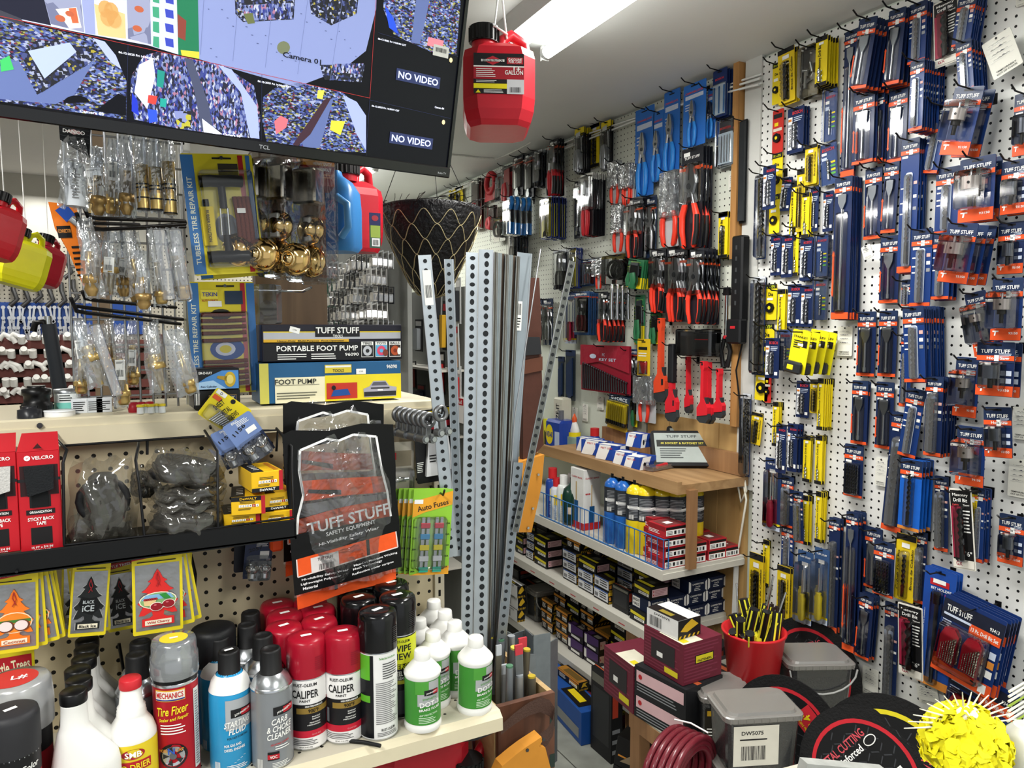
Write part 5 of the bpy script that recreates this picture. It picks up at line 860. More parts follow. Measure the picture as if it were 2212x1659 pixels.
# ================= LOCKSETS =================
GOLD=mat('dcb878',.12,1,.06);GOLD2=mat('eccf98',.1,1,.03)
def lockset(label,box,Y,rz):
    cx,z,w_,h_=GP(*box,Y);t=thing('lockset_pack',label,'door knob pack',(cx,Y,z),rz,'brass lockset blister packs');d=.075
    def dial(q,v,r,face):
        c=(0,0,-h_*v);q.T=Matrix.Translation((0,-.02,-h_*v))@Matrix.Rotation(pi/2,4,'X')
        q.lathe([(r,0),(r,.006),(r*.8,.010),(r*.45,.016),(r*.45,.026),(r*.85,.034),(r*1.0,.044),(r*.98,.056),(r*.8,.066),(r*.5,.070),(.001,.070)]if face else[(r,0),(r,.008),(r*.7,.014),(r*.5,.02),(.001,.022)],GOLD,n=32)
        if face:q.lathe([(r*.50,.0695),(r*.50,.073),(r*.40,.0735),(r*.38,.071),(r*.22,.071),(r*.22,.076),(.001,.0762)],GOLD2,n=28);q.box((-.0012,-.006,.0762),(.0012,.006,.0766),BLACK)
        else:q.box((-.010,-.022,.012),(.010,.022,.020),mat('c9c5bd',.3,.5),.002)
        q.T=None
    q=MB();dial(q,.83,.030,True);q.build('door_knob',t);q=MB();dial(q,.58,.028,False);q.build('deadbolt',t)
    q=MB();q.box((-.026,-.045,-h_*.38),(.026,-.012,-h_*.10),mat('e6dccb',.15,1),.004);q.build('latch',t)
    q=MB();cl=clear('eef0f2',gloss=.05,rough=.03,bump=.1,scale=20,haze=.0)
    q.loft([[(a,yy,b) for a,b in rr(-w_/2*k,-h_*(1-.0),w_/2*k,-h_*kk,.012)]for yy,k,kk in((.0,1,0),(-.03,.97,.03),(-.05,.92,.06))],cl,True,True,False);q.prism(rr(-w_*.52,-h_*1.01,w_*.52,.012,.01),.0,.002,cl);q.build('blister',t)
lockset('brass lockset blister at front end, nearest blue jug',(640,345,735,612),1.43,radians(-50))
lockset('brass lockset blister, middle one on the hook',(580,338,662,602),1.43,radians(-50))
lockset('brass lockset blister, tucked behind the repair kit card',(530,340,606,590),1.45,radians(-50))
pegh('chrome hook through the lockset packs',A(560,360,1.62),A(668,384,1.40),.006)
q=MB();q.tube([A(560,628,1.62),A(655,629,1.45),A(672,621,1.43)],.0028,CHROME,8);tag(q.build('peg_hook'),'empty chrome hook above the foot pump box','hook')
q=MB();cx,z,w_,h_=GP(556,615,612,700,1.55);t=thing('lockset_pack','dark clear lockset blister partly hidden above the pump box','door knob pack',(cx,1.55,z),radians(-40));q.prism(rr(-w_/2,-h_,w_/2,0,.006),-.02,.0,clear('b9bcc0',gloss=.12,rough=.05,haze=.08));q.build('blister',t);q=MB();q.cyl((0,0,-h_*.6),(0,-.015,-h_*.6),.016,mat('8f8a82',.3,.7));q.build('deadbolt',t)
# deadbolt retail box behind
cx,z,w_,h_=GP(655,322,722,402,1.52);t=thing('deadbolt_box','red and yellow deadbolt box behind the lockset packs','box',(cx,1.52,z-h_),radians(-6));q=MB();q.box((-w_*.7,0,0),(w_/2,.07,h_*1.3),mat('8a1f1c',.4),.001);q.rect(-w_*.7,h_*.55,w_/2,h_,-.0006,mat('d8902c',.4));q.text('KNOB SET &',w_*.12,h_*.76,.006,-.001,WHITE,w_*.6);q.text('HEAVY DUTY',w_*.12,h_*.6,.006,-.001,WHITE,w_*.6);q.text('DEADBOLT',w_*.12,h_*.45,.006,-.001,WHITE,w_*.55);q.lines(-w_*.2,w_*.4,h_*.2,h_*.35,2,-.001,mat('d88a60',.4));q.rect(-w_*.4,h_*.9,w_*.3,h_*1.25,-.001,mat('2a1a12',.4));q.build('box',t)
# ================= FOOT PUMP BOXES =================
def pump(label,x0,y0,x1,y1,Y,st):
    cx,z,w_,h_=GP(x0,y0,x1,y1,Y);t=thing('foot_pump_box',label,'box',(cx,Y,z-h_),radians(0));q=MB();q.box((-w_/2,0,0),(w_/2,.10,h_),mat('1b1a26',.4) if st==0 else mat('245a86',.4),.0012);y=-.0008;U=lambda u:(u-.5)*w_;V=lambda v:v*h_
    if st==0:
        q.rect(U(.01),V(.02),U(.99),V(.52),y,mat('121216',.4));q.rect(U(.01),V(.60),U(.99),V(.78),y,mat('b0b2b8',.35,.3));q.rect(U(.01),V(.78),U(.99),V(.81),y-.0003,mat('e0c62a',.4));q.rect(U(.01),V(.50),U(.60),V(.60),y,mat('d8a82c',.4));q.rect(U(.36),V(.66),U(.68),V(.96),y-.0006,mat('15151a',.4));q.text('TUFF STUFF',U(.52),V(.84),V(.17),y-.001,WHITE,w_*.31);q.text('TOOLS',U(.52),V(.68),V(.08),y-.001,WHITE,w_*.07)
        q.text('Heavy-Duty  Multi-Purpose  Foot-Operated',U(.33),V(.55),V(.05),y-.001,INK,w_*.46,0,0,.2);q.text('PORTABLE FOOT PUMP',U(.38),V(.35),V(.15),y-.001,WHITE,w_*.57);q.text('96090',U(.62),V(.17),V(.09),y-.001,WHITE,w_*.1);q.lines(U(.1),U(.3),V(.04),V(.22),3,y-.001,WHITE,2);q.lines(U(.33),U(.52),V(.04),V(.22),3,y-.001,WHITE,5)
        for i,(s_,c_) in enumerate((('TIRES','1c1c20'),('TOYS','5aa5cf'),('BALLS','3a2a24'))):
            u=.69+.105*i;q.rect(U(u),V(.08),U(u+.09),V(.52),y-.0006,WHITE);q.text(s_,U(u+.045),V(.47),V(.07),y-.0012,INK,w_*.07);q.rect(U(u+.003),V(.10),U(u+.087),V(.42),y-.001,mat(c_,.4))
            q.ell(U(u+.045),V(.26),w_*.033,h_*.14,y-.0014,mat(('b9bcc2','d8486a','b3502a')[i],.4));q.ell(U(u+.045),V(.26),w_*.014,h_*.055,y-.0018,mat(('2a2a2e','5aa5cf','7a2f1c')[i],.4))
        q.ell(U(.87),V(.2),w_*.02,h_*.1,y-.002,mat('7a3a2a',.4));q.ell(U(.975),V(.24),w_*.014,h_*.1,y-.002,WHITE)
    else:
        q.rect(U(.10),V(.0),U(1),V(.64),y,mat('efe9c8',.4));q.rect(U(.44),V(.0),U(1),V(.66),y-.0003,mat('e8d42c',.4));q.rect(U(0),V(.0),U(.06),V(1),y-.0002,mat('c9c25a',.4));q.add([(U(.44),y-.0012,V(.93)),(U(.44),y-.0012,V(.72)),(U(.63),y-.0012,V(.72)),(U(.63),y-.0012,V(.93))],[(0,1,2,3)],mat('d8c23a',.4));q.rect(U(.445),V(.86),U(.625),V(.91),y-.0016,mat('e8e8e0',.4));q.text('TOOLS',U(.535),V(.78),V(.08),y-.0016,INK,w_*.08);q.text('96090',U(.93),V(.85),V(.10),y-.001,WHITE,w_*.08)
        q.text('FOOT PUMP',U(.24),V(.53),V(.13),y-.0012,mat('3a3a34',.4),w_*.28);q.rect(U(.1),V(.44),U(.40),V(.45),y-.0012,mat('3a3a34',.4));q.lines(U(.11),U(.4),V(.08),V(.28),3,y-.001,mat('6a6a5a',.5));q.rect(U(.45),V(.05),U(.67),V(.46),y-.001,mat('c23828',.4));q.prism([(U(.48),V(.12)),(U(.62),V(.14)),(U(.60),V(.30)),(U(.50),V(.28))],y-.002,y-.001,mat('26509a',.4));q.ell(U(.5),V(.34),w_*.015,h_*.06,y-.0022,INK)
        q.poly([(U(.72),V(.06)),(U(.96),V(.06)),(U(.965),V(.30)),(U(.91),V(.34)),(U(.88),V(.48)),(U(.79),V(.48)),(U(.76),V(.34)),(U(.715),V(.28))],y-.001,mat('a8a6b4',.4));q.rect(U(.72),V(.08),U(.96),V(.2),y-.0014,mat('2a2a2e',.4));q.rect(U(.77),V(.27),U(.91),V(.31),y-.0014,mat('3a3a3e',.4));q.poly([(U(.79),V(.45)),(U(.88),V(.45)),(U(.895),V(.36)),(U(.775),V(.36))],y-.0014,mat('5a5a66',.4));q.rect(U(.82),V(.22),U(.86),V(.26),y-.0016,WHITE)
    q.build('box',t)
    q=MB();q.T=Matrix.Translation(((.22-.5)*w_ if st==0 else(.70-.5)*w_,0,h_*(.85 if st==0 else.74)))@Matrix.Rotation(radians(15 if st==0 else 0),4,'Y');q.box((-.010,-.0016,-.0055),(.010,-.001,.0055),WHITE);q.text('17.99',0,0,.003,-.002,mat('777777',.5));q.build('price_sticker',t)
pump('black portable foot pump box stacked on the blue one',573,701,874,779,1.50,0);pump('blue and yellow foot pump box on the ledge',568,782,872,866,1.495,1)
# ================= JUG, SMALL RED CAN, FIBRE BASKET =================
p=at(722,545,y=1.78);t=thing('water_jug','blue plastic jug hanging behind the lockset packs','jug',p,radians(-35));q=MB();bl=mat('3f86c8',.3,var=.03);q.loft([[(x_,y_,z_) for x_,y_ in[(a*kx,b*kx) for a,b in rr(-.06,-.05,.06,.05,.025)]]for z_,kx in((0,.85),(.012,1),(.10,1),(.14,.95),(.165,.7),(.18,.35),(.19,.3))],bl,True,True,True);q.build('body',t);q=MB();q.tube([(.03,-.06,.12),(.06,-.075,.10),(.06,-.07,.05),(.04,-.058,.03)],.009,mat('5a9ad4',.3),8);q.build('grip',t)
p=at(768,545,y=1.98);g_=gas_can('smaller red gas can hanging behind the blue jug',(p.x,p.y,p.z),radians(10),'b5202e',.15,.09,.185,lab=False);q=MB();q.tube([(0,0,.2),(0,0,CEIL-p.z)],.002,STR,5);q.build('string',g_)
cx,z,w_,h_=GP(798,460,822,536,1.86);t=thing('hang_tag','garden company hang tag on the small red can','tag',(cx,1.86,z),0);q=MB();q.box((-w_/2,-.0008,-h_),(w_/2,.0008,0),mat('3a5a4a',.4));q.rect(-w_/2,-h_*.35,w_/2,0,-.0012,mat('262c58',.4));q.rect(-w_*.4,-h_*.7,w_*.45,-h_*.36,-.0012,mat('9ab04a',.4));q.rect(-w_*.3,-h_*.95,w_*.4,-h_*.72,-.0014,WHITE);q.bars(-w_*.2,w_*.3,-h_*.92,-h_*.76,-.0018,INK,8);q.ell(0,-h_*.15,w_*.3,h_*.08,-.0016,mat('a8303a',.4));q.build('tag',t)
YK=2.05;a=A(828,436,YK);b=A(1028,445,YK);c=A(935,640,YK);RT=(b.x-a.x)/2;cxk=(a.x+b.x)/2;zt_=A(925,446,YK).z;hk2=zt_-A(935,645,YK).z
t=thing('hanging_planter','black fibre cone hanging basket with wire netting','hanging basket',(cxk,YK,zt_));q=MB();FB=mat('0e0e10',.5,var=.7,scale=90,bump=1.5);FB2=mat('232327',.3,var=.3)
prof=[(RT*.94,0),(RT,-.004),(RT*1.0,-.016),(RT*.96,-hk2*.18),(RT*.86,-hk2*.35),(RT*.72,-hk2*.52),(RT*.56,-hk2*.70),(RT*.42,-hk2*.85),(RT*.26,-hk2*.96),(.001,-hk2)];q.lathe(prof,FB,n=40);q.lathe([(RT*.94,0),(RT*.85,-.03),(.001,-.05)],FB,n=30,caps=False)
R=random.Random(4)
for i in range(240):
    v=R.random()**.8;rad=RT*(1-.86*v)*(1.0+.04*(1-v));z_=-hk2*v*.95;a0=R.uniform(0,6.28);da=R.uniform(.5,1.3);q.tube([((rad+.002)*cos(a0+da*k/4),(rad+.002)*sin(a0+da*k/4),z_+.01*R.uniform(-1,1)*k/4+(.004*sin(k))) for k in range(5)],.0015,FB2,3)
for i in range(26):a0=R.uniform(0,6.28);q.tube([(RT*cos(a0),RT*sin(a0),-.01),((RT+.01)*cos(a0+.1),(RT+.01)*sin(a0+.1),.0+.012*R.random()),((RT+.03)*cos(a0+.2),(RT+.03)*sin(a0+.2),.004+.01*R.random())],.0009,FB,3)
q.build('fibre_cone',t)
q=MB();NW=mat('a39772',.4,.3)
def cr_(v):
    v=min(max(v,0),1);zz_=-hk2*v
    for(r0,z0_),(r1,z1_) in zip(prof[1:],prof[2:]):
        if z0_>=zz_>=z1_:k=(z0_-zz_)/(z0_-z1_+1e-9);return r0+(r1-r0)*k+.004
    return.004
nc=12
for j in range(6):
    for i in range(nc):
        for s_ in(-1,1):
            a0=(i+.5*(j%2))*2*pi/nc;v0,v1=.10+.15*j,.10+.15*(j+1)-.0;pts=[]
            for k in range(7):
                u=k/6;vv=v0+(v1-v0)*(u*u*(3-2*u));aa=a0+s_*pi/nc*u;r_=cr_(vv);pts.append((r_*cos(aa),r_*sin(aa),-hk2*vv))
            q.tube(pts,.0013,NW,4,False)
q.build('wire_netting',t)
for i,(px,py) in enumerate(((853,372),(940,378),(968,345))):
    q=MB();e=((A(828,440,YK)),(A(945,437,YK+.1)),(A(1012,440,YK)))[i];tp_=at(px,py,y=YK);d_=(Vector(tp_)-Vector(e));top=Vector(e)+d_*((CEIL-e.z)/d_.z) if d_.z>.02 else Vector(tp_);q.tube([Vector(e)-Vector((cxk,YK,zt_)),top-Vector((cxk,YK,zt_))],.0011,BLACK,5);q.build('hanging_wire',t)
# ================= CARDS HANGING ON THE PEG WALLS =================
NV=mat('15254c',.34,var=.08,coat=.15);NVB=mat('17346e',.34,var=.05,coat=.15);OR_=mat('e2562a',.35,var=.04);ORY=mat('d98a3a',.35);LBL=mat('c9d3e6',.35);CYE=mat('e8cf1e',.38,var=.05);CRD=mat('b8242c',.4);SBK=mat('121314',.4,.2,.2);GREY=mat('9a9da2',.35,.3)
HD=mat('4a4e52',.35,.6);RH=mat('e03a26',.38,var=.05);BH=mat('2a7fd0',.35,var=.04);BR_=mat('7a2020',.4)
FY_=-.0022
def hole(q,w_,h_,k=.05):q.rect(-w_*.16,-h_*k-.003,w_*.16,-h_*k+.002,FY_,BLK2)
def wds(q,s,x,z,h,w_,m=WHITE,rot=0,y=-.003):q.text(s,x,z,h,y,m,w_,rot)
def c_ts(word,base=NVB,bot=OR_,arrow=False,side=False,bh=.05):
    def f(q,w_,h_):
        u=min(w_*.5,.03);q.rect(-w_/2,-.006-u*1.5,w_/2,-.001,FY_+.0002,mat('22304e',.32));hole(q,w_,h_,min(.05,.008/h_));wds(q,'TUFF STUFF',0,-.012-u*.35,u*.32,w_*.78);q.rect(-w_/2,-.014-u*1.05,w_/2,-.014-u*.65,FY_-.0003,OR_);wds(q,word,w_*.08,-.014-u*.85,u*.24,w_*.6);q.rect(-w_*.42,-.016-u*1.35,-w_*.1,-.016-u*1.12,FY_-.0003,WHITE)
        q.rect(-w_/2,-h_+.001,w_/2,-h_+max(.006,h_*bh),FY_,bot);q.rect(-.002,-.020-u*.9,.009,-.014-u*.6,-.003,WHITE)
        if arrow:x=-w_*.34;q.rect(x-.002,-h_*.80,x+.002,-h_*.55,-.0126,OR_);[q.poly([(x-.0042,-h_*a),(x+.0042,-h_*a),(x,-h_*b)],-.0126,OR_) for a,b in((.55,.51),(.80,.84))]
        if side:q.poly(rr(-w_*.19,-h_*.95,w_*.19,-h_*.25,min(.006,w_*.15)),FY_-.0004,LBL);[q.rect(w_*.26,-h_*v-w_*.16,w_*.44,-h_*v,FY_,mm) for v,mm in((.32,mat('d9a9a0',.4)),(.42,WHITE),(.51,GREY))];[q.rect(-w_*.44,-h_*v-w_*.06,-w_*.28,-h_*v,FY_,WHITE) for v in(.36,.47,.55)]
    return f
def twist(q,r,z0,z1,x=0,y=-.008,m=None,n=22,turns=None):
    tr=turns or(z1-z0)/(r*5);q.loft([[(x+(r*cos(a))*cos(t)-(r*.52*sin(a))*sin(t),y+(r*cos(a))*sin(t)+(r*.52*sin(a))*cos(t),z0+(z1-z0)*i/n) for a in[k*pi/4 for k in range(8)]]for i in range(n+1) for t in[i/n*tr*2*pi]],m or SBK,True,True,True)
def p_mas(rf=.10,z0=.93,z1=.28,m=None):
    def f(q,w_,h_):r=w_*rf;L0,L1=-h_*z0,-h_*z1;q.cyl((0,-.002-r,L0),(0,-.002-r,L0+(L1-L0)*.25),r*.75,m or SBK,n=10);twist(q,r,L0+(L1-L0)*.22,L1,0,-.002-r,m)
    return f
def p_spade(q,w_,h_):
    r=w_*.05;k=w_*.24;zt_=-h_*.24 if h_<.2 else-.05;L=min(h_*.2,.04);q.cyl((0,-.006,-h_*.93),(0,-.006,zt_-L*1.2),r,STEEL,n=8);q.prism([(0,zt_+.004),(k*.15,zt_-.003),(k,zt_-.004),(k*.9,zt_-L*.7),(k*.25,zt_-L*1.2),(-k*.25,zt_-L*1.2),(-k*.9,zt_-L*.7),(-k,zt_-.004),(-k*.15,zt_-.003)],-.0075,-.0045,mat('8d9298',.3,.8));q.cyl((0,-.006,-h_*.93),(0,-.006,-h_*.86),r*1.5,STEEL,n=6)
def p_hole(q,w_,h_):
    r=w_*.26;z=-h_*.42;y=-.004-r;q.cyl((0,y,z-r*.7),(0,y,z+r*.7),r,mat('a39c98',.35,.7),n=20);[q.box((r*cos(a)-.001,y+r*sin(a)-.001,z+r*.7),(r*cos(a)+.001,y+r*sin(a)+.001,z+r*.78),HD) for a in[k*pi/10 for k in range(20)]];q.cyl((r*.3,y-r*.97,z),(r*.3,y-r*1.01,z),r*.16,BLACK,n=8);q.cyl((0,y,z+r*.6),(0,y,z+r*1.5),r*.12,STEEL,n=8);q.cyl((0,y,z-r*1.3),(0,y,z-r*.7),r*.55,SBK,n=6);q.cyl((0,y,z-r*2.5),(0,y,z-r*1.3),r*.26,SBK,n=6)
def c_hole(q,w_,h_):
    c_ts('Hole Saw',bh=.20)(q,w_,h_);wds(q,'93150',w_*.26,-h_*.88,.006,w_*.3);q.poly([(-w_*.42,-h_*.84),(-w_*.22,-h_*.84),(-w_*.22,-h_*.86),(-w_*.30,-h_*.86),(-w_*.32,-h_*.92),(-w_*.37,-h_*.92),(-w_*.35,-h_*.86),(-w_*.42,-h_*.86)],-.003,WHITE);q.lines(w_*.1,w_*.45,-h_*.30,-h_*.2,4,-.003,LBL)
def c_holew(q,w_,h_):c_hole(q,w_,h_);[q.rect(x*w_-w_*.07,-h_*v-w_*.14,x*w_+w_*.07,-h_*v,-.003,LBL) for x in(-.38,.38) for v in(.52,.66)]
def p_tube(q,w_,h_):r=w_*.17;q.cyl((0,-.004-r,-h_*.66),(0,-.004-r,-h_*.42),r*1.2,mat('4a4e56',.3,.7),n=14);q.cyl((0,-.004-r,-h_*.84),(0,-.004-r,-h_*.66),r*.4,SBK,n=8)
def c_bosch(q,w_,h_):hole(q,w_,h_);wds(q,'BOSCH',w_*.12,-h_*.12,w_*.16,w_*.6,mat('d23a3a',.4));q.rect(-w_*.44,-h_*.92,-w_*.18,-h_*.2,FY_,mat('e6e8ea',.4));q.text('Black Oxide',-w_*.31,-h_*.65,w_*.14,-.003,INK,h_*.4,pi/2);[q.rect(-w_*.42,-h_*v-w_*.12,-w_*.22,-h_*v,-.003,mat('c9772c',.4) if v==.24 else GREY) for v in(.24,.36)];q.rect(w_*.2,-h_*.92,w_*.42,-h_*.84,FY_,WHITE);q.lines(-w_*.1,w_*.44,-h_*.32,-h_*.2,3,FY_,LBL)
def c_blis(q,w_,h_):hole(q,w_,h_);wds(q,'BOSCH',0,-h_*.15,w_*.16,w_*.7,mat('d23a3a',.4));[q.rect(w_*.12,-h_*(.45+.09*i)-w_*.1,w_*.38,-h_*(.45+.09*i),FY_,mm) for i,mm in enumerate((CYE,mat('5fb04a',.4),CYE,mat('5fb04a',.4)))];q.rect(-w_*.4,-h_*.28,-w_*.1,-h_*.22,FY_,WHITE);q.rect(-w_*.4,-h_*.4,-w_*.1,-h_*.33,FY_,LBL)
def c_yb(q,w_,h_):q.rect(-w_*.5,-h_*.1,w_*.5,0,FY_,INK);q.text('Masonry Drill Bit',-w_*.1,-h_*.42,w_*.3,-.003,INK,h_*.5,pi/2);q.rect(-w_*.2,-h_*.17,w_*.2,-h_*.12,-.003,WHITE);q.rect(-w_*.5,-h_,w_*.5,-h_*.93,FY_,INK)
def c_irw(q,w_,h_):q.rect(-w_*.5,-h_*.09,w_*.5,0,FY_,INK);q.text('Cobalt Drill Bit',-w_*.34,-h_*.55,w_*.12,-.003,INK,h_*.6,pi/2);q.text('Broca de Cobalto',w_*.34,-h_*.5,w_*.12,-.003,INK,h_*.6,pi/2);q.rect(-w_*.2,-h_*.2,w_*.2,-h_*.13,-.003,WHITE)
def c_die(q,w_,h_):q.rect(-w_*.5,-h_*.12,w_*.5,0,FY_,INK);wds(q,'IRWIN',0,-h_*.07,w_*.2,w_*.7,mat('b8c22a',.4));q.text('Die',0,-h_*.28,w_*.25,-.003,INK,w_*.4);q.rect(-w_*.3,-h_*.45,w_*.2,-h_*.38,-.003,WHITE)
def p_die(q,w_,h_):q.cyl((0,-.002,-h_*.66),(0,-.009,-h_*.66),w_*.34,SBK,n=8);q.cyl((0,-.009,-h_*.66),(0,-.0095,-h_*.66),w_*.12,CYE,n=10)
def c_red(q,w_,h_):q.rect(-w_*.3,-h_*.38,w_*.05,-h_*.3,FY_,CYE);q.rect(-w_*.4,-h_*.2,w_*.4,-h_*.1,FY_,INK);q.rect(-w_*.4,-h_*.5,w_*.4,-h_*.43,FY_,mat('d8c8b8',.4))
def c_gx(q,w_,h_):
    q.rect(-w_*.46,-h_*.98,w_*.46,-h_*.02,FY_,mat('18181a',.4));wds(q,'Masonry',0,-h_*.08,h_*.045,w_*.7);wds(q,'Drill Bit',0,-h_*.14,h_*.045,w_*.62);q.rect(-w_*.44,-h_*.86,0,-h_*.22,-.0028,mat('9a2340',.4));wds(q,'Carbide',-w_*.22,-h_*.2,.005,w_*.3,mat('d84a4a',.4));wds(q,'Tipped',w_*.25,-h_*.2,.005,w_*.28);q.lines(w_*.1,w_*.42,-h_*.55,-h_*.25,7,-.003,WHITE);wds(q,'6"',w_*.28,-h_*.80,h_*.06,None,WHITE);q.rect(-w_*.46,-h_*.98,w_*.46,-h_*.88,-.0028,mat('e6e2d6',.4));wds(q,'GX',-w_*.2,-h_*.93,h_*.05,w_*.28,mat('9a2340',.4))
def c_tag(q,w_,h_):
    q.ell(0,-h_*.06,.003,.003,FY_,INK,8);R=random.Random(int(w_*1e5));wds(q,'TEMPORARILY',0,-h_*.86,h_*.04,w_*.7,INK);wds(q,'OUT OF STOCK',0,-h_*.93,h_*.04,w_*.7,INK)
    for i in range(4):z=-h_*(.2+.13*i);q.rect(-w_*.4,z-.0004,w_*.4,z,-.003,GREY);q.add([(-w_*.3+w_*.07*k,-.003,z+.003+.003*R.random()*(k%2)) for k in range(9)]+[(-w_*.3+w_*.07*k,-.003,z+.0037+.003*R.random()*(k%2)) for k in range(9)],[(k,k+1,10+k,9+k) for k in range(8)],mat('4a4a58',.6))
def p_scd(m):return lambda q,w_,h_:(q.cyl((0,-.012,-h_*.60),(0,-.012,-h_*.25),.0028,CHROME,n=8),q.lathe([(.001,0),(.009,.002),(.0125,.012),(.011,.03),(.0125,.045),(.010,.055),(.004,.058)],m,c=(0,-.012),n=12) if 0 else[q.loft([[(r_*cos(a*pi/6),-.012+r_*sin(a*pi/6),z_) for a in range(12)]for r_,z_ in((.006,-h_*.95),(.011,-h_*.93),(.013,-h_*.85),(.0115,-h_*.72),(.013,-h_*.64),(.008,-h_*.60),(.010,-h_*.585),(.003,-h_*.575))],m,True,True,True)])
def c_scd(q,w_,h_):wds(q,'TUFF STUFF',0,-h_*.08,.006,w_*.7);q.rect(-w_/2,-h_,w_/2,-h_*.93,FY_,LBL);q.rect(-w_/2,-h_*.93,w_/2,-h_*.90,FY_,CYE);q.rect(-w_*.2,-h_*.2,w_*.2,-h_*.15,-.003,WHITE)
def c_stan(q,w_,h_):wds(q,'STANLEY',0,-h_*.15,h_*.05,w_*.8,INK);q.lines(-w_*.35,w_*.2,-h_*.42,-h_*.22,4,-.003,INK);q.rect(w_*.15,-h_*.38,w_*.4,-h_*.22,FY_,INK);q.rect(-w_*.1,-h_*.36,w_*.2,-h_*.3,-.0034,WHITE)
def p_stan(q,w_,h_):q.box((-w_*.5,-.024,-h_*1.0),(w_*.42,-.002,-h_*.72),mat('2a2c2e',.3),.006);q.box((-w_*.25,-.026,-h_*.92),(w_*.1,-.022,-h_*.80),CYE,.002)
def c_holder(q,w_,h_):hole(q,w_,h_,.03);q.rect(-w_*.3,-h_*.14,w_*.3,-h_*.09,FY_,CRD);wds(q,'BIT HOLDER',w_*.08,-h_*.165,h_*.022,w_*.66);wds(q,'12"',w_*.25,-h_*.2,h_*.02,None,mat('e0305a',.4));q.rect(-w_*.2,-h_*.12,w_*.2,-h_*.085,-.003,WHITE);q.rect(-w_/2,-h_,w_/2,-h_*.93,FY_,ORY);q.text('Quick release extension bit holder',-w_*.40,-h_*.6,.0035,-.003,LBL,h_*.5,pi/2)
def p_rod(q,w_,h_):q.cyl((0,-.010,-h_*.95),(0,-.010,-h_*.26),.005,DSTEEL,n=10);q.cyl((0,-.010,-h_*.28),(0,-.010,-h_*.19),.009,SBK,n=12)
def c_set(q,w_,h_):
    q.rect(-w_/2,-h_*.3,w_/2,-h_*.05,FY_,mat('202433',.35));wds(q,'TUFF STUFF',-w_*.22,-h_*.15,h_*.08,w_*.42);q.rect(-w_*.46,-h_*.25,w_*.0,-h_*.22,-.003,LBL);q.rect(-w_*.02,-h_*.34,w_*.48,-h_*.22,-.003,OR_);wds(q,'13 Pc. Drill Bit Set',w_*.23,-h_*.28,h_*.05,w_*.44,WHITE,0,-.0036);wds(q,'93413',w_*.36,-h_*.17,h_*.045,w_*.15);q.poly([(-w_/2,-h_),(w_/2,-h_),(w_/2,-h_*.84),(-w_*.2,-h_*.86),(-w_/2,-h_*.74)],FY_,OR_);q.rect(w_*.3,-h_*.97,w_*.42,-h_*.86,-.003,WHITE)
    [q.rect(w_*.36,-h_*v,w_*.46,-h_*(v-.09),-.003,mm) for v,mm in((.52,LBL),(.64,ORY),(.76,WHITE))];q.lines(-w_*.46,-w_*.3,-h_*.42,-h_*.3,4,-.003,LBL)
def p_set(q,w_,h_):
    rc=mat('a31c2a',.2,coat=.4)
    for s_ in(-1,1):
        x=s_*w_*.19-w_*.06;q.prism([(x-w_*.15,-h_*.80),(x+w_*.13,-h_*.84),(x+w_*.15,-h_*.44),(x+w_*.06,-h_*.36),(x-w_*.1,-h_*.38),(x-w_*.16,-h_*.50)],-.016,-.003,rc)
        for i in range(7):twist(q,.0014+.0004*i,-h_*.80,-h_*(.46+.02*(6-i)),x-w_*.10+i*w_*.036,-.019,mat('c9bfb0',.25,.8),10)
def p_bits5(q,w_,h_):[twist(q,w_*.06,-h_*.92,-h_*.38,-w_*.26+i*w_*.13,-.008,None,14) for i in range(5)]
def c_junk(q,w_,h_):hole(q,w_,h_)
def p_metal(q,w_,h_):R=random.Random(int(h_*1e4));[q.cyl((R.uniform(-.3,.3)*w_,-.012,-h_*R.uniform(.35,.9)),(R.uniform(-.3,.3)*w_,-.008,-h_*R.uniform(.35,.9)),w_*.07,mat('8d8f8c',.3,.8),n=8) for _ in range(5)]
# --- pliers and wrenches ---
def pliers(q,L,hc,hc2=None,head=STEEL,hl=.55,wd=.24,y=-.012,curve=1,thin=1):
    Z=lambda v:-L*v;r=L*.036*thin;j=wd*L*.5
    q.prism([(0,Z(0)),(j*.35,Z(.02)),(j*.7,Z(.14)),(j*.8,Z(.24)),(j*.4,Z(.40)),(-j*.4,Z(.40)),(-j*.8,Z(.24)),(-j*.6,Z(.14)),(-j*.25,Z(.01))],y-.005,y+.005,head);q.rect(-j*.05,Z(.2),j*.05,Z(0),y-.0055,INK);q.cyl((0,y-.007,Z(.27)),(0,y+.006,Z(.27)),j*.28,HD,n=14)
    for s_ in(-1,1):
        p_=[(s_*j*.25,y+s_*.003,Z(.34)),(s_*j*.62,y,Z(.48)),(s_*j*(1.0 if curve else.7),y,Z(.62)),(s_*j*(.98 if curve else.6),y,Z(.80)),(s_*j*.72,y,Z(.97)),(s_*j*.66,y,Z(1))]
        q.tube(p_[:3],r*.8,head,8);n_=len(p_);q.loft([[(px+rr__*cos(a*pi/4),py+rr__*.8*sin(a*pi/4),pz) for a in range(8)]for(px,py,pz),rr__ in zip(p_[1:],(r*1.1,r*1.35,r*1.3,r*1.15,r*.5))],hc,True,True,True)
        if hc2:q.loft([[(px+s_*r*.5+r*.95*cos(a*pi/4),py-r*.3+r*.9*sin(a*pi/4),pz) for a in range(8)]for(px,py,pz) in p_[2:5]],hc2,True,True,True)
def P_pl(hc,hc2=None,top=.0,L=1.0,**k):
    def f(q,w_,h_):q.T=Matrix.Translation((0,0,-h_*top));pliers(q,h_*(L-top),hc,hc2,**k)
    return f
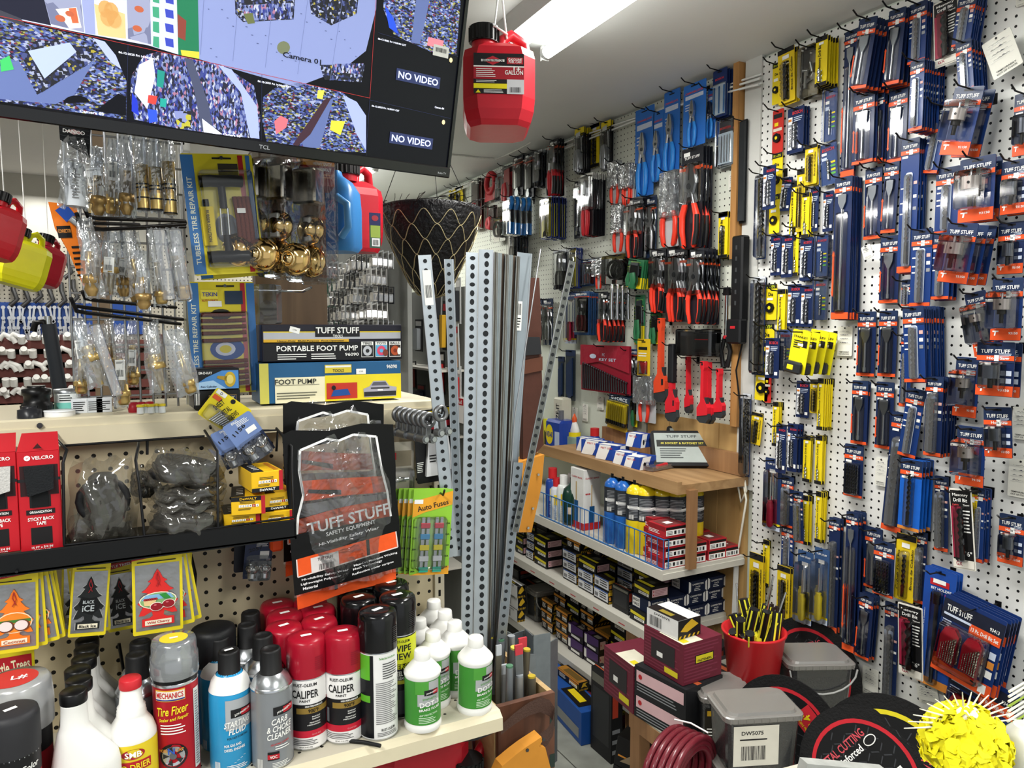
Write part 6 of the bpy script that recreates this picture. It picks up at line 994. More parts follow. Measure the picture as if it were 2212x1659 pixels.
def p_wr(q,w_,h_):
    k=w_*.30;y=-.008;q.prism([(-k*.35,-h_*.90),(k*.35,-h_*.90),(k*.28,-h_*.42),(-k*.28,-h_*.42)],y-.003,y+.003,CHROME);q.prism([(-k*.4,-h_*.42),(k*.4,-h_*.42),(k*.95,-h_*.33),(k*.8,-h_*.24),(k*.25,-h_*.30),(-k*.2,-h_*.30),(-k*.5,-h_*.22),(-k*.95,-h_*.30)],y-.005,y+.005,CHROME);q.cyl((0,y-.005,-h_*.91),(0,y+.005,-h_*.91),k*.6,CHROME,n=12)
def p_pw(hc,orange=False):
    def f(q,w_,h_):
        y=-.014;j=w_*.5;q.prism([(-j*.28,0),(j*.28,0),(j*.32,-h_*.1),(j*.22,-h_*.15),(j*.26,-h_*.6),(j*.9,-h_*.74),(j*.85,-h_*.86),(-j*.7,-h_*.9),(-j*.75,-h_*.76),(-j*.24,-h_*.66),(-j*.18,-h_*.15),(-j*.32,-h_*.1)],y-.010,y+.010,hc);q.cyl((0,y-.0105,-h_*.05),(0,y-.0101,-h_*.05),j*.13,INK,n=10)
        q.prism([(-j*.75,-h_*.88),(j*.9,-h_*.84),(j*1.0,-h_*.93),(j*.6,-h_),(-j*.3,-h_),(-j*.8,-h_*.95)],y-.008,y+.008,HD);q.prism([(j*.35,-h_*.58),(j*.65,-h_*.58),(j*.62,-h_*.92),(j*.38,-h_*.92)],y-.007,y+.007,HD);q.cyl((j*.5,y,-h_*.79),(j*.5,y,-h_*.72),j*.28,mat('2a2b2d',.4,.6),n=12)
    return f
def c_tool(top='TUFF STUFF',hb=.22,base=None):
    def f(q,w_,h_):hole(q,w_,h_,.03);wds(q,top,0,-h_*hb*.45,min(.010,h_*.05),w_*.72);q.rect(-w_/2,-h_*hb,w_/2,-h_*(hb-.03),FY_,OR_);q.rect(-w_*.15,-h_*(hb+.08),w_*.2,-h_*(hb+.03),-.003,WHITE);q.rect(-w_*.4,-h_*.08,-w_*.1,-h_*.04,FY_,WHITE)
    return f
def c_chan(q,w_,h_):hole(q,w_,h_,.04);wds(q,'CHANNELLOCK',0,-h_*.14,.008,w_*.8,mat('e0552c',.4));q.rect(-w_*.4,-h_*.24,w_*.4,-h_*.18,FY_,LBL);q.lines(-w_*.4,0,-h_*.42,-h_*.3,3,FY_,LBL)
def c_jig(q,w_,h_):hole(q,w_,h_);wds(q,'BOSCH',0,-h_*.2,.008,w_*.6,mat('d23a3a',.4));q.rect(-w_*.42,-h_*.95,w_*.42,-h_*.3,FY_,mat('c9dbe8',.4))
def p_jig(n):return lambda q,w_,h_:[q.box((-w_*.34+i*w_*.68/(n-1)-w_*.03,-.006,-h_*.92),(-w_*.34+i*w_*.68/(n-1)+w_*.04,-.003,-h_*.36),STEEL if n>3 else mat('2a6fb0',.35)) for i in range(n)]
def c_wy(q,w_,h_):hole(q,w_,h_,.03);q.rect(-w_*.42,-h_*.96,w_*.42,-h_*.16,FY_,mat('e6dc3a',.38));q.poly([(-w_*.42,-h_*.16),(w_*.42,-h_*.16),(-w_*.42,-h_*.6)],-.0026,mat('e6e2c8',.4));q.ell(0,-h_*.09,w_*.3,h_*.03,FY_,CYE)
def c_gf(q,w_,h_):wds(q,'G-FORCE',0,-h_*.1,h_*.1,w_*.8,mat('dfe6ea',.4));q.rect(-w_/2,-h_,w_/2,-h_*.86,FY_,mat('c9a93a',.4))
def p_gf(q,w_,h_):[q.cyl((-w_*.42+i*w_*.105,-.01,-h_*.74),(-w_*.42+i*w_*.105,-.01,-h_*.22),w_*.045,CYE,n=8) for i in range(9)];[q.cyl((-w_*.42+i*w_*.105,-.01,-h_*.86),(-w_*.42+i*w_*.105,-.01,-h_*.74),w_*.03,INK,n=6) for i in range(9)]
def c_green(q,w_,h_):q.rect(-w_/2,-h_,w_/2,-h_*.62,FY_,CYE);wds(q,'Greenlee',0,-h_*.1,.006,w_*.6,mat('9fc24a',.4));q.lines(-w_*.4,w_*.4,-h_*.5,-h_*.2,5,FY_,mat('9fc24a',.4));q.rect(-w_*.2,-h_*.34,w_*.1,-h_*.28,-.003,WHITE)
def p_grip(m,m2):return lambda q,w_,h_:(q.prism([(-w_*.2,-h_*.12),(w_*.25,-h_*.1),(w_*.3,-h_*.55),(0,-h_*.6),(-w_*.25,-h_*.5)],-.012,-.004,m),q.tube([(0,-.01,-h_*.5),(w_*.1,-.012,-h_*.75),(0,-.01,-h_*.98)],w_*.16,m2,8),q.tube([(-w_*.2,-.01,-h_*.5),(-w_*.28,-.012,-h_*.75),(-w_*.22,-.01,-h_*.95)],w_*.12,m2,8))
def p_key(q,w_,h_):
    for i in range(20):x=-w_*.44+i*w_*.046;q.tube([(x,-.006,-h_*.96),(x,-.008,-h_*(.42+.018*i)),(x+.004,-.008,-h_*(.39+.018*i)),(x+.008,-.007,-h_*(.41+.018*i))],w_*.012,DSTEEL,5)
def c_key(q,w_,h_):q.poly([(-w_*.5,0),(w_*.5,0),(w_*.5,-h_*.55),(-w_*.1,-h_*.35),(-w_*.5,-h_*.45)],FY_-.006,mat('9a2234',.3,bump=.5,scale=40,coat=.3));wds(q,'PC',w_*.0,-h_*.2,h_*.06,None,LBL,0,-.010);wds(q,'KEY SET',w_*.08,-h_*.3,h_*.06,w_*.34,LBL,0,-.010);q.ell(-w_*.22,-h_*.24,w_*.07,h_*.05,-.010,LBL)
def c_none(q,w_,h_):pass
def c_hd(col,frac=.2):return lambda q,w_,h_:(q.rect(-w_/2,-h_*frac,w_/2,0,FY_,col),hole(q,w_,h_,.03))
def p_coil(q,w_,h_):[q.tube([(w_*.34*cos(a*pi/6)*(1-.1*k),-.012-.006*k,-h_*.5+h_*.3*sin(a*pi/6)) for a in range(13)],.005,mat('141416',.3),6) for k in range(3)]
def p_spring(q,w_,h_):q.tube([(0,-.01,-h_*.02),(w_*.1,-.014,-h_*.3),(-w_*.05,-.012,-h_*.6),(w_*.05,-.012,-h_)],w_*.3,CHROME,8)
def p_ringred(q,w_,h_):q.tube([(w_*.34*cos(a*pi/8),-.01,-h_*.28+w_*.34*sin(a*pi/8)) for a in range(17)],w_*.1,CRD,8);q.prism([(-w_*.4,-h_*.45),(w_*.4,-h_*.45),(w_*.45,-h),(-w_*.5,-h)]if 0 else[(-w_*.4,-h_*.45),(w_*.4,-h_*.42),(w_*.3,-h_),(-w_*.5,-h_)],-.012,-.004,CRD)
def p_boxes(q,w_,h_):q.box((-w_*.45,-.03,-h_*.95),(w_*.1,-.002,-h_*.1),mat('2c2d30',.4),.003);q.box((w_*.0,-.045,-h_*.85),(w_*.46,-.01,-h_*.15),mat('1f2022',.4),.003);q.rect(w_*.05,-h_*.4,w_*.4,-h_*.36,-.0455,CRD)
def p_clampblue(q,w_,h_):q.tube([(w_*.3,-.012,-h_*.05),(w_*.42,-.014,-h_*.1),(w_*.42,-.014,-h_*.2),(w_*.1,-.012,-h_*.34)],w_*.13,BH,8);q.tube([(w_*.1,-.012,-h_*.3),(w_*.12,-.012,-h_*.66)],w_*.15,BLK2,8);q.tube([(w_*.12,-.012,-h_*.66),(0,-.012,-h_*.95)],w_*.14,BH,8);q.cyl((-w_*.25,-.012,-h_*.95),(-w_*.25,-.012,-h_*.12),w_*.08,CHROME,n=8)
BB=(-.46,.06,.46,.97)
def blk(d_=.014,x=.30,z0=.26,z1=.97):return blis(-x,z0,x,z1,d_)
DKN=mat('191b22',.4,coat=.3)
K={ # kind: desc, category, name, base, card print, product, product name, blister, blister depth
 'sp':('navy spade bit card','drill bit','spade_bit_card',NV,c_ts('Spade Bit',arrow=True),p_spade,'spade_bit',blk(.010,.30,.24,.95),.010),
 'ma':('navy masonry bit card','drill bit','masonry_bit_card',NVB,c_ts('Masonry Drill Bit',side=True),p_mas(),'drill_bit',blis(-.16,.26,.16,.96,.012,clear('e8ecf2',gloss=.08,rough=.06,haze=.08)),.013),
 'mt':('thick masonry bit card','drill bit','masonry_bit_card',NV,c_ts('Masonry Drill Bit',side=True),p_mas(.15),'drill_bit',blis(-.24,.2,.24,.96,.018,clear('d4d8de',gloss=.08,rough=.06,haze=.06)),.02),
 'b5':('five piece masonry bit card','drill bit','drill_bit_set',NV,c_ts('Masonry Drill Bit'),p_bits5,'drill_bits',blk(.016,.36,.34,.95),.016),
 'nd':('bright blue nutdriver card','nut driver','nutdriver_card',mat('1a5fc0',.32,coat=.3),c_ts('Nut Setter',bot=ORY),p_mas(.09,.92,.2),'nutdriver',blk(.012,.2,.2,.95),.014),
 'hs':('navy hole saw pack','hole saw','hole_saw_pack',NVB,c_hole,p_hole,'hole_saw',blis(-.40,.2,.40,.82,.045),.05),
 'hw':('small hole saw pack','hole saw','hole_saw_pack',NV,c_holew,p_tube,'hole_saw',blis(-.30,.36,.30,.86,.03),.03),
 'bo':('navy and white bit card','drill bit','drill_bit_card',mat('16264e',.35,coat=.2),c_bosch,p_mas(.09,.88,.36,STEEL),'drill_bit',blk(.008,.14,.32,.92),.009),
 'bl':('clear shelled blue bit card','drill bit','drill_bit_card',mat('2a4a86',.35),c_blis,p_mas(.08,.88,.4,STEEL),'drill_bit',blis(-.54,-.02,.54,1.02,.012),.012),
 'yb':('narrow yellow bit card','drill bit','drill_bit_card',CYE,c_yb,p_mas(.16,.92,.68,STEEL),'drill_bit',None,.006),
 'yc':('wide yellow bit card','drill bit','drill_bit_card',mat('dfc022',.38),c_irw,p_mas(.10,.93,.3),'drill_bit',blk(.012,.2,.24,.96),.014),
 'di':('yellow threading die card','threading die','die_card',CYE,c_die,p_die,'threading_die',None,.01),
 're':('red threading die card','threading die','die_card',mat('c03028',.4),c_red,p_die,'threading_die',None,.01),
 'gx':('white framed masonry bit card','drill bit','masonry_bit_card',mat('e6e2d6',.45),c_gx,p_mas(.13,.88,.24),'drill_bit',blk(.018,.22,.2,.9),.02),
 'tg':('white handwritten stock tag','tag','stock_tag',mat('dfded4',.7,var=.03),c_tag,None,'',None,.001),
 'sr':('screwdriver card, red handle','screwdriver','screwdriver_card',mat('22345c',.4),c_scd,p_scd(mat('b01f3c',.3)),'screwdriver',blk(.026,.3,.15,.97),.026),
 'sy':('screwdriver card, yellow handle','screwdriver','screwdriver_card',mat('34507a',.4),c_scd,p_scd(CYE),'screwdriver',blk(.026,.42,.15,.98),.026),
 'st':('yellow mini cutter card','tube cutter','cutter_card',mat('e8dc1e',.38),c_stan,p_stan,'cutter',None,.026),
 'hd':('blue bit holder card','bit holder','bit_holder_card',mat('1c489a',.35,coat=.3),c_holder,p_rod,'bit_holder',blk(.018,.16,.17,.97),.02),
 'se':('drill bit set card','drill bit set','drill_bit_set',mat('172f66',.35,coat=.2),c_set,p_set,'bit_case',blis(-.44,.32,.34,.9,.028),.03),
 'ju':('clear pack of metal bits','hardware','hardware_pack',mat('8a7f5a',.5),c_junk,p_metal,'hardware',blis(-.5,.0,.5,1.0,.02),.02),
 'jg':('blue jigsaw blade card','saw blade','blade_card',mat('1c2e5e',.35),c_jig,p_jig(3),'blades',blk(.008,.42,.3,.95),.008),
 'jw':('white jigsaw blade pack','saw blade','blade_card',mat('8fa6c4',.35),c_jig,p_jig(5),'blades',blis(-.52,0,.52,1.01,.012),.012),
 'ch':('blue groove pliers card','pliers','pliers_card',mat('2f6fc4',.38),c_chan,None,'pliers',None,.03),
 'gp':('big red handled groove pliers','pliers','pliers_card',DKN,c_tool(),P_pl(RH,BLK2,.16,wd=.26),'pliers',blis(-.44,.16,.44,.55,.022),.03),
 'pl':('red handled pliers pack','pliers','pliers_card',DKN,c_tool(),P_pl(RH,BLK2,.14,wd=.28),'pliers',blis(-.46,.12,.46,.62,.02),.028),
 'pb':('bagged red handled pliers','pliers','pliers_pack',mat('b9bdc0',.4),c_none,P_pl(RH,None,.1,wd=.3),'pliers',blis(-.5,0,.5,.62,.026,SB),.03),
 'sn':('red and black snips pack','snips','snips_card',DKN,c_tool(hb=.16),P_pl(CRD,BLK2,.12,wd=.2,thin=1.5),'snips',blis(-.46,.1,.46,.6,.02),.03),
 'wr':('silver wrench pack','wrench','wrench_card',mat('23262e',.4),c_tool('WRENCH',.2),p_wr,'wrench',blis(-.44,.1,.44,.8,.012),.014),
 'wy':('yellow and blue wrench card','wrench','wrench_card',mat('2a3a80',.38),c_wy,p_wr,'wrench',blis(-.48,.02,.48,.98,.012),.014),
 'vg':('locking pliers pack','pliers','pliers_card',mat('22304a',.4),c_tool(),P_pl(mat('a9adb0',.25,.9),None,.18,wd=.3,curve=0),'pliers',blis(-.44,.14,.44,.9,.02),.02),
 'bc':('blue ratchet clamp','clamp','clamp',mat('9fb4c0',.4),c_none,p_clampblue,'clamp_body',blis(-.5,.1,.5,1,.03),.03),
 'cu':('long red and black cutter','cutter','cutter_card',mat('15161a',.4),c_hd(mat('d8d8d0',.4),.1),P_pl(CRD,None,.1,wd=.14,thin=.9),'cutter',blis(-.46,.04,.46,.6,.02),.024),
 'dk':('slim dark tool pack','tool','tool_card',mat('2a2e36',.4),c_hd(mat('c8ccd0',.4),.08),P_pl(BLK2,None,.1,wd=.2),'tool_body',blis(-.44,.05,.44,.9,.016),.02),
 'sk':('yellow and black utility tool','knife','knife_card',mat('17181a',.4),lambda q,w_,h_:(c_hd(CYE,.13)(q,w_,h_),wds(q,'STANLEY',0,-h_*.17,.006,w_*.8,CYE)),p_grip(CHROME,mat('8f9296',.3,.8)),'tool_body',blk(.016,.4,.2,.95),.02),
 'yt':('yellow and blue tool card','saw blade','tool_card',CYE,lambda q,w_,h_:(q.rect(-w_/2,-h_*.12,w_/2,0,FY_,NV),c_yb(q,w_,h_)),p_mas(.1,.9,.4),'blade',blk(.01,.2,.3,.95),.01),
 'gg':('green and yellow cutter card','cutter','cutter_card',mat('2a6a44',.4),c_green,p_grip(DSTEEL,mat('2a6a44',.4)),'cutter',blk(.012,.4,.2,.9),.014),
 'co':('coiled black hose clamp pack','hose','coil_pack',mat('2a2a26',.4),c_hd(mat('b8a83a',.4),.1),p_coil,'coil',blis(-.5,0,.5,1,.03),.03),
 'cp':('chrome pipe bending spring','spring','bending_spring',None,None,p_spring,'spring',None,.02),
 'bs':('blue wire stripper card','wire stripper','stripper_card',mat('2a4c7a',.4),c_tool('STRIPPER',.14),P_pl(mat('a82a3c',.4),None,.2,L=.9,wd=.3),'stripper',blk(.016,.44,.12,.95),.018),
 'tp':('red measuring tape pack','tape','tape_pack',mat('b8a8a0',.4),c_hd(BLK2,.2),p_grip(CRD,CRD),'tape_body',blis(-.48,.05,.48,1,.02),.02),
 'rl':('red ring cutter','cutter','ring_cutter',None,None,p_ringred,'ring_cutter_body',None,.02),
 'kg':('grip knife in clear pack','knife','knife_card',mat('c9b8b4',.4),c_none,p_grip(mat('3a2420',.4),CRD),'knife_body',blis(-.5,0,.5,1,.02),.022),
 'pw':('red pipe wrench','pipe wrench','pipe_wrench',None,None,p_pw(mat('cf2430',.35,var=.06)),'wrench_body',None,.03),
 'po':('large orange pipe wrench','pipe wrench','pipe_wrench',None,None,p_pw(mat('df4a28',.35,var=.06)),'wrench_body',None,.03),
 'pk':('black handled pipe wrench','pipe wrench','pipe_wrench',None,None,lambda q,w_,h_:(p_pw(mat('cf2430',.35))(q,w_,h_),q.box((-w_*.2,-.027,-h_*.5),(w_*.2,-.001,.001),mat('16171a',.5),.004)),'wrench_body',None,.03),
 'bx':('dark boxed multi tool pack','tool','tool_pack',mat('26272b',.4),c_none,p_boxes,'tool_boxes',blis(-.5,0,.5,1,.05),.05),
 'np':('black handled end nippers','pliers','nippers',None,None,lambda q,w_,h_:(q.cyl((0,-.01,-h_*.62),(0,-.01,-h_*.1),w_*.14,CHROME,n=8),q.prism([(-w_*.3,-h_*.1),(w_*.3,-h_*.1),(w_*.25,0),(-w_*.25,0)],-.016,-.004,BLK2),[q.tube([(s_*w_*.1,-.01,-h_*.62),(s_*w_*.45,-.01,-h_*.8),(s_*w_*.2,-.01,-h_)],w_*.16,BLK2,8) for s_ in(-1,1)],q.cyl((0,-.01,-h_*.64),(0,-.01,-h_*.6),w_*.2,CRD,n=8)),'tool_body',None,.02),
 'ks':('red pouch of allen keys','key set','key_set',mat('8a1a2c',.3,coat=.3),c_key,p_key,'allen_keys',None,.016),
 'gf':('yellow handled screwdriver pack','screwdriver','screwdriver_pack',mat('2a3a4e',.4),c_gf,p_gf,'screwdrivers',blk(.02,.48,.18,.9),.02),
 'ye':('yellow tester card','tester','tester_card',mat('e2b922',.4),lambda q,w_,h_:(hole(q,w_,h_,.08),q.rect(-w_*.4,-h_*.3,w_*.3,-h_*.22,FY_,INK),q.lines(-w_*.4,w_*.3,-h_*.5,-h_*.36,2,FY_,WHITE),q.poly([(-w_*.3,-h_*.62),(w_*.3,-h_*.62),(w_*.1,-h_*.95),(-w_*.1,-h_*.95)],FY_,CRD)),None,'',blk(.012,.34,.6,.97),.01),
 'sw':('dark folding saw card','saw','saw_card',mat('2a3238',.45),c_hd(mat('22304e',.4),.12),lambda q,w_,h_:q.prism([(-w_*.3,-h_*.3),(w_*.3,-h_*.15),(w_*.3,-h_*.9),(0,-h_*.97),(-w_*.3,-h_*.85)],-.010,-.003,mat('1c2c4a',.4)),'saw',None,.012),
 'bt':('long black tube pack','drill bit','long_bit_tube',mat('16284e',.35,coat=.3),c_hd(mat('d0d4da',.4),.06),p_mas(.16,.96,.06,DSTEEL),'long_bit',blis(-.46,.02,.46,.99,.02),.02),
 'lv':('black long level bar','level','level_bar',mat('101113',.4),None,lambda q,w_,h_:q.box((-w_*.4,-.012,-h_*.98),(w_*.4,-.002,-h_*.02),mat('3c3f42',.25,.6)),'bar',None,.012),
}
STK=[]
BENT={}
def stack(kind,x0,y0,x1,y1,n=1,sp=.011,tilt=0,wall='r',off=0,jit=1.2,dy=0):
    desc,cat,name,base,draw,prod,pname,bf,kd=K[kind];sp=max(sp,.004);d=.012+kd+(n-1)*sp+off;X=W-d
    xm,ym=(x0+x1)/2,(y0+y1)/2;a=at(xm,y0,x=X);b=at(xm,y1,x=X);h_=a.z-b.z;w_=abs(at(x1,ym,x=X).y-at(x0,ym,x=X).y);w_=max(w_,.016)
    t=thing(name,desc,cat,(X,(a.y+b.y)/2,a.z),-pi/2,None,0,radians(tilt))
    if base is not None:
        q=MB();q.prism(rr(-w_/2,-h_,w_/2,0,min(.004,w_*.2)),-.001,.001,base);draw and draw(q,w_,h_);q.build('card',t)
    if kind=='ch':prod=lambda q,w2,h2:(setattr(q,'T',Matrix.Translation((0,0,-h_*.28))),pliers(q,h_*.72*1.0,BH,None,wd=.2))
    if prod:q=MB();prod(q,w_,h_);q.build(pname,t)
    if bf:q=MB();bf(q,w_,h_);q.build('blister',t)
    its=[t];R=random.Random(int(x0*3+y0))
    for i in range(n-1):
        o=dup(t,desc);o.matrix_basis=Matrix.Translation((sp*(i+1),R.uniform(-1,1)*.002,-R.random()*.004-dy*(i+1)))@t.matrix_basis@Matrix.Rotation(radians(R.uniform(-jit,jit)),4,'Y')@Matrix.Rotation(radians(R.uniform(-2,2)),4,'Z');its.append(o)
    hk=None
    if kind!='tg' or n>1:
        q=MB();L=d+.045;zz_=-.006-.002;q.tube([(.0,0,-.02),(-.002,0,0),(-.01,0,.0),(-L,0,.004),(-L-.018,0,.016)],.0023,WIREB,6);q.box((.0,-.008,-.022),(.003,.008,.006),WIREB);hk=q.build('peg_hook');hk.location=(W-.006,(a.y+b.y)/2,a.z-.008)
    STK.append([kind,desc,cat,its,hk,a.y,a.z,wall]);return t
D='''
yc 1679 105 1714 223 3 .012 -3
di 1669 136 1687 225
ju 1730 100 1768 208 2 .02
yb 1762 79 1787 185 5 .012
sp 1821 67 1850 383 2
sp 1855 39 1894 187 7 .016 9
sp 1919 20 1955 180 5 .012 4
ma 1963 6 2001 135 4 .008
gx 2013 0 2066 142 1 .01 -4 .03
ma 2070 -12 2110 95 7 .008 7
ma 1965 130 1995 282 9 .011
ma 2062 88 2095 200 6 .013 -6
tg 2117 79 2180 169 1 .01 -20 .05
re 1669 237 1692 330
bo 1701 232 1736 330 3 .012
bl 1781 193 1808 304
sp 1843 202 1888 353 2 .01 0 .03
sp 1892 202 1910 349 2
sp 1919 193 1959 349 1
ma 2015 225 2052 372 2 .01 10
hs 2060 188 2125 332 2 .05 12
hw 2190 200 2240 335
ma 1943 301 1982 589 5 .008
di 1668 331 1690 419
yc 1739 313 1765 398 2
bl 1770 310 1806 400 1 .01 -5
bo 1648 358 1675 452 1 .01 0 .06
bt 1636 374 1656 560
di 1662 422 1684 504
bo 1689 383 1712 455 1 .01 6
yb 1706 392 1722 520
yc 1721 365 1738 500
yb 1733 416 1748 513 3 .008
bo 1751 404 1768 500
bo 1778 413 1800 500
sp 1800 383 1837 690 7 .007
sp 1868 363 1904 517
sp 1910 350 1941 503 1 .01 2
ma 2021 362 2071 505
hs 2072 340 2148 478 2 .03
hw 2163 346 2220 462 2 .03
bo 1665 507 1687 595
bo 1688 507 1713 599
yb 1713 489 1725 596
bo 1728 513 1755 606 2
bl 1763 506 1789 597 2
sp 1901 510 1942 655
ma 1968 495 2012 662 1 .01 0 .04
ma 2013 503 2052 647 4 .012
hs 2046 482 2112 612 3 .04 9
hw 2156 480 2212 592
bt 1626 598 1652 810
di 1653 614 1678 691
yb 1680 625 1696 721 2
bo 1701 614 1730 705
bo 1730 616 1757 706
bl 1760 602 1787 691
ma 1948 604 1968 661
tg 1859 531 1879 560 1 .01 -20 .05
hs 2080 631 2125 770 2 .04 -12
hs 2142 601 2208 736 1 .01 0 .06
di 1642 700 1672 781
st 1713 714 1752 808 4 .040 10
bo 1653 730 1683 817 1 .01 0 .05
bl 1684 712 1710 801 1 .01 0 .03
tg 1809 705 1841 769
sp 1852 673 1891 813
sp 1898 671 1937 814
ma 1947 662 1992 826 9 .011 -4
hw 2109 739 2190 856 2 .03 0 .05
hs 2064 772 2116 902 1 .01 2
di 1635 784 1663 866 1 .01 4
re 1652 800 1666 870
bo 1720 823 1748 902
yc 1750 823 1772 893
yb 1766 817 1779 929 5 .010
sp 1840 822 1874 960 2
sp 1892 825 1930 970
mt 1924 891 1968 1154 1 .01 4
ma 1958 840 1998 991 1 .01 7 .03
mt 1998 813 2036 986 7 .011
ma 1945 720 1968 879
hs 2066 921 2127 1050 1 .01 0 .02
hw 2122 879 2182 988 1 .01 -4 .04
tg 2186 880 2240 950
tg 2178 992 2230 1075
bt 1604 850 1621 1030
yc 1624 892 1648 961 1 .01 6
yb 1669 868 1682 964 3 .008
bo 1676 916 1698 1022 1 .01 0 .03
bo 1701 915 1722 1019 3 .014
yb 1735 940 1751 1041 2
yb 1761 940 1776 1046 3 .008
b5 1824 960 1864 1074
tg 1891 989 1916 1050
nd 1944 992 1991 1147 4 .016 1
mt 2016 1028 2046 1190 1 .01 -2
gx 2046 1055 2094 1227 1 .01 -6 .05
yc 2094 1052 2110 1215 1 .01 2 .03
ma 2102 1054 2126 1215 4 .010
sr 1652 990 1687 1145
mt 1687 1028 1714 1139
mt 1714 1061 1733 1172 1 .01 -3 .03
yb 1734 1070 1746 1177 2 .014
yb 1762 1061 1774 1172 4 .008
mt 1788 1118 1812 1366 2 .014
sp 1824 1105 1850 1409 4
sp 1868 1139 1905 1272
b5 1887 1169 1931 1288 1 .01 0 .04
yc 1935 1154 1978 1299 1 .01 1 .02
mt 1977 1148 2001 1305
yc 1618 1195 1648 1347 2 .008
yb 1648 1166 1662 1266
yc 1678 1223 1706 1345 3 .012
sy 1722 1190 1755 1347 1 .01 0 .03
sy 1758 1184 1790 1347 1 .01 0 .03
ma 1688 1133 1714 1230
sp 1855 1283 1886 1426 3 .014 3
mt 1908 1300 1938 1545
gx 1936 1306 1990 1461 1 .01 -3 .03
hd 1993 1229 2062 1490 3 .014 2
se 2036 1310 2172 1490 5 .016 9
se 2050 1462 2200 1640 1 .01 9 .02
hw 2157 1112 2212 1220
tg 1863 1442 1897 1501
tg 1977 1480 2023 1518 1 .01 -14
tg 2195 -10 2230 10
'''
DM='''
jg 1540 150 1570 253 3 .014
jw 1549 256 1584 358 2
ch 1476 179 1524 316 1 .01 0 .03
ch 1434 196 1468 376
ch 1411 240 1433 392
ch 1372 233 1412 424
ch 1529 190 1546 298
sk 1299 262 1320 367 2 .012
yt 1275 265 1295 361
sk 1242 277 1262 373 4 .012
sn 1187 301 1206 424 3 .016
dk 1155 325 1172 403 5 .012
wr 1134 331 1153 428 2
wr 1109 337 1130 424 2
tp 1086 358 1108 436
rl 1050 382 1077 433
kg 1017 388 1040 494 2 .02
yt 970 405 988 440
yt 984 402 1000 450
dk 1068 378 1086 434
bc 1096 424 1112 509 4 .035
kg 1052 446 1074 496
co 1068 470 1092 522
wy 1169 426 1192 515 8 .012
wr 1241 391 1256 515
cu 1254 376 1282 509 7 .011
pb 1321 349 1343 442
pb 1345 355 1370 442 2
pl 1352 427 1388 557 2 .02
pb 1329 440 1350 545
vg 1393 424 1418 557
gp 1472 319 1517 536 4 .016
pb 1433 370 1467 533 2 .02
tg 1574 376 1594 409
yt 1552 458 1572 557 3 .010
lv 1599 259 1613 482
pl 1406 537 1438 674 2
pl 1440 533 1484 695 2
pl 1489 537 1520 700 5 .020
gg 1358 560 1392 622 5 .012 9
co 1308 550 1361 616
cp 1322 613 1330 690 4 .03
bs 1257 560 1285 618
pb 1287 556 1309 624
wy 1229 535 1246 622 5 .008
dk 1196 540 1224 625 2 .03
dk 1098 500 1118 560 5 .016
sr 1222 630 1246 742
bs 1241 630 1273 723 5 .012
vg 1154 645 1171 735
vg 1173 645 1194 745
pl 1297 630 1313 738 5 .024
gg 1372 637 1393 745
gg 1405 674 1428 743
po 1418 687 1448 868
pk 1443 743 1472 910 1 .01 0 .04
pw 1484 770 1499 892 1 .01 -2
pw 1512 780 1540 913 2 .02 0 .03
pw 1547 796 1572 902 1 .01 0 .02
pb 1375 810 1417 912
bx 1476 710 1556 770
np 1562 621 1584 793
ye 1377 732 1404 811 1 .01 0 .04
ks 1254 746 1360 848 1 .01 0 .03
bs 1352 754 1380 860
gf 1316 854 1360 930 1 .01 5 .02
sw 1222 756 1243 865
sw 1206 770 1219 860
tg 1290 857 1304 885
tg 1259 873 1270 910
tg 1236 880 1247 905
gg 1366 850 1378 922
wr 1118 520 1132 600 3
'''
for src,wl_ in((D,'r'),(DM,'m')):
    for ln_ in src.strip().split('\n'):
        f=ln_.split();k=f[0];v=[float(x) for x in f[1:]];n=int(v[4]) if len(v)>4 else 1
        stack(k,*v[:4],n,v[5]if len(v)>5 else.011,v[6]if len(v)>6 else 0,wl_,v[7]if len(v)>7 else 0)
def finish_labels():
    for wl_,anchor in(('r','plaster strip'),('m','wooden post')):
        its=[s for s in STK if s[7]==wl_];its.sort(key=lambda s:-s[6]);rows=[];zt_=max(s[6]for s in its)
        for s in its:r_=int((zt_-s[6])/.155);s.append(r_)
        for r_ in sorted(set(s[8]for s in its)):
            row=sorted([s for s in its if s[8]==r_],key=lambda s:-s[5]if wl_=='r' else s[5])
            cnt={}
            for s in row:
                c=cnt.get(s[1],0);cnt[s[1]]=c+1;where=f'{ORD[c]} out from {anchor}, {ORD[r_]} row';its_=s[3];gname=f'{s[1]} stack, {where}'
                for i,o in enumerate(its_):
                    o['label']=(f'{s[1]}, {where}' if len(its_)==1 else(f'{s[1]} in front, {where}' if i==0 else f'{s[1]} {ORD[i]} back, {where}'))
                    if len(its_)>1:o['group']=gname
                if s[4]:tag(s[4],f'peg hook for {s[1]}, {where}'.replace(' card','').replace(' pack',''),'hook','peg hooks of the tool walls')
finish_labels()
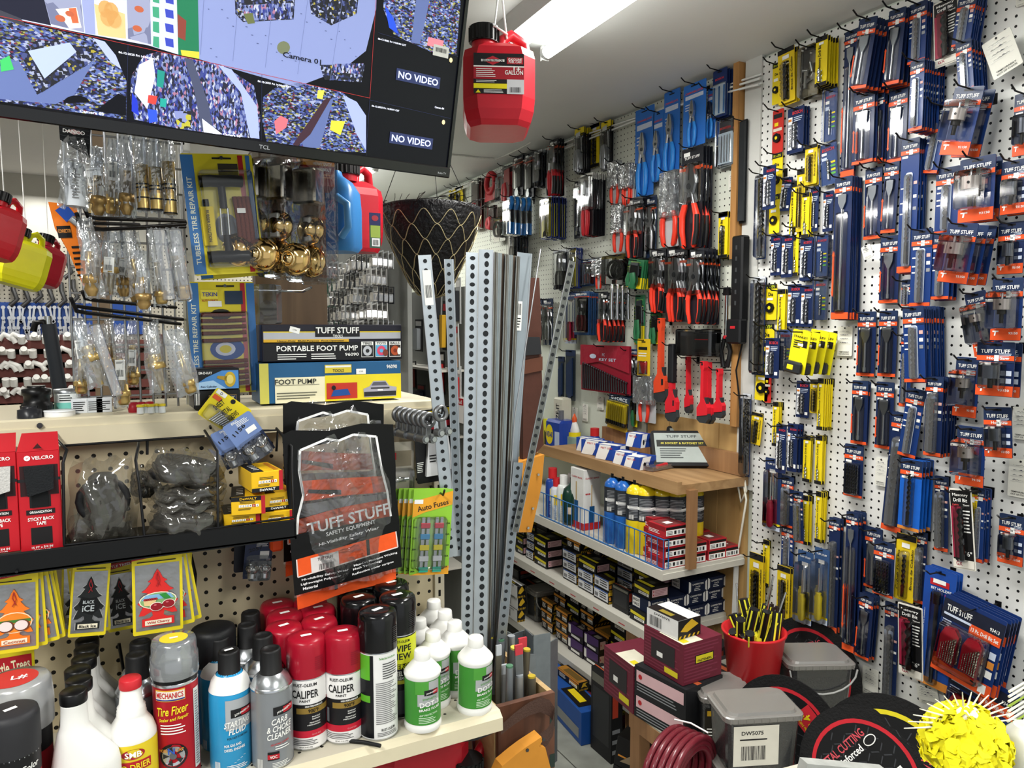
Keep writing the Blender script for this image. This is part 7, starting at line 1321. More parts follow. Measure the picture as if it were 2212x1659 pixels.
# ================= NAIL AND SCREW SHELVES =================
XF=1.65;SHB=mat('c9c6bb',.45,var=.08,scale=6);WD2=woodmat('7a5636','9c744c',2,7);WD1=woodmat('8a6842','ad8a5e',1,7)
LV=(.75,.50,.185);YE=(1.985,2.07,2.10)
g=thing('wall_shelving','white metal wall shelving loaded with small nail boxes','shelving',(XF,2.0,0))
for i,(z,y) in enumerate(zip(LV,YE)):
    q=MB();q.box((0,y-2.0,z-.014),(W-XF-.012,3.4,z),SHB);q.box((-.004,y-2.0-.003,z-.034),(.0,3.4,z+.002),SHB);q.box((0,y-2.004,z-.034),(W-XF-.012,y-2.0,z-.012),SHB)
    if i==1:[q.box((-.0046,y-2.0+.12+.17*k,z-.022),(-.0042,y-2.0+.16+.17*k,z-.018),mat('b5434a',.6)) for k in range(9)]
    q.build('shelf',g)
q=MB();a=at(1384,1370,x=XF+.03);b=at(1431,1370,x=XF+.03);q.box((.01,.12,.0),(.10,.20,.465),WD2);q.build('wooden_post',g)
q=MB();q.prism([(0,0),(.022,.01),(.030,.33),(.008,.34)],0,.004,mat('d8d8d4',.4));o=q.build('bracket',g);o.location=(W-XF-.05,.0,.44)
zw=1.062;t=thing('wooden_top_shelf','wooden shelf with one front post standing over the gas cylinders','shelf',(1.72,1.97,0));q=MB();q.box((0,.02,zw-.035),(W-1.735,.95,zw-.012),WD1);q.box((-.02,-.0,zw-.045),(.0,.97,zw+.0),WD1);q.box((0,0,zw-.045),(W-1.735,.02,zw-.012),WD1);q.box((W-1.76,.0,zw-.01),(W-1.736,.9,zw+.07),WD2);q.build('board',t)
q=MB();q.box((.02,-.02,LV[0]-.0),(.055,.0,zw-.03),WD2);q.build('front_post',t)
q=MB();BW_=mat('2f6fb0',.4,.2);ya=at(1163,1073,x=XF).y;L=ya-1.99
for k in range(int(L/.033)+1):q.cyl((0,k*.033,0),(0,k*.033,.105),.0017,BW_,n=5)
for z in(0,.105):q.tube([(.0,0,z),(0,L,z)],.0026,BW_,6)
q.tube([(0,0,0),(.02,-.004,0),(.02,-.004,.105),(0,0,.105)],.002,BW_,6);o=q.build('wire_fence');o.location=(XF+.008,1.99,LV[0]+.004);tag(o,'blue wire fence along the front of the cylinder shelf','fence')
PK=mat('d9b4b8',.5);HZ=mat('c9a227',.5);ORB=mat('d8923a',.5);PUR=mat('4a2a6a',.4);WB_=mat('d6d8dc',.5);NVY=mat('17233f',.5);MAR=mat('6a2434',.5,var=.15,scale=60);YB_=mat('d8c92a',.45)
BASE=dict(A=BLK2,W=BLK2,O=BLK2,P=mat('1d1422',.4),Y=YB_,C=NVY,R=mat('b0262f',.45),M=MAR,K=mat('17171a',.45),B=mat('2448a0',.4),D=mat('1d1e21',.5),G=mat('9ab0a0',.6),E=mat('e6e6e4',.5))
def paint(q,s,f,w_,h_):
    y=-.0006;R_=lambda a,b,c,d,m,k=0:q.rect(a*w_,b*h_,c*w_,d*h_,y-.0004*k,m);T_=lambda t,x,z,hh,ww,m,k=1:q.text(t,x*w_,z*h_,hh*h_,y-.0005*k,m,ww*w_)
    if s=='A':
        if f=='x':q.poly([(.05*w_,.55*h_),(.95*w_,.45*h_),(.95*w_,.7*h_),(.05*w_,.8*h_)],y,YB_);R_(.3,.2,.92,.42,WHITE);T_('TUFF STUFF',.6,.31,.14,.5,INK)
        else:R_(.1,.2,.94,.82,PK);q.ell(.18*w_,.65*h_,.03*w_,.07*h_,y-.0006,CRD,8);q.ell(.18*w_,.38*h_,.03*w_,.07*h_,y-.0006,CRD,8);q.lines(.26*w_,.9*w_,.28*h_,.75*h_,4,y-.0006,mat('a87a80',.5))
    elif s=='W':
        if f=='x':R_(.02,.14,.98,.98,WB_);q.bars(.08*w_,.3*w_,.25*h_,.6*h_,y-.0006,INK,9);q.lines(.4*w_,.92*w_,.25*h_,.85*h_,3,y-.0006,INK,5);R_(.02,.88,.98,.98,mat('3a5aa0',.5),1)
        else:R_(0,.7,1,1,HZ);[q.poly([((.05+.14*i)*w_,0),((.12+.14*i)*w_,0),((.18+.14*i)*w_,.2*h_),((.11+.14*i)*w_,.2*h_)],y,HZ) for i in range(6)];R_(.1,.3,.5,.6,ORB)
    elif s=='O':
        if f=='x':R_(0,.78,1,1,ORB);q.lines(.08*w_,.5*w_,.2*h_,.7*h_,4,y-.0004,WHITE,4);R_(.55,.15,.92,.5,WHITE);R_(.55,.52,.92,.7,ORB);q.bars(.58*w_,.88*w_,.18*h_,.35*h_,y-.0008,INK,8)
        else:[q.poly([((.02+.14*i)*w_,0),((.09+.14*i)*w_,0),((.15+.14*i)*w_,.2*h_),((.08+.14*i)*w_,.2*h_)],y,HZ) for i in range(6)];q.poly([(.2*w_,.3*h_),(.5*w_,.45*h_),(.8*w_,.3*h_),(.6*w_,.7*h_),(.9*w_,.9*h_),(.4*w_,.85*h_)],y,HZ)
    elif s=='P':
        if f=='x':q.poly([(0,.3*h_),(w_,.5*h_),(w_,h_),(0,h_)],y,PUR);R_(.2,.1,.8,.28,WHITE);R_(.02,.3,.18,.9,WHITE,1)
        else:R_(.2,.3,.9,.85,PK);q.ell(.3*w_,.6*h_,.05*w_,.08*h_,y-.0006,CRD,8)
    elif s=='Y':
        if f=='x':T_('1" SMOOTH SHANK',.5,.72,.18,.8,INK);q.bars(.55*w_,.9*w_,.12*h_,.45*h_,y-.0006,INK,9)
        else:R_(0,0,1,.6,BLK2);[q.poly([((.02+.2*i)*w_,0),((.1+.2*i)*w_,0),((.2+.2*i)*w_,.3*h_),((.12+.2*i)*w_,.3*h_)],y-.0004,YB_) for i in range(4)]
    elif s=='C':
        if f=='x':R_(.05,.1,.5,.9,WHITE);T_('BRIGHT',.28,.66,.22,.4,INK);T_('NAILS',.28,.34,.22,.34,INK)
        else:q.poly([(0,.05*h_),(.12*w_,.2*h_),(.12*w_,.85*h_),(.05*w_,h_),(0,h_)],y,WHITE);q.poly([(w_,.05*h_),(.9*w_,.15*h_),(.9*w_,.8*h_),(w_,.95*h_)],y,WHITE);T_('CARPENTERS',.5,.72,.14,.62,WHITE);T_('PACK',.5,.5,.12,.26,WHITE);q.lines(.3*w_,.7*w_,.15*h_,.4*h_,2,y,WHITE,3)
    elif s=='R':
        if f=='x':R_(.0,.55,1,.95,mat('8a1c24',.5));q.lines(.05*w_,.9*w_,.1*h_,.5*h_,3,y,WHITE,4)
        else:R_(.04,.08,.96,.62,WHITE);[q.rect((.4+.17*i)*w_,.18*h_,(.5+.17*i)*w_,.52*h_,y-.0005,(INK,GREY,INK)[i]) for i in range(3)];q.lines(.08*w_,.36*w_,.15*h_,.55*h_,3,y-.0005,INK,5);R_(.04,.66,.96,.9,BLK2)
    elif s=='M':
        q.lines(.02*w_,.98*w_,.05*h_,.95*h_,11,y,mat('7d3346',.5),6)
        if f=='x':R_(.2,.3,.8,.8,mat('2e2a2c',.5),1);R_(.35,.4,.5,.52,WHITE,2);R_(.55,.1,.88,.24,YB_,2)
        else:R_(.3,.45,.78,.66,BLK2,1);R_(.32,.47,.76,.64,YB_,2);T_('FASTENERS',.54,.52,.06,.36,INK,3)
    elif s=='K':
        if f=='x':R_(.1,.2,.9,.8,mat('26272a',.3));R_(.05,.85,.95,.95,mat('6a6a60',.5))
        else:R_(.1,.55,.6,.9,mat('b8402a',.5));q.lines(.1*w_,.9*w_,.1*h_,.45*h_,3,y,GREY,5)
    elif s=='D':
        if f=='x':
            for b_ in(0,.5):R_(.04,b_+.2,.96,b_+.42,PK);q.ell(.12*w_,(b_+.31)*h_,.04*w_,.05*h_,y-.0006,CRD,8);q.lines(.05*w_,.9*w_,(b_+.02)*h_,(b_+.18)*h_,3,y,GREY,5)
    elif s=='B':
        q.poly([(.0,.0),(.45*w_,.0),(.7*w_,h_),(.2*w_,h_)],y,WHITE)
        if f=='x':T_('FEIT LED',.5,.8,.12,.5,mat('c23a3a',.5))
        else:T_('LEDLIGHT',.6,.5,.2,.6,mat('1c2c70',.5));q.ell(.3*w_,.4*h_,.08*w_,.2*h_,y-.0006,INK)
    elif s=='E':
        if f=='x':q.bars(.1*w_,.5*w_,.15*h_,.7*h_,y,INK,14);T_('DW5075',.5,.86,.12,.5,INK)
        else:R_(0,0,1,1,BLK2);[q.poly([((.02+.2*i)*w_,0),((.1+.2*i)*w_,0),((.16+.2*i)*w_,.16*h_),((.08+.2*i)*w_,.16*h_)],y-.0004,HZ) for i in range(5)];q.poly([(.1*w_,.4*h_),(.4*w_,.3*h_),(.9*w_,.6*h_),(.6*w_,.95*h_),(.3*w_,.7*h_)],y-.0004,HZ)
def topm(q,s,wx,wy,h_):
    z=h_+.0006;F=lambda a,b,c,d,m,k=0:q.add([(a*wx,b*wy,z+k*.0004),(c*wx,b*wy,z+k*.0004),(c*wx,d*wy,z+k*.0004),(a*wx,d*wy,z+k*.0004)],[(0,1,2,3)],m)
    if s=='A':F(.12,.05,.3,.95,YB_);F(.4,.3,.8,.6,mat('4a4a40',.5))
    elif s=='O':F(0,0,.8,1,mat('a8742c',.5));F(.1,.1,.7,.8,mat('6a5226',.5),1)
    elif s=='P':F(.15,.1,.7,.45,mat('9a9488',.5));F(.1,.6,.8,.9,PUR)
    elif s=='M':F(.0,.0,.5,.6,mat('d8d4c0',.5));q.lines(0,1,0,1,0 or 1,9,MAR) if 0 else F(.05,.05,.2,.2,YB_,1)
    elif s=='R':F(.1,.1,.9,.9,mat('7a3a3a',.5));F(.3,.3,.6,.6,WHITE,1)
    elif s in 'KD':F(.30,0,.42,1,mat('b0532f',.5));F(.5,.3,.8,.8,mat('8a8a80',.5));F(.55,.35,.75,.5,WHITE,1)
    elif s=='B':F(.1,.1,.6,.9,WHITE)
    elif s=='E':F(0,0,.45,1,BLK2);F(.1,.3,.3,.7,mat('8a7a2a',.5),1)
DES=dict(A='black and yellow nail box',W='white faced nail box',O='orange striped nail box',P='purple screw box',Y='yellow nail box',C='navy carpenters nail box',R='red and white screw box',M='maroon fastener box',K='black tool box carton',B='blue and white bulb box',D='black screw box',G='pale green carton',E='white barcoded nail box')
PROT={}
def nbox(s,x,y,z,wx,wy,h_,label,rz=0,group=None,top=True):
    key=(s,round(wx,3),round(wy,3),round(h_,3))
    if key in PROT:o=dup(PROT[key],label,group);place(o,(x,y,z),rz);(group is None and 'group' in o) and o.__delitem__('group');return o
    t=thing('nail_box' if s in 'AWOPYC' else 'carton_box',label,'box',(x,y,z),rz,group);q=MB();q.box((0,0,0),(wx,wy,h_),BASE[s]);paint(q,s,'y',wx,h_);topm(q,s,wx,wy,h_);q.T=Matrix.Rotation(-pi/2,4,'Z')@Matrix.Translation((-wy,0,0));paint(q,s,'x',wy,h_);q.build('box',t);PROT[key]=t;return t
def nb(s,c,l,r,n,h_,zb_,where,lv=0,rz=0):
    P=at(*c,z=zb_);wy=min(max(at(*l,x=P.x).y-P.y,.03),.3);wx=min(max(at(*r,y=P.y).x-P.x,.03),W-.02-P.x);R=random.Random(int(c[0]))
    for i in range(n):nbox(s,P.x+R.uniform(-1,1)*.003,P.y+R.uniform(-1,1)*.003,zb_+(lv+i)*h_,wx-.003,wy-.003,h_-.001,f"{DES[s]} {where}"+(f', {("bottom", "second", "third", "fourth", "fifth")[i] if i < n-1 else "topmost"} of its pile' if n>1 else ''),rz,f'{DES[s]}es {where}' if n>1 else None)
z2,z3=LV[1]+.001,LV[2]+.001
nb('A',(1129,1200),(1113,1193),(1138,1198),2,.045,z2,'at far end of middle shelf');nb('W',(1153,1212),(1137,1203),(1160,1210),3,.043,z2,'behind the steel strips, middle shelf')
nb('A',(1181,1230),(1154,1217),(1217,1226),3,.045,z2,'first large pile on middle shelf');nb('W',(1245,1264),(1215,1249),(1256,1261),3,.045,z2,'second pile on middle shelf');nb('O',(1252,1262),(1222,1248),(1286,1257),1,.045,z2,'capping the white second pile, middle shelf',3)
nb('W',(1280,1286),(1247,1268),(1290,1283),2,.045,z2,'third pile on middle shelf');nb('A',(1286,1289),(1248,1268),(1318,1284),1,.046,z2,'laid over the third white pile',2);nb('W',(1314,1306),(1282,1288),(1325,1302),2,.048,z2,'blue lined pile beside windowed carton');nb('K',(1358,1329),(1322,1309),(1372,1324),1,.095,z2,'with a window between nail piles')
nb('A',(1396,1354),(1361,1333),(1438,1347),1,.048,z2,'at the shelf end corner');nb('C',(1399,1353),(1363,1333),(1440,1346),1,.048,z2,'labelled bright nails, above the corner box',1);nb('A',(1402,1352),(1366,1334),(1443,1345),1,.048,z2,'riding on the bright nails box',2)
for k,(x0,n) in enumerate(((1441,2),(1480,3),(1519,3))):
    P=at(x0,1348-k*5,z=z2);
    for i in range(n):nbox('C',1.765+.094*k,YE[1]+.012+.01*(i%2),z2+.049*i,.090,.10,.047,f'{("lowest", "second", "third")[i]} white winged carpenters box, {("first", "middle", "last")[k]} column at shelf end',0,'carpenters nail boxes at the shelf end')
for k,n in enumerate((4,2)):
    for i in range(n):nbox('A' if k==0 else 'K',1.79+.12*k,YE[1]+.13,z2+.049*(i+(2 if k==0 else 3)),.11,.13,.047,f'{("lowest", "second", "third", "upper")[i]} dark box above the {("first", "last")[k]} carpenters columns',0)
nb('O',(1194,1371),(1170,1359),(1201,1368),3,.048,z3,'beside the tub of nails, lower shelf');nb('O',(1226,1395),(1200,1381),(1234,1391),3,.048,z3,'next to purple boxes, lower shelf');nb('P',(1259,1424),(1227,1406),(1264,1419),2,.062,z3,'first pair on lower shelf',0);nb('P',(1292,1446),(1261,1427),(1310,1438),2,.062,z3,'second pair on lower shelf');nb('Y',(1335,1462),(1304,1445),(1349,1456),2,.045,z3,'behind the tall black carton');nb('O',(1375,1500),(1343,1478),(1388,1490),1,.05,z3,'before the wooden post, lower shelf')
R=random.Random(3);NTH=('first','second','third','fourth','fifth','sixth','seventh','eighth','ninth','tenth','eleventh')
for(zz,xx,y0,nc_,hh,nm) in((z2,1.84,2.40,9,.045,'middle'),(z3,1.80,2.16,11,.05,'lower')):
    for k in range(nc_):
        s=R.choice('AWOKA' if nm=='middle' else 'OOKAO');n=R.randint(2,4)
        for i in range(n):nbox(s,xx,y0+.115*k,zz+hh*i,.12,.105,hh-.001,f'{DES[s]}, back row column {NTH[k]} of {nm} shelf, {("bottom", "second", "third", "top")[i]}',0,f'back row boxes on the {nm} shelf')
nb('E',(1118,1345),(1090,1330),(1136,1342),3,.06,z3,'at the dark far end')
P=at(1156,1350,z=z3);
def tub(label,x,y,z,wx,wy,h_,rz,lab=0,grp=None,flip=0):
    t=thing('screw_tub',label,'tub',(x,y,z),rz,grp);cl=clear('d4d6d8',gloss=.05,rough=.15,haze=.10,hazecol='9a9c9e');ring=lambda k,zz,c=.02:[(a,b,zz) for a,b in rr(-wx/2*k,-wy/2*k,wx/2*k,wy/2*k,c,3)]
    q=MB();q.loft([ring(.86,0),ring(.88,.004),ring(.95,h_*.88)],cl,True,True,False);q.build('clear_body',t);q=MB();q.loft([ring(.82,.004),ring(.84,h_*.3),ring(.87,h_*.66)],mat('26282b',.5,.5,.5,260,1),True,True,False);q.build('screws',t)
    q=MB();lm=clear('d6d4d0',gloss=.06,rough=.3,haze=.45,hazecol='aaa6a0');q.loft([ring(.98,h_*.84),ring(1.02,h_*.86),ring(1.03,h_*.94),ring(.99,h_*.955),ring(.90,h_*.955),ring(.86,h_*1.0),ring(.84,h_*1.0)],lm,True,True,False);[q.box((-wx*.45+wx*.1*i-.001,-wy*.525,h_*.86),(-wx*.45+wx*.1*i+.001,-wy*.51,h_*.93),lm) for i in range(10)];q.build('lid',t)
    q=MB();hr=wx*.5;q.tube([(hr*1.0*cos(a*pi/10),-wy*.53,h_*.86-h_*.5*sin(a*pi/10)) for a in range(11)],.0028,mat('a8a8a6',.4),6) if not lab else q.tube([(wx*.53,-wy*.1,h_*.8),(wx*.56,wy*.2,h_*.6),(wx*.53,wy*.45,h_*.75)],.003,mat('a8a8a6',.4),6);q.build('bail_handle',t)
    if lab==1:q=MB();y=-wy*.475;q.rect(-wx*.40,h_*.12,wx*.18,h_*.80,y-.001,mat('dcd8ca',.5));q.text('DW5075',-wx*.16,h_*.68,.010,y-.0016,INK,wx*.28);q.lines(-wx*.32,wx*.05,h_*.54,h_*.6,1,y-.0016,INK);q.bars(-wx*.3,wx*.02,h_*.22,h_*.46,y-.0016,INK,18);q.build('label',t)
    if lab==2:q=MB();y=-wy*.475;q.rect(-wx*.42,h_*.1,wx*.25,h_*.74,y-.001,mat('26231c',.5));q.rect(-wx*.1,h_*.4,wx*.25,h_*.48,y-.0015,ORB);q.rect(-wx*.38,h_*.6,-wx*.15,h_*.7,y-.0015,HZ);q.lines(-wx*.38,wx*.2,h_*.2,h_*.38,3,y-.0015,WHITE);q.rect(-wx*.05,h_*.14,wx*.16,h_*.34,y-.0018,WHITE);q.build('label',t)
    return t
tub('clear tub full of nails at far end of the lower shelf',P.x+.07,P.y+.07,z3,.12,.12,.15,0)
# ---- things on the wooden shelf ----
zt2=zw-.011
def wb(px,py):p=at(px,py,z=zt2);return p.x,p.y
for i,(s,px,py,wx,wy,hh,rz,lb) in enumerate((('B',1381,1003,.10,.08,.048,12,'front, beside screwdriver pack'),('B',1361,996,.06,.09,.055,14,'second, left of the front one'),('B',1335,984,.075,.12,.062,16,'with white end facing the aisle'),('B',1310,974,.05,.14,.062,16,'lying lengthwise'),('B',1290,966,.05,.12,.06,16,'at the shelf tip'))):
    p=at(px,py+14,z=zt2);nbox(s,max(p.x,1.725),p.y,zt2+.0005,wx,wy,hh,'blue and white lamp box '+('front, beside screwdriver pack','next to the front lamp box','showing its white end','lying lengthwise','at the shelf tip')[i],radians(rz))
nbox('B',1.84,2.36,zt2+.063,.06,.08,.055,'small lamp box standing behind the socket cases',radians(10))
def case(label,px,py,rx,ry_,back):
    p=at(px,py,z=zt2);t=thing('socket_set_case',label,'tool case',(p.x,p.y,zt2+.012),radians(-30),'black socket set cases',radians(-40),0);w_,h_=.25,.16;q=MB();q.prism(rr(0,0,w_,h_,.014),0,.045,mat('17181a',.45));q.build('case',t)
    q=MB();q.rect(.012,.014,w_-.02,h_-.012,-.0012,mat('a9b2ae',.2,coat=.6));q.rect(.02,.085,w_-.03,.115,-.0018,mat('3a3c3a',.3));q.text('TUFF STUFF',.12,.132,.012,-.002,mat('4a4f50',.4),.12);q.text('40 SOCKET & RATCHET SET',.12,.100,.009,-.0026,mat('d8cf5a',.4),.17);q.lines(.03,.14,.03,.08,5,-.002,mat('4a4f50',.4));q.build('label',t);return t
case('black socket set case leaning behind lamp boxes, front one',1412,1012,0,0,0);o=case('black socket set case behind the front case',1448,998,0,0,1)
p=at(1400,1022,z=zt2+.001);t=thing('screwdriver_set','clear pack with red and yellow screwdrivers on wooden shelf','screwdriver set',(p.x+.03,p.y+.01,zt2+.002),radians(12));q=MB();q.box((0,0,0),(.25,.045,.016),clear('f0d0d0',gloss=.12,haze=.1));q.build('clear_pack',t);q=MB();[q.cyl((.04+.05*i,.012+.008*i,.012),(.10+.05*i,.014+.008*i,.014),.008,(CRD,RH,CYE)[i],n=10) for i in range(3)];[q.cyl((.10+.05*i,.014+.008*i,.014),(.16+.03*i,.016+.008*i,.014),.002,CHROME,n=6) for i in range(3)];q.build('screwdrivers',t)
# ---- cylinders, sprays ----
z1=LV[0]+.001
def cyl(label,px,py,r,h_,col,kind,bright=None):
    p=at(px,py,z=z1+h_);x=min(max(p.x,XF+r+.02),1.98);y=p.y;t=thing('gas_cylinder' if kind in 'gc' else 'spray_can',label,'gas cylinder' if kind in 'gc' else 'spray can',(x,y,z1),0,{'g':'slim torch gas cylinders','c':'green camping gas bottles','s':'lubricant spray cans'}[kind]);q=MB();m=mat(col,.3,coat=.4)
    if kind=='g':q.lathe([(r*.9,0),(r,.008),(r,h_*.80),(r*.92,h_*.87),(r*.6,h_*.92),(.012,h_*.94)],m,n=28);q.lathe([(r*1.01,h_*.46),(r*1.01,h_*.82)],mat('2a2e34',.4),n=28,caps=False);q.lines(-.05,.02,h_*.50,h_*.78,14,-.001,GREY,3,r*1.01);q.wrect(-.06,h_*.62,.03,h_*.66,r*1.01,WHITE,.0008);q.bars(-.05,-.03,h_*.48,h_*.54,-.0012,WHITE,8,1,r*1.01)
    elif kind=='c':q.lathe([(r*.8,0),(r,.01),(r,h_*.62),(r*.85,h_*.76),(r*.4,h_*.85),(.012,h_*.9)],m,n=28);q.wrect(-.05,h_*.25,.03,h_*.4,r,mat('c9b8a8',.4),.0008);q.text('COLEMAN',0,h_*.5,.008,-.001,mat('c9b04a',.4),.05,0,r)
    else:q.lathe([(r*.95,0),(r,.003),(r,h_*.72),(r*.8,h_*.78),(r*.5,h_*.8)],m,n=24);q.ell(0,0,0,0,0,m,3) if 0 else q.wrect(-.03,h_*.35,.03,h_*.6,r,mat('e6c820',.4),.0006);q.text('WD-40',0,h_*.48,.012,-.001,mat('203a8a',.4),.04,0,r);q.lines(-.03,.02,h_*.06,h_*.3,6,-.0008,WHITE,3,r)
    q.build('cylinder',t);q=MB();q.cyl((0,0,h_*(.93 if kind=='g' else.86 if kind=='c' else.78)),(0,0,h_),.011 if kind!='s' else r*.62,BLACK if kind!='s' else mat(bright or 'c0282c',.4),n=16);q.build('cap',t)
for lb,px,py,col in(('yellow torch gas cylinder nearest the blue fence',1361,1038,'e3c81a'),('second yellow torch cylinder',1396,1039,'e3c81a'),('third yellow torch cylinder, in shadow',1431,1040,'d8bd18'),('fourth yellow torch cylinder by the wooden post',1462,1041,'d8bd18'),('last yellow torch cylinder past the wooden post',1500,1039,'d8bd18'),('blue propane cylinder nearest the torch kit box',1311,1024,'1f5fb0'),('blue propane cylinder beside first yellow one',1333,1031,'1f5fb0'),('blue propane cylinder behind the others',1350,1020,'1f5fb0')):cyl(lb,px,py,.0365,.275,col,'g')
for lb,px,py in(('front dark green camping gas bottle',1237,1032),('dark green camping gas bottle beside torch kit',1252,1034),('dark green camping gas bottle at the back',1250,1018)):cyl(lb,px,py,.045,.20,'0f3328','c')
cyl('tall blue lubricant spray can with red cap',1180,1012,.032,.22,'22408f','s');cyl('white labelled spray can with red straw',1203,1032,.030,.18,'c8ccd0','s');cyl('white capped spray can behind the straw can',1218,1026,.03,.20,'d8dcd8','s','e6e6e2');cyl('spray can with pale cap at the back',1236,1022,.03,.20,'b8bcc0','s','e6e6e2')
P=at(1272,1150,z=z1);t=thing('torch_kit_box','tall white classic brass torch kit box','box',(XF+.04,P.y+.03,z1),0);q=MB();wx,wy,hh=.085,.10,.255;q.box((0,0,0),(wx,wy,hh),mat('dcdcd8',.45),.001);q.rect(0,0,wx,.03,-.0006,CRD);q.text('CLASSIC BRASS',wx*.5,hh*.86,.007,-.001,CRD,wx*.8);q.rect(wx*.35,.03,wx*.65,.10,-.001,mat('1c4f80',.4));q.rect(wx*.45,.10,wx*.5,.19,-.001,mat('b8954a',.4));[q.ell(wx*(.15+.1*i),hh*.6,.004,.004,-.001,CRD,8) for i in range(3)];q.T=Matrix.Rotation(-pi/2,4,'Z')@Matrix.Translation((-wy,0,0));q.rect(0,0,wy,.03,-.0006,CRD);q.text('CLASSIC BRASS',wy*.5,hh*.86,.007,-.001,CRD,wy*.8);q.rect(wy*.3,.03,wy*.6,.12,-.001,mat('1c4f80',.4));q.rect(wy*.42,.12,wy*.48,.2,-.001,mat('b8954a',.4));q.build('box',t)
# second shelf plank holding bottles behind
zp=at(1210,1030,x=1.98).z
t=thing('back_ledge','narrow ledge against wall carrying oil can and glue','shelf',(1.90,2.55,0));q=MB();q.box((0,0,.955),(.14,1.9,.97),SHB);q.build('board',t)
def onb(px,X=1.96):p=at(px,1000,x=X);return p.y
y=onb(1208,1.95);t=thing('oil_can','gallon blue and yellow lubricant can with black spout','can',(1.96,y,.971));q=MB();q.box((-.05,-.075,0),(.05,.075,.165),mat('1f3f9a',.3,coat=.4),.012);q.T=Matrix.Rotation(-pi/2,4,'Z');q.ell(-.03,.09,.035,.05,-.0505,CYE);q.text('WD-40',-.03,.09,.03,-.052,mat('203a8a',.4),.062);q.rect(.02,.03,.065,.11,-.0505,mat('b8c4d8',.4));q.T=None;q.cyl((0,0,.165),(0,0,.21),.014,mat('6a6c70',.4),n=12);q.build('can',t)
y=onb(1212,1.98);t=thing('rubber_coating_bottle','cream bottle with black upright lettering behind oil can','bottle',(2.00,y+.02,.971));q=MB();q.box((-.03,-.045,0),(.03,.045,.27),mat('c9c6b4',.5),.008);q.T=Matrix.Rotation(-pi/2,4,'Z');q.text('RUBBERIZE-IT',.0,.14,.03,-.0312,INK,.2,pi/2);q.build('bottle',t)
y=onb(1233,1.97);t=thing('glue_bottle','white glue bottle with orange tip and yellow label','bottle',(1.99,y,.971));q=MB();q.lathe([(.03,0),(.032,.01),(.032,.12),(.02,.15),(.012,.16)],BW,n=20,sx=.7);q.wrect(-.05,.03,.02,.11,.0325,CYE,.001);q.build('bottle',t);q=MB();q.lathe([(.012,.158),(.013,.175),(.003,.20),(.001,.2)],mat('d8582a',.4),n=12);q.build('cap',t)
y=onb(1283,1.96);t=thing('spray_can','small blue and yellow spray can with red cap on ledge','spray can',(1.97,y+.01,.971));q=MB();q.lathe([(.024,0),(.025,.003),(.025,.11),(.018,.12)],mat('1f3f9a',.3),n=20);q.T=Matrix.Rotation(-pi/2,4,'Z');q.wrect(-.02,.05,.02,.085,.025,CYE,.0006);q.text('WD-40',0,.067,.012,-.001,mat('203a8a',.4),.03,0,.025);q.build('can',t);q=MB();q.cyl((0,0,.118),(0,0,.155),.021,mat('c0282c',.4),n=18);q.build('cap',t)
for i in range(2):y=onb(1252+3*i,1.97);nbox('G',1.95,y,.972+.045*i,.07,.10,.043,('lower','upper')[i]+' dull green carton behind the glue bottle')
for i,px in enumerate((1183,1196,1212)):p=at(px,905,x=1.99);t=thing('work_gloves',('first','second','third')[i]+' yellow work glove pack hanging over oil can','gloves',(1.99,p.y,p.z),-pi/2);q=MB();q.prism(rr(-.04,-.2,.04,0,.02),-.008,.004,mat('d8d02a',.6,var=.2));q.poly([(-.02,-.15),(.02,-.15),(.01,-.08),(-.02,-.06)],-.009,INK);q.build('glove',t)
# red and white screw boxes at the end of the top metal shelf
zr=z1;k_=0
for cx_,cy_,n,wx in((1.665,1.995,4,.10),(1.775,1.995,2,.085),(1.87,1.995,2,.085),(1.955,1.995,1,.07),(1.70,2.105,4,.09),(1.80,2.10,3,.085),(1.89,2.10,2,.08)):
    for i in range(n):nbox('R',cx_+.004*(i%2),cy_,zr+.038*i,wx,.095,.037,f'red and white screw box, {("bottom", "second", "third", "top")[i]} of {("tallest front", "front middle", "front next", "front end", "tall back", "back middle", "back end")[k_]} pile by wooden post',0,'red and white screw boxes by the post')
    k_+=1
nbox('G',1.88,2.15,zr+.077,.11,.1,.07,'pale worn carton on red boxes by plywood',radians(15))
# white cord hanging on plywood
p=[at(x_,y_,x=W-.03) for x_,y_ in((1596,1010),(1606,1022),(1612,1060),(1601,1085),(1594,1050),(1604,1030),(1612,1080),(1604,1130),(1596,1180),(1580,1220))];tag(wire('cord','',p,.0042,m=mat('d8d4c4',.5)),'white extension cord hanging beside the plywood panel','cord')
p=[at(x_,y_,x=W-.04) for x_,y_ in((1612,690),(1604,740),(1590,800),(1596,850),(1600,900),(1602,1000))];tag(wire('cord','',p,.0035),'black power cord running down from the outlet strip','cord')
cx_,cz_=at(1605,600,x=W-.03),0;t=thing('power_strip','black upright power strip strapped to the wooden post','power strip',(W-.045,cx_.y,cx_.z),-pi/2);q=MB();q.box((-.028,-.02,-.16),(.028,.02,.15),mat('101113',.4),.006);[q.box((-.004,-.021,-.10+.04*i),(.004,-.0195,-.085+.04*i),mat('3a3c3e',.4)) for i in range(6)];q.build('housing',t);q=MB();q.box((-.035,-.03,-.24),(.035,.01,-.15),mat('141517',.4),.006);q.rect(-.012,-.185,.012,-.175,-.031,CRD);q.build('plug_adapter',t)
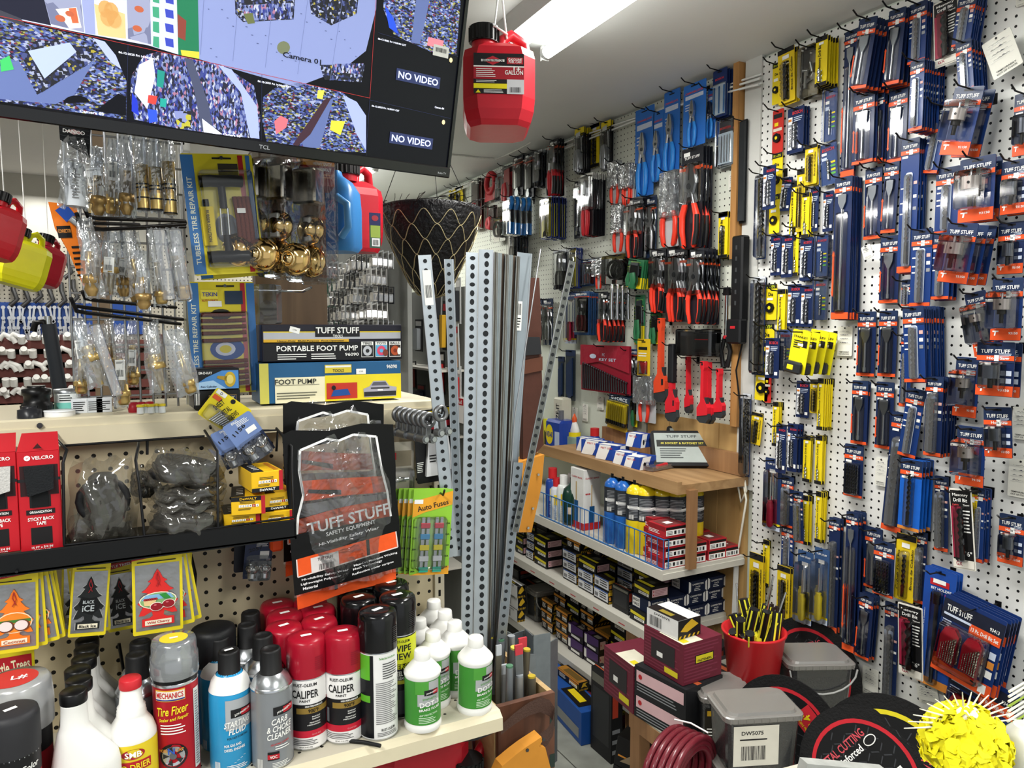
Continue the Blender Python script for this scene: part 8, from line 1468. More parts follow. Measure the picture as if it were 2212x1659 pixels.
# ================= LOW PLATFORM AT THE FOOT OF THE PEG WALL =================
ZP=.42;XP=1.36;t=thing('low_platform','low wooden platform shelf under peg wall holding cartons','platform',(XP,.8,0));q=MB();q.box((0,0,ZP-.018),(W-XP-.02,.98,ZP),mat('9a9a8c',.6,var=.2));q.box((-.002,0,ZP-.055),(.0,.98,ZP-.004),WD2);q.box((0,.93,0),(.04,.975,ZP-.02),WD2);q.box((0,.0,0),(.04,.05,ZP-.02),WD2);q.build('frame',t)
def on(px,py,z=ZP):p=at(px,py,z=z);return p.x,p.y
x,y=on(1480,1610);nbox('D',x,y,ZP+.001,.16,.20,.16,'black carton of two pink labelled screw boxes on platform',radians(8))
x,y=x+.0,y+.02;nbox('M',x+.005,y+.0,ZP+.163,.15,.17,.12,'large maroon fastener box topping the black carton',radians(2))
x2,y2=x+.0,y+.0;nbox('E',x2+.01,y2+.03,ZP+.285,.09,.13,.055,'white and yellow open nail box on maroon box',radians(4))
a=at(1405,1560,z=.42);nbox('M',a.x-.02,a.y+.06,ZP+.001,.14,.17,.15,'maroon box with white label at platform corner',radians(-4));
a=at(1560,1440,x=1.90);nbox('K',1.715,1.81,.39,.16,.16,.11,'wide black carton with orange stripe under shelf end',radians(20));nbox('K',1.72,1.82,.001,.15,.15,.388,'tall black carton beneath the orange striped one',radians(20));nbox('K',1.86,1.66,ZP+.001,.145,.17,.085,'black carton with orange stripe behind the red bucket',radians(12));nbox('K',1.56,1.60,ZP+.001,.16,.10,.13,'black tool carton between maroon box and red bucket',radians(5))
BX,BY=1.655,1.565;RB=mat('c8242a',.35,var=.04);t=thing('bucket','red plastic bucket filled with screwdrivers','bucket',(BX,BY,ZP+.05));q=MB();q.lathe([(.062,0),(.064,.002),(.090,.215),(.095,.22),(.095,.226),(.088,.226),(.062,.01)],RB,n=36,caps=False);q.lathe([(.0635,.008),(.001,.008)],RB,n=36,caps=False);q.build('body',t);nbox('K',BX-.07,BY-.06,ZP+.001,.14,.12,.048,'flat black box under the red bucket')
R=random.Random(9)
for i in range(14):
    a0=R.uniform(0,6.28);r_=R.uniform(.02,.06);tx=R.uniform(-28,28);ty=R.uniform(-10,34);t=thing('screwdriver',(ORD[i]if i<20 else '')+' black and yellow screwdriver crammed in the red bucket','screwdriver',(BX+r_*cos(a0),BY+r_*sin(a0),ZP+.20+R.uniform(0,.06)),a0,'screwdrivers in the red bucket',radians(tx*.6),radians(ty));up=i%3
    q=MB();q.cyl((0,0,0),(0,0,.10),.014,BLK2,n=8,smooth=False);[q.cyl((.0132*cos(k*pi/2),.0132*sin(k*pi/2),.002),(.0132*cos(k*pi/2),.0132*sin(k*pi/2),.098),.003,mat('e6e23a',.4),n=5) for k in range(4)];q.cyl((0,0,-.016),(0,0,.0),.017,mat('e6e23a',.4),n=8);q.build('handle',t)
    q=MB();q.cyl((0,0,.10) if up==2 else(0,0,-.012),(0,0,.19) if up==2 else(0,0,-.10),.003,CHROME,n=8);q.build('blade',t)
for i in range(8):a0=R.uniform(-.6,.9);q=MB();q.cyl((0,0,0),(.03*cos(a0),.03*sin(a0),.16),.003,mat('4a3a34',.4,.6),n=6);q.cyl((.03*cos(a0),.03*sin(a0),.16),(.032*cos(a0),.032*sin(a0),.172),.0045,mat('4a3a34',.4,.6),n=6);o=q.build('steel_punch');o.location=(BX+.05+.006*(i%3),BY-.03+.007*i,ZP+.16);tag(o,ORD[i]+' brown steel punch bunched at the bucket rim','punch','steel punches at bucket rim')
x,y=on(1548,1625);tub('grey lidded tub with black and orange label on platform',x+.08,y+.07,ZP+.001,.15,.16,.15,radians(-30),2)
x,y=on(1665,1648,ZP+.10);x-=.03;tub('dusty screw tub with white barcode label, upper of front pair',x+.03,y+.06,ZP+.085,.20,.14,.15,radians(-22),1,'labelled screw tubs');tub('lower labelled tub under the dusty front one',x+.03,y+.06,ZP-.068,.20,.14,.15,radians(-22),1,'labelled screw tubs')
p=at(1752,1470,d=2.24);tub('screw tub with wire bail before the large cutting disc',p.x,p.y,p.z-.055,.20,.15,.145,radians(-26),0,'unlabelled screw tubs');tub('screw tub beneath the one with wire bail',p.x+.005,p.y+.01,p.z-.20,.19,.14,.142,radians(-24),0,'unlabelled screw tubs')
# ---- abrasive discs leaning at the wall ----
DB=mat('121213',.8,var=.25,scale=160,bump=.5)
def disc(label,px,py,X,rad,ring,lean,rz,txt,spin=0):
    p=at(px,py,x=X) if X>1.51 and X!=1.6 else at(px,py,z=ZP+rad*cos(radians(lean))+.002);t=thing('cutting_disc',label,'cutting disc',p,radians(-90+rz),'large abrasive cutting discs',radians(lean),0);t.matrix_basis=t.matrix_basis@Matrix.Rotation(radians(spin),4,'Y')
    q=MB();n=48;q.prism([(rad*cos(i*2*pi/n),rad*sin(i*2*pi/n)) for i in range(n)],-.002,.002,DB);q.build('disc',t)
    q=MB();rm=mat(ring,.4);q.ell(0,0,rad*.80,rad*.80,-.0026,rm,40);q.ell(0,0,rad*.74,rad*.74,-.003,mat('17181a',.4),40);q.ell(0,0,rad*.1,rad*.1,-.0040,mat('6a6a66',.5),20)
    for i in range(-5,6):
        for j in range(-5,6):
            x_,z_=i*rad*.13,j*rad*.13
            if x_*x_+z_*z_<(rad*.66)**2 and x_*x_+z_*z_>(rad*.16)**2:s_=1 if(i+j)%2 else-1;q.poly([(x_-rad*.05,z_-s_*rad*.03),(x_+rad*.05,z_+s_*rad*.03),(x_+rad*.05,z_+s_*rad*.03+.003),(x_-rad*.05,z_-s_*rad*.03+.003)],-.0034,mat('3c3e42',.3))
    q.poly([(-rad*.70,rad*.1),(-rad*.62,rad*.36),(rad*.1-rad*.5,rad*.3),(-rad*.5,rad*.05)],-.0036,rm) if 0 else q.poly([(-rad*.16,-rad*.72),(rad*.16,-rad*.72),(rad*.16,-rad*.34),(-rad*.16,-rad*.34)],-.0036,rm)
    q.text(txt,0,-rad*.55,rad*.14,-.0042,CYE,None,0);q.text('Max 5100 R.P.M.',0,-rad*.40,rad*.045,-.0042,CYE,rad*.28);q.text('METAL CUTTING',0,rad*.45,rad*.12,-.0042,mat('c9505a',.4),rad*.9);q.text('Reinforced',0,rad*.30,rad*.11,-.0042,WHITE,rad*.55);q.ell(rad*.45,rad*.30,rad*.11,rad*.07,-.0046,WHITE);q.ell(rad*.45,rad*.30,rad*.095,rad*.055,-.005,INK);q.rect(rad*.34,-rad*.38,rad*.56,-rad*.18,-.0042,WHITE);q.bars(rad*.36,rad*.54,-rad*.36,-rad*.2,-.0048,INK,10);q.build('paper_label',t)
disc('large cutting disc at back behind the bail handled tub',1752,1452,1.985,.178,'c02a34',-4,6,'14"',-30);disc('cutting disc standing behind the barcode labelled tub',1697,1588,1.56,.156,'c02a34',-8,18,'14"',-140);disc('front cutting disc with red band marked 12"',1868,1676,1.5,.152,'c02a34',-14,16,'12"',-55);disc('yellow ringed cutting disc behind the front one',1925,1672,1.6,.172,'d8c92a',-10,14,'14"',80)
p=at(1838,1655,d=1.5);q=MB();q.box((-.10,-.012,-.03),(.10,.012,.0),mat('a8aaa6',.7,var=.3,scale=30));o=q.build('painted_board');place(o,(p.x-.02,p.y,p.z+.01),radians(-12),0,radians(14));tag(o,'grey weathered board end in front of the front cutting disc','board')
p=at(1760,1655,d=1.6);q=MB();q.box((-.10,-.02,-.05),(.02,.02,.0),mat('c9bcae',.7,var=.1));o=q.build('board_block');place(o,(p.x,p.y,p.z),radians(-20),0,radians(-10));tag(o,'pale wood block beside the weathered board','board')
# ---- hose coil ----
p=at(1465,1665,d=1.86);t=thing('hose_coil','coiled dark red air hose tied with white straps','hose',(p.x,p.y,p.z),radians(20));q=MB();HR=mat('6a1f2a',.35,coat=.3)
for k in range(5):
    for l in range(3):q.tube([((.085+.014*l)*cos(a*pi/16),-.02*2+.018*k-.0,(.085+.014*l)*sin(a*pi/16)*.8) for a in range(33)],.0085,HR,7,False)
q.build('hose',t);q=MB();[q.tube([(.128*cos(a),-.05,.105*sin(a)),(.132*cos(a),0,.112*sin(a)),(.128*cos(a),.045,.105*sin(a))],.0024,STR,5) for a in(1.1,)];q.build('strap',t);q=MB();q.prism([(-.05,.02),(.07,.0),(.06,-.06),(-.06,-.05)],-.060,-.056,BLK2);q.text('Amflo',.0,-.015,.018,-.061,CYE,.06);q.build('paper_label',t)
# ---- floor cartons ----
nbox('K',1.53,2.11,.001,.05,.13,.33,'tall black welding clamp carton standing on the floor',0);p=at(1395,1640,z=.2)
t=thing('clamp_carton','long black carton with pipe clamp picture lying on floor','box',(1.36,1.86,.20),radians(-62),None,0,radians(8));q=MB();q.box((0,0,0),(.34,.12,.10),BLK2,.001);q.rect(.01,.035,.33,.041,-.0006,ORB);q.text('WELDING CLAMP',.2,.07,.010,-.001,mat('c9a090',.4),.12);q.prism([(.02,.02),(.10,.03),(.13,.06),(.11,.08),(.05,.05)],-.003,-.0008,mat('a8957a',.4,.4));q.build('box',t);q=MB();q.box((.0,.0,-.2),(.30,.11,-.002),mat('1a1a1c',.6));q.build('supporting_carton',t)
t=thing('saw_box','blue and grey power tool box on floor boards','box',(1.50,2.26,.013),radians(-6));q=MB();q.box((0,0,0),(.10,.42,.13),mat('1f4f9a',.4),.001);q.T=Matrix.Rotation(-pi/2,4,'Z')@Matrix.Translation((-.42,0,0));q.rect(.02,.02,.40,.06,-.0008,mat('8a8c8a',.4));q.T=None;q.add([(.01,.04,.1308),(.09,.04,.1308),(.09,.20,.1308),(.01,.20,.1308)],[(0,1,2,3)],BLK2);q.add([(.03,.07,.1314),(.06,.07,.1314),(.06,.18,.1314),(.03,.18,.1314)],[(0,1,2,3)],CYE);q.build('box',t)
nbox('K',1.60,2.62,.013,.14,.28,.09,'black carton under lower shelf beside the wooden crate');nbox('O',1.58,2.40,.145,.05,.16,.035,'orange striped box on the blue tool box',0)
nbox('M',1.62,2.30,.013,.16,.14,.10,'maroon box on floor behind tall black carton')
# ================= FOREGROUND FLOWER BRUSH =================
p=at(2085,1612,d=.62);t=thing('flower_decoration','yellow silk flower with white fork petals close to viewer','flower',p,radians(-20));q=MB();R=random.Random(5);YP=mat('fbf024',.8,var=.05)
for i in range(420):
    th=R.random()*2*pi;ph=R.random()**.7*pi*.62;d_=Vector((sin(ph)*cos(th),sin(ph)*sin(th),cos(ph)));r_=.030*R.uniform(.9,1.1);c=d_*r_;u=(Matrix.Rotation(R.uniform(0,6.3),3,d_)@d_.orthogonal().normalized())*.0062;v=d_.cross(u).normalized()*.0058;b=c+d_*.006
    vs=[c-u*.5,c-u*.45+v,b+v*1.4,c+u*.45+v,c+u*.5];q.add([tuple(c-u-v*.2),tuple(c-u*.8+v*.8+d_*.003),tuple(c+v*1.3+d_*.001),tuple(c+u*.8+v*.8+d_*.003),tuple(c+u-v*.2),tuple(c-d_*.006-v)],[(0,1,2,3,4,5)],YP,True)
q.lathe([(.001,-.02),(.026,-.012),(.028,.006),(.018,.022),(.001,.028)],YP,n=20);q.build('petals',t);q=MB();wf=mat('e6e2cc',.5)
for s_ in(-1,1):
    for i in range(9):a0=radians(18+i*9);q.cyl((s_*.02*cos(a0),.004,.01+.02*sin(a0)),(s_*.055*cos(a0),.006,.004+.040*sin(a0)),.0011,wf,.0004,5)
q.build('fork_tines',t);q=MB();[q.lathe([(.001,.026),(.0035,.029),(.0035,.032),(.001,.035)],WHITE,c=(.006*cos(i*1.26)-.002,-.004+.004*sin(i*1.26)),n=8) for i in range(5)];q.cyl((0,-.0,-.02),(0,0,-.12),.003,mat('3a7a3a',.5),n=8);q.build('centre_and_stem',t)
p=at(2205,1530,d=.66);t=thing('wire_whisk','cream and green bristle brush partly out of frame','brush',p,0);q=MB();[q.cyl((-.020,0,.02-.0045*i),(.03,0,.026-.0045*i),.0012,wf if i%4<3 else mat('8aa03a',.5),.0006,5) for i in range(13)];q.build('bristles',t)
p=at(2215,1630,d=.64);t=thing('white_vase','white ceramic edge at corner behind yellow flower','vase',p);q=MB();q.lathe([(.02,-.05),(.022,.0),(.018,.016),(.010,.026)],mat('dcdcd6',.3),n=20);q.build('body',t)
# ================= FAR ROOM: LEFT AND THROUGH THE GAP =================
t=thing('bin_rack','brown tiered bins of white pipe fittings in far room','bin rack',(-1.9,5.0,0));MB_=mat('6a3a34',.55);q=MB()
fz=[at(60,y_,y=5.2).z for y_ in(735,765,795,825,850,880)]
xa,xb=at(-120,800,y=5.2).x,at(330,800,y=5.2).x
for i,z in enumerate(fz):q.box((xa+1.9,.15+.04*0,z-.05),(xb+1.9,.17,z+.0),MB_);q.box((xa+1.9,.17,z-.05),(xb+1.9,.58,z-.045),MB_);[q.box((xa+1.9+k*.28,.17,z-.05),(xa+1.91+k*.28,.5,z+.03),MB_) for k in range(9)]
q.build('bins',t)
PVC=mat('dedcd6',.4)
for i,z in enumerate(fz[:5]):
    for k in range(10):
        x_=at(-25+k*22+R.uniform(-7,7),800,y=5.3).x;q=MB();c=.035;ty=R.randint(0,2)
        if ty==0:q.cyl((-c*.7,0,0),(c*.7,0,0),.017,PVC,n=10);q.cyl((0,0,0),(0,-.04,.02),.017,PVC,n=10)
        elif ty==1:q.tube([(-c,0,-.01),(-.01,0,.02),(.03,0,.0),(.045,0,-.03)],.016,PVC,8)
        else:q.cyl((0,0,-.03),(0,-.02,.012),.020,PVC,n=10)
        o=q.build('pipe_fitting');o.location=(x_,5.13,z+.015);tag(o,f'{ORD[k]} white pipe fitting in {("top", "second", "third", "fourth", "fifth")[i]} tier of brown bins','pipe fitting','white pipe fittings in far bins')
BT=mat('2a4f9c',.45,var=.1);a=at(-60,652,y=5.55);b=at(310,722,y=5.55);t=thing('wrench_board','blue display board hung with wrenches in far room','display board',(a.x,5.56,b.z));q=MB();q.box((0,0,0),(b.x-a.x,.02,a.z-b.z),BT);q.build('board',t)
for i in range(3):
    for k in range(16):
        p=at(8+k*11+R.uniform(-2,2),(664,687,708)[i],y=5.54);q=MB();q.box((-.006,-.004,-.09),(.006,.0,.0),STEEL);q.cyl((0,-.008,.0),(0,.0,.0),.012,STEEL,n=8);q.cyl((0,-.008,-.09),(0,0,-.09),.010,STEEL,n=8);o=q.build('wrench');place(o,p,0,0,R.uniform(-.2,.2));tag(o,f'{ORD[k]} chrome wrench in {("top", "middle", "bottom")[i]} row of the blue board','wrench','wrenches on the blue board')
for k in range(12):p=at(16+k*13,(560,625)[k%2]+R.uniform(-8,8),y=5.55);q=MB();q.tube([(0,0,.05),(0,-.02,0),(.02,-.03,-.06),(-.02,-.03,-.10)],.014,mat('4a4a4a',.4,.6),6);o=q.build('hanging_tool');o.location=p;tag(o,ORD[k]+' grey tool hanging on far pegboard above blue board','tool','tools on the far pegboard')
q=MB();p0=at(105,700,y=3.2);p1=at(128,835,y=3.2);q.tube([at(72,716,y=3.2),at(76,698,y=3.2),at(95,694,y=3.2),at(102,715,y=3.2)],.012,BLACK,6);q.tube([p0,p1,p1+(p1-p0)*(p1.z/(p0.z-p1.z)*.98)],.024,mat('2a2e34',.5),8);q.tube([p0,at(103,683,y=3.2)],.012,CHROME,6);tag(q.build('breaker_bar'),'grey sleeved bar with chrome head standing before brown bins','tool')
for lb,px,py,d_,colr,w_,h_,rz in(('yellow gas can hanging between two red ones',30,618,2.9,'d9d81c',.30,.26,20),('dark red gas can hanging behind the yellow one',85,615,3.3,'9a1c2a',.24,.25,35),('bright red gas can cut off by the picture edge',-18,556,2.6,'c8202c',.22,.26,30)):
    p=at(px,py,d=d_);g_=gas_can(lb,p,radians(rz),colr,w_*.62,.12,h_*.7,lab=False,ry=radians(16));q=MB();bpy.context.view_layer.update();q.tube([(0,0,h_*.7),g_.matrix_basis.inverted()@Vector((p.x+.04,p.y,CEIL))],.002,WHITE,5);q.build('string',g_)
# hardware wall seen through the gap: hooks of small packs on a rack facing the aisle
XG=1.12;ya,yb=at(880,620,x=XG).y,at(640,620,x=XG).y
t=thing('blister_rack','pegboard rack end seen through gap, full of small packs','rack',(XG,ya,0));q=MB();q.box((.0,0,.2),(.02,yb-ya+.5,2.15),mat('8a8c88',.6));q.build('panel',t)
R=random.Random(11);kinds=[(mat(c_,.4),nm) for c_,nm in(('d8dad8','white'),('2c3038','dark'),('c9a0a0','pink'),('a8242c','red'),('3a7a60','green'),('c8cdd0','silver'))];PP={}
cnt=0
for r_ in range(6):
    z=1.93-r_*.075
    for c_ in range(11):
        if cnt>=99:break
        yy=ya+.07+c_*(yb-ya+.05)/11+R.uniform(-.01,.01);kk=R.choice((0,0,1,1,2,3,4,5));m_,nm=kinds[kk]
        if kk not in PP:
            q=MB();q.box((-.036,-.001,-.075),(.036,.001,0),m_);q.rect(-.03,-.028,.03,-.004,-.002,WHITE);q.bars(-.025,.02,-.024,-.008,-.0026,INK,7);q.loft([[(a_,yy_,b_) for a_,b_ in rr(-.028*k2,-.07,.028*k2,-.03,.006,2)]for yy_,k2 in((-.002,1),(-.02,.9))],clear(gloss=.2,rough=.1,haze=.15),True,True,False);q.cyl((-.01,-.01,-.06),(.012,-.012,-.038),.006,(BLK2,GREY,CRD,BLK2,mat('2a6a4a',.4),STEEL)[kk],n=8);PP[kk]=q.build('hardware_pack');o=PP[kk]
        else:o=PP[kk].copy();COL.objects.link(o)
        place(o,(XG-.12-.03*(cnt%2),yy,z),-pi/2,0,radians(R.uniform(-6,6)));tag(o,f'{nm} small hardware pack, {ORD[c_]} along {ORD[r_]} row of far rack','hardware pack','small packs on the far rack');cnt+=1
        for e in range(3):o2=o.copy();COL.objects.link(o2);o2.matrix_basis=Matrix.Translation((.024*(e+1),.004*e,-.002*e))@o.matrix_basis;o2['label']=f'{nm} small pack {("behind", "two behind", "three behind")[e]} the {ORD[c_]} along {ORD[r_]} row'
# ================= STEEL STOCK IN THE WOODEN CRATE =================
CRX,CRY,CZ0=.655,1.30,.845
cw_,cd_=.135,.26;WC=woodmat('4e2f20','744a34',2,8);WCE=woodmat('a8895c','c4a878',0,8)
t=thing('wooden_crate','tall brown plywood crate holding steel bars at shelving end','crate',(CRX+.005,CRY,0));q=MB()
q.box((0,0,.1),(cw_,.013,CZ0-.02),WC);q.build('front_panel',t);q=MB();q.box((-.003,.013,.1),(.010,cd_,CZ0-.03),WCE);q.build('inner_side',t);q=MB();q.box((cw_-.012,.013,.1),(cw_,cd_,CZ0-.02),WCE);[q.box((cw_-.0125,-.0005,.3+.09*k),(cw_+.0006,.014,.33+.09*k),mat('2a3a34',.6)) for k in range(6)];q.build('outer_side',t);q=MB();q.box((.01,cd_-.012,.1),(cw_-.012,cd_,CZ0-.04),WC);q.build('back_panel',t);q=MB();q.box((0,.01,.1),(cw_,cd_,.115),WC);q.build('floor_panel',t)
GV=mat('b4bcc2',.34,.6,.18,25,.1);GV2=mat('8d959b',.38,.8,.2,40)
def anglebar(label,tx,ty,bx,by,Y,w1,w2,slots='h',tagp=0,yaw=0,m=None,grp='slotted steel bars in the crate',cat='steel bar'):
    a=at(tx,ty,y=Y);b=at(bx,by,y=Y+.0);d_=a-b;L=d_.length;t=thing('slotted_angle',label,cat,b,0,grp);M_=d_.to_track_quat('Z','Y').to_matrix().to_4x4();t.matrix_basis=Matrix.Translation(b)@Matrix.Rotation(0,4,'Z')@Matrix.Rotation(math.asin(max(-1,min(1,d_.x/L))),4,'Y')@Matrix.Rotation(yaw,4,'Z')
    q=MB();m=m or GV;th=.002
    if w1:q.box((-w1,0,0),(0,th,L),m);q.box((-w1,-.0006,0),(-w1+.0012,th,L),STEEL);q.box((-.0012,-.0006,0),(0,th,L),STEEL)
    if w2:q.box((0,0,0),(th,w2,L),m) if slots!='l' else q.box((0,-0,0),(w2,th,L),GV2)
    q.build('bar',t);q=MB();n=int(L/.0185) if slots not in 'ne' else 0;hm=mat('1c1f22',.6,var=0)
    for i in range(n):
        z=L-.012-i*.0185
        if w1:(q.ell(-w1*.45,z,.0062 if i%3==0 else.005,.0045 if slots=='h' and i%3==0 else.0066,-.0005,hm,10) if slots!='r' else q.ell(-w1*.5,z,.0042,.0042,-.0005,hm,12))
        if slots=='l':q.ell(w2*.5,z,.004,.0058,-.0005,hm,10)
    n and q.build('punched_holes',t)
    if tagp:q=MB();q.rect(-w1*.8,L-.10,-w1*.15,L-.03,-.001,WHITE);q.bars(-w1*.7,-w1*.2,L-.085,L-.06,-.0014,INK,8);q.build('paper_label',t)
YS=1.44
anglebar('punched steel strip leaning nearest the foot pump boxes',931,550,990,1200,1.40,.027,0,'r',1,-.1);anglebar('punched steel strip just behind the tagged one',978,560,1000,1200,1.45,.019,.004,'r',0,-.1,GV2)
anglebar('bright slotted steel angle, first of the upright group',1033,546,1020,1440,YS,.027,0,'h',0,-.15);anglebar('bright slotted steel angle, tallest in the upright group',1066,540,1052,1450,YS-.01,.032,.0,'v',0,-.25)
for i in range(7):anglebar(f'{ORD[i]} edge-on steel bar of the upright bundle',1074+i*8.0,545+i*1.5,1058+i*4.2,1440,1.45+.004*(i%3),.0075,.03,'e',0,0,(mat('5f5a54',.4,.8,.3,30),GV2,mat('77675a',.4,.8,.3,30))[i%3],'edge-on steel bars in the crate')
anglebar('wide plain steel channel with white paper label',1148,548,1088,1440,1.455,.034,.004,'n',0,-.12,mat('98a1a8',.35,.7,.2,20));a=at(1120,680,y=1.452);q=MB();q.box((-.008,-.001,-.035),(.008,0,.03),WHITE);q.bars(-.006,.006,-.0,.025,-.0014,INK,8);q.lines(-.006,.006,-.03,-.005,4,-.0014,INK);o=q.build('barcode_sticker');place(o,a,0,0,.05);tag(o,'white barcode sticker on the plain steel channel','sticker')
anglebar('perforated steel strip leaning outward beside red tools',1243,566,1120,1150,1.42,.016,0,'r',0,-.1,mat('6d6f6c',.4,.8,.2,30));anglebar('bent steel angle strip below the leaning strip',1130,1000,1082,1500,1.43,.022,.0,'r',0,-.2,GV2)
q=MB();q.tube([at(1168,538,y=1.41),at(1112,900,y=1.41),at(1085,1300,y=1.41)],.0016,STEEL,6);tag(q.build('steel_rod'),'thin bright steel rod leaning across the bar bundle','rod')
R=random.Random(2)
for i in range(15):
    px,py=1090+(i*37%95),1395+(i*23%85);x_=CRX+.022+(i%5)*.023;y_=CRY+.035+(i//5)*.06+R.uniform(0,.01);h_=R.uniform(.50,.56);r_=R.uniform(.006,.012);t=thing('metal_rod',ORD[i]+' short painted-end metal bar stub in the crate','metal bar',(x_,y_,CZ0-.45),0,'short metal bars in the crate',radians(R.uniform(-3,3)),radians(R.uniform(-3,3)));q=MB();mm=mat(('6f6a5c','8d949a','a8a9a6','75787a')[i%4],.45,.6,.2,40)
    (q.cyl((0,0,0),(0,0,h_-.05),r_,mm,n=14) if i%3 else q.box((-r_,-.002,0),(r_,.002,h_-.03),mm));q.build('bar',t);q=MB();q.cyl((0,0,h_-.052),(0,0,h_-.046),r_*.98,mat(('b0982c','4f7a5e','8d9296','c8b84a')[i%4],.6),n=14) if i%3 else q.box((-r_,-.0024,h_-.05),(r_,.0024,h_-.028),mat('c23a44' if i%2 else 'b8bcc0',.5));q.build('painted_end',t)
for i,(px,py,w_,h2) in enumerate(((1140,1420,.04,.07),(1170,1385,.05,.09),(1120,1375,.04,.08),(1195,1395,.045,.09))):p=at(px,py+30,y=1.53+.05*i);q=MB();q.box((-w_/2,0,-.3),(w_/2,.003,h2*.6),GV2);q.box((-w_/2,0,-.3),(-w_/2+.003,.05,h2*.6),GV2);o=q.build('steel_channel');place(o,p,radians(-20+15*i));tag(o,('first','second','third','fourth')[i]+' broad grey steel channel end behind the crate stubs','metal bar','steel channels behind the crate')
# leather tool belts
LT=mat('4a2a20',.6,var=.2,scale=30,bump=.3);TAN=mat('c8862e',.65,var=.12,scale=20,bump=.3)
t=thing('leather_apron','brown and tan leather tool pouch hanging behind steel bars','tool pouch',at(1160,600,y=1.75));q=MB();o_=at(1160,600,y=1.75)
def lp(pts,m,Y,th=.012):
    P_=[at(x_,y_,y=Y)-o_ for x_,y_ in pts];q.prism([(p_.x,p_.z) for p_ in P_],Y-1.75,Y-1.75+th,m)
lp([(1136,600),(1165,600),(1170,720),(1165,760),(1136,760)],LT,1.74);lp([(1130,740),(1168,735),(1172,850),(1175,960),(1130,1010)],LT,1.735,.02);lp([(1125,780),(1172,770),(1172,800),(1125,810)],mat('5c3626',.6),1.73,.004);q.build('brown_strap',t);q=MB();lp([(1134,728),(1166,728),(1170,765),(1134,768)],mat('222326',.5),1.725,.015);q.build('buckle',t)
q=MB();lp([(1118,1000),(1176,982),(1170,1050),(1148,1150),(1112,1150)],TAN,1.72,.05);[q.cyl((p_.x,p_.y-.0,p_.z),(p_.x,p_.y-.004,p_.z),.0035,STEEL,n=8) for p_ in[at(x_,y_,y=1.718)-o_ for x_,y_ in((1162,1025),(1150,1098),(1140,1140))]];q.build('tan_pocket',t)
t=thing('tool_belt','tan leather tool belt with brown webbing over the crate','tool belt',at(1150,1600,y=1.27));o_=at(1150,1600,y=1.27);q=MB()
P_=[at(x_,y_,y=Y)-o_ for x_,y_,Y in((1080,1575,1.26),(1110,1550,1.27),(1140,1530,1.28),(1165,1520,1.285),(1185,1528,1.28),(1196,1545,1.27),(1192,1570,1.26),(1180,1590,1.25),(1160,1605,1.25))]
vs=[];WB2=mat('4f3a32',.85,bump=.5,scale=300)
for i,p_ in enumerate(P_):s_=.010+.008*min(1,i/4);vs+=[tuple(p_+Vector((0,-.004,s_))),tuple(p_+Vector((0,-.004,-s_)))]
q.add(vs,[(2*i,2*i+1,2*i+3,2*i+2) for i in range(len(P_)-1)],WB2,True);q.build('webbing',t)
q=MB();P_=[at(x_,y_,y=1.235)-o_ for x_,y_ in((1070,1690),(1085,1655),(1115,1630),(1135,1615),(1170,1592),(1172,1600),(1165,1612),(1178,1615),(1200,1700))];q.prism([(p_.x,p_.z) for p_ in P_],-.035,-.005,TAN);[q.cyl((P_[k].x+.004,-.037,P_[k].z-.006),(P_[k].x+.004,-.035,P_[k].z-.006),.0035,DSTEEL,n=8) for k in(3,4)];q.build('leather_pouch',t)
q=MB();P_=[at(x_,y_,y=1.24)-o_ for x_,y_ in((990,1600),(1030,1592),(1078,1578),(1082,1592),(1040,1610),(995,1616))];q.prism([(p_.x,p_.z) for p_ in P_],-.01,.006,mat('232427',.5));q.build('plastic_buckle',t)
p=at(1030,1690,y=1.36);g_=gas_can('red gas can standing under the shelf beside the crate',(p.x,p.y,at(1045,1618,y=1.36).z-.29),0,'c0202e',.17,.14,.25,lab=False)
p=at(900,1690,y=1.40);g_=gas_can('red gas can farther under the shelf in shadow',(p.x,p.y,.55),0,'a81c28',.2,.14,.24,lab=False)
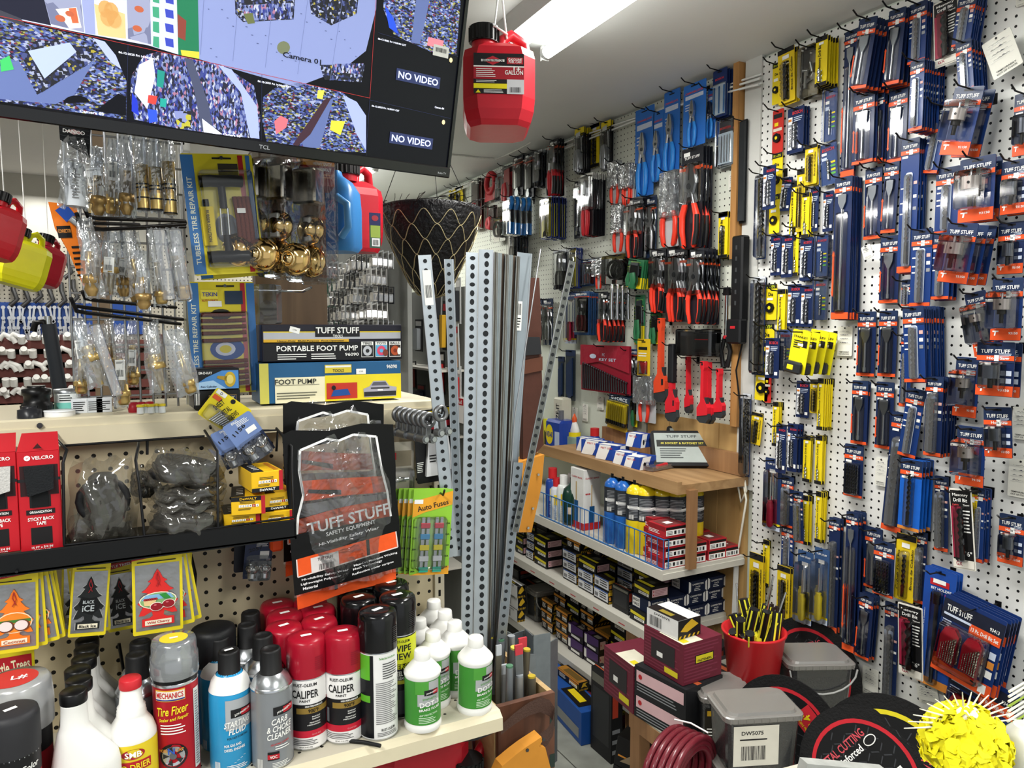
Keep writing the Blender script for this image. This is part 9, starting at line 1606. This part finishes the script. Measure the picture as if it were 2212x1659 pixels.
q=MB();q.box((-1.0,1.22,.5),(xs,1.48,.52),SHB);tag(q.build('lower_shelf'),'beige lower shelf under the can shelf carrying gas cans','shelf')

# more packs hanging in the aisle behind the shelving run
XH=1.30;t=thing('aisle_rack','grey rack panel standing in the aisle behind steel bars','rack',(XH+.07,3.03,0));q=MB();q.box((0,0,0),(.02,1.0,1.78),mat('6f716c',.6));[q.box((-.12,0,.5+.3*k),(0,1.0,.51+.3*k),SHB) for k in range(4)];q.build('panel',t)
for i,(px,py,w_,h_,c_,nm) in enumerate(((858,575,.09,.19,'4a4440','dark knife'),(884,590,.07,.2,'6a2a28','dark red'),(905,690,.10,.16,'aeb4b8','silver bagged'),(868,672,.07,.13,'2f4f8f','blue'),(893,780,.07,.14,'a85a50','clay red'),(950,600,.06,.2,'3a3c40','grey'),(962,650,.05,.22,'d0a22c','amber'),(990,600,.05,.2,'26282c','black'),(955,760,.06,.2,'c02a2a','red'),(985,700,.05,.2,'8a6a50','tan'),(872,750,.06,.1,'202226','small black'),(990,790,.06,.18,'b03030','small red'),(910,830,.1,.12,'2a2c30','wide dark'),(940,690,.05,.18,'b8bcc0','slim silver'))):
    p=at(px,py,x=XH+.02*(i%3));t=thing('hanging_pack',nm+' tool pack hanging in the aisle behind the steel bars','tool pack',p,-pi/2,None,0,radians((i*7%9)-4));q=MB();q.box((-w_/2,-.002,-h_),(w_/2,.002,0),mat('b9bcba',.5) if i%2 else BLK2);q.rect(-w_*.4,-h_*.2,w_*.4,-h_*.06,-.003,WHITE if i%3 else CRD);q.build('card',t);q=MB();q.prism(rr(-w_*.3,-h_*.95,w_*.3,-h_*.28,w_*.1),-.022,-.003,mat(c_,.35));q.build('tool',t)
p=at(996,868,x=1.35);t=thing('first_aid_box','white and red first aid box behind the punched strips','box',(1.33,p.y,p.z-.09),-pi/2);q=MB();q.box((-.07,0,0),(.07,.06,.11),mat('e6e2de',.4));q.rect(-.07,.08,.07,.11,-.0008,CRD);q.text('First Aid',0,.094,.018,-.0014,WHITE,.11);q.build('box',t)
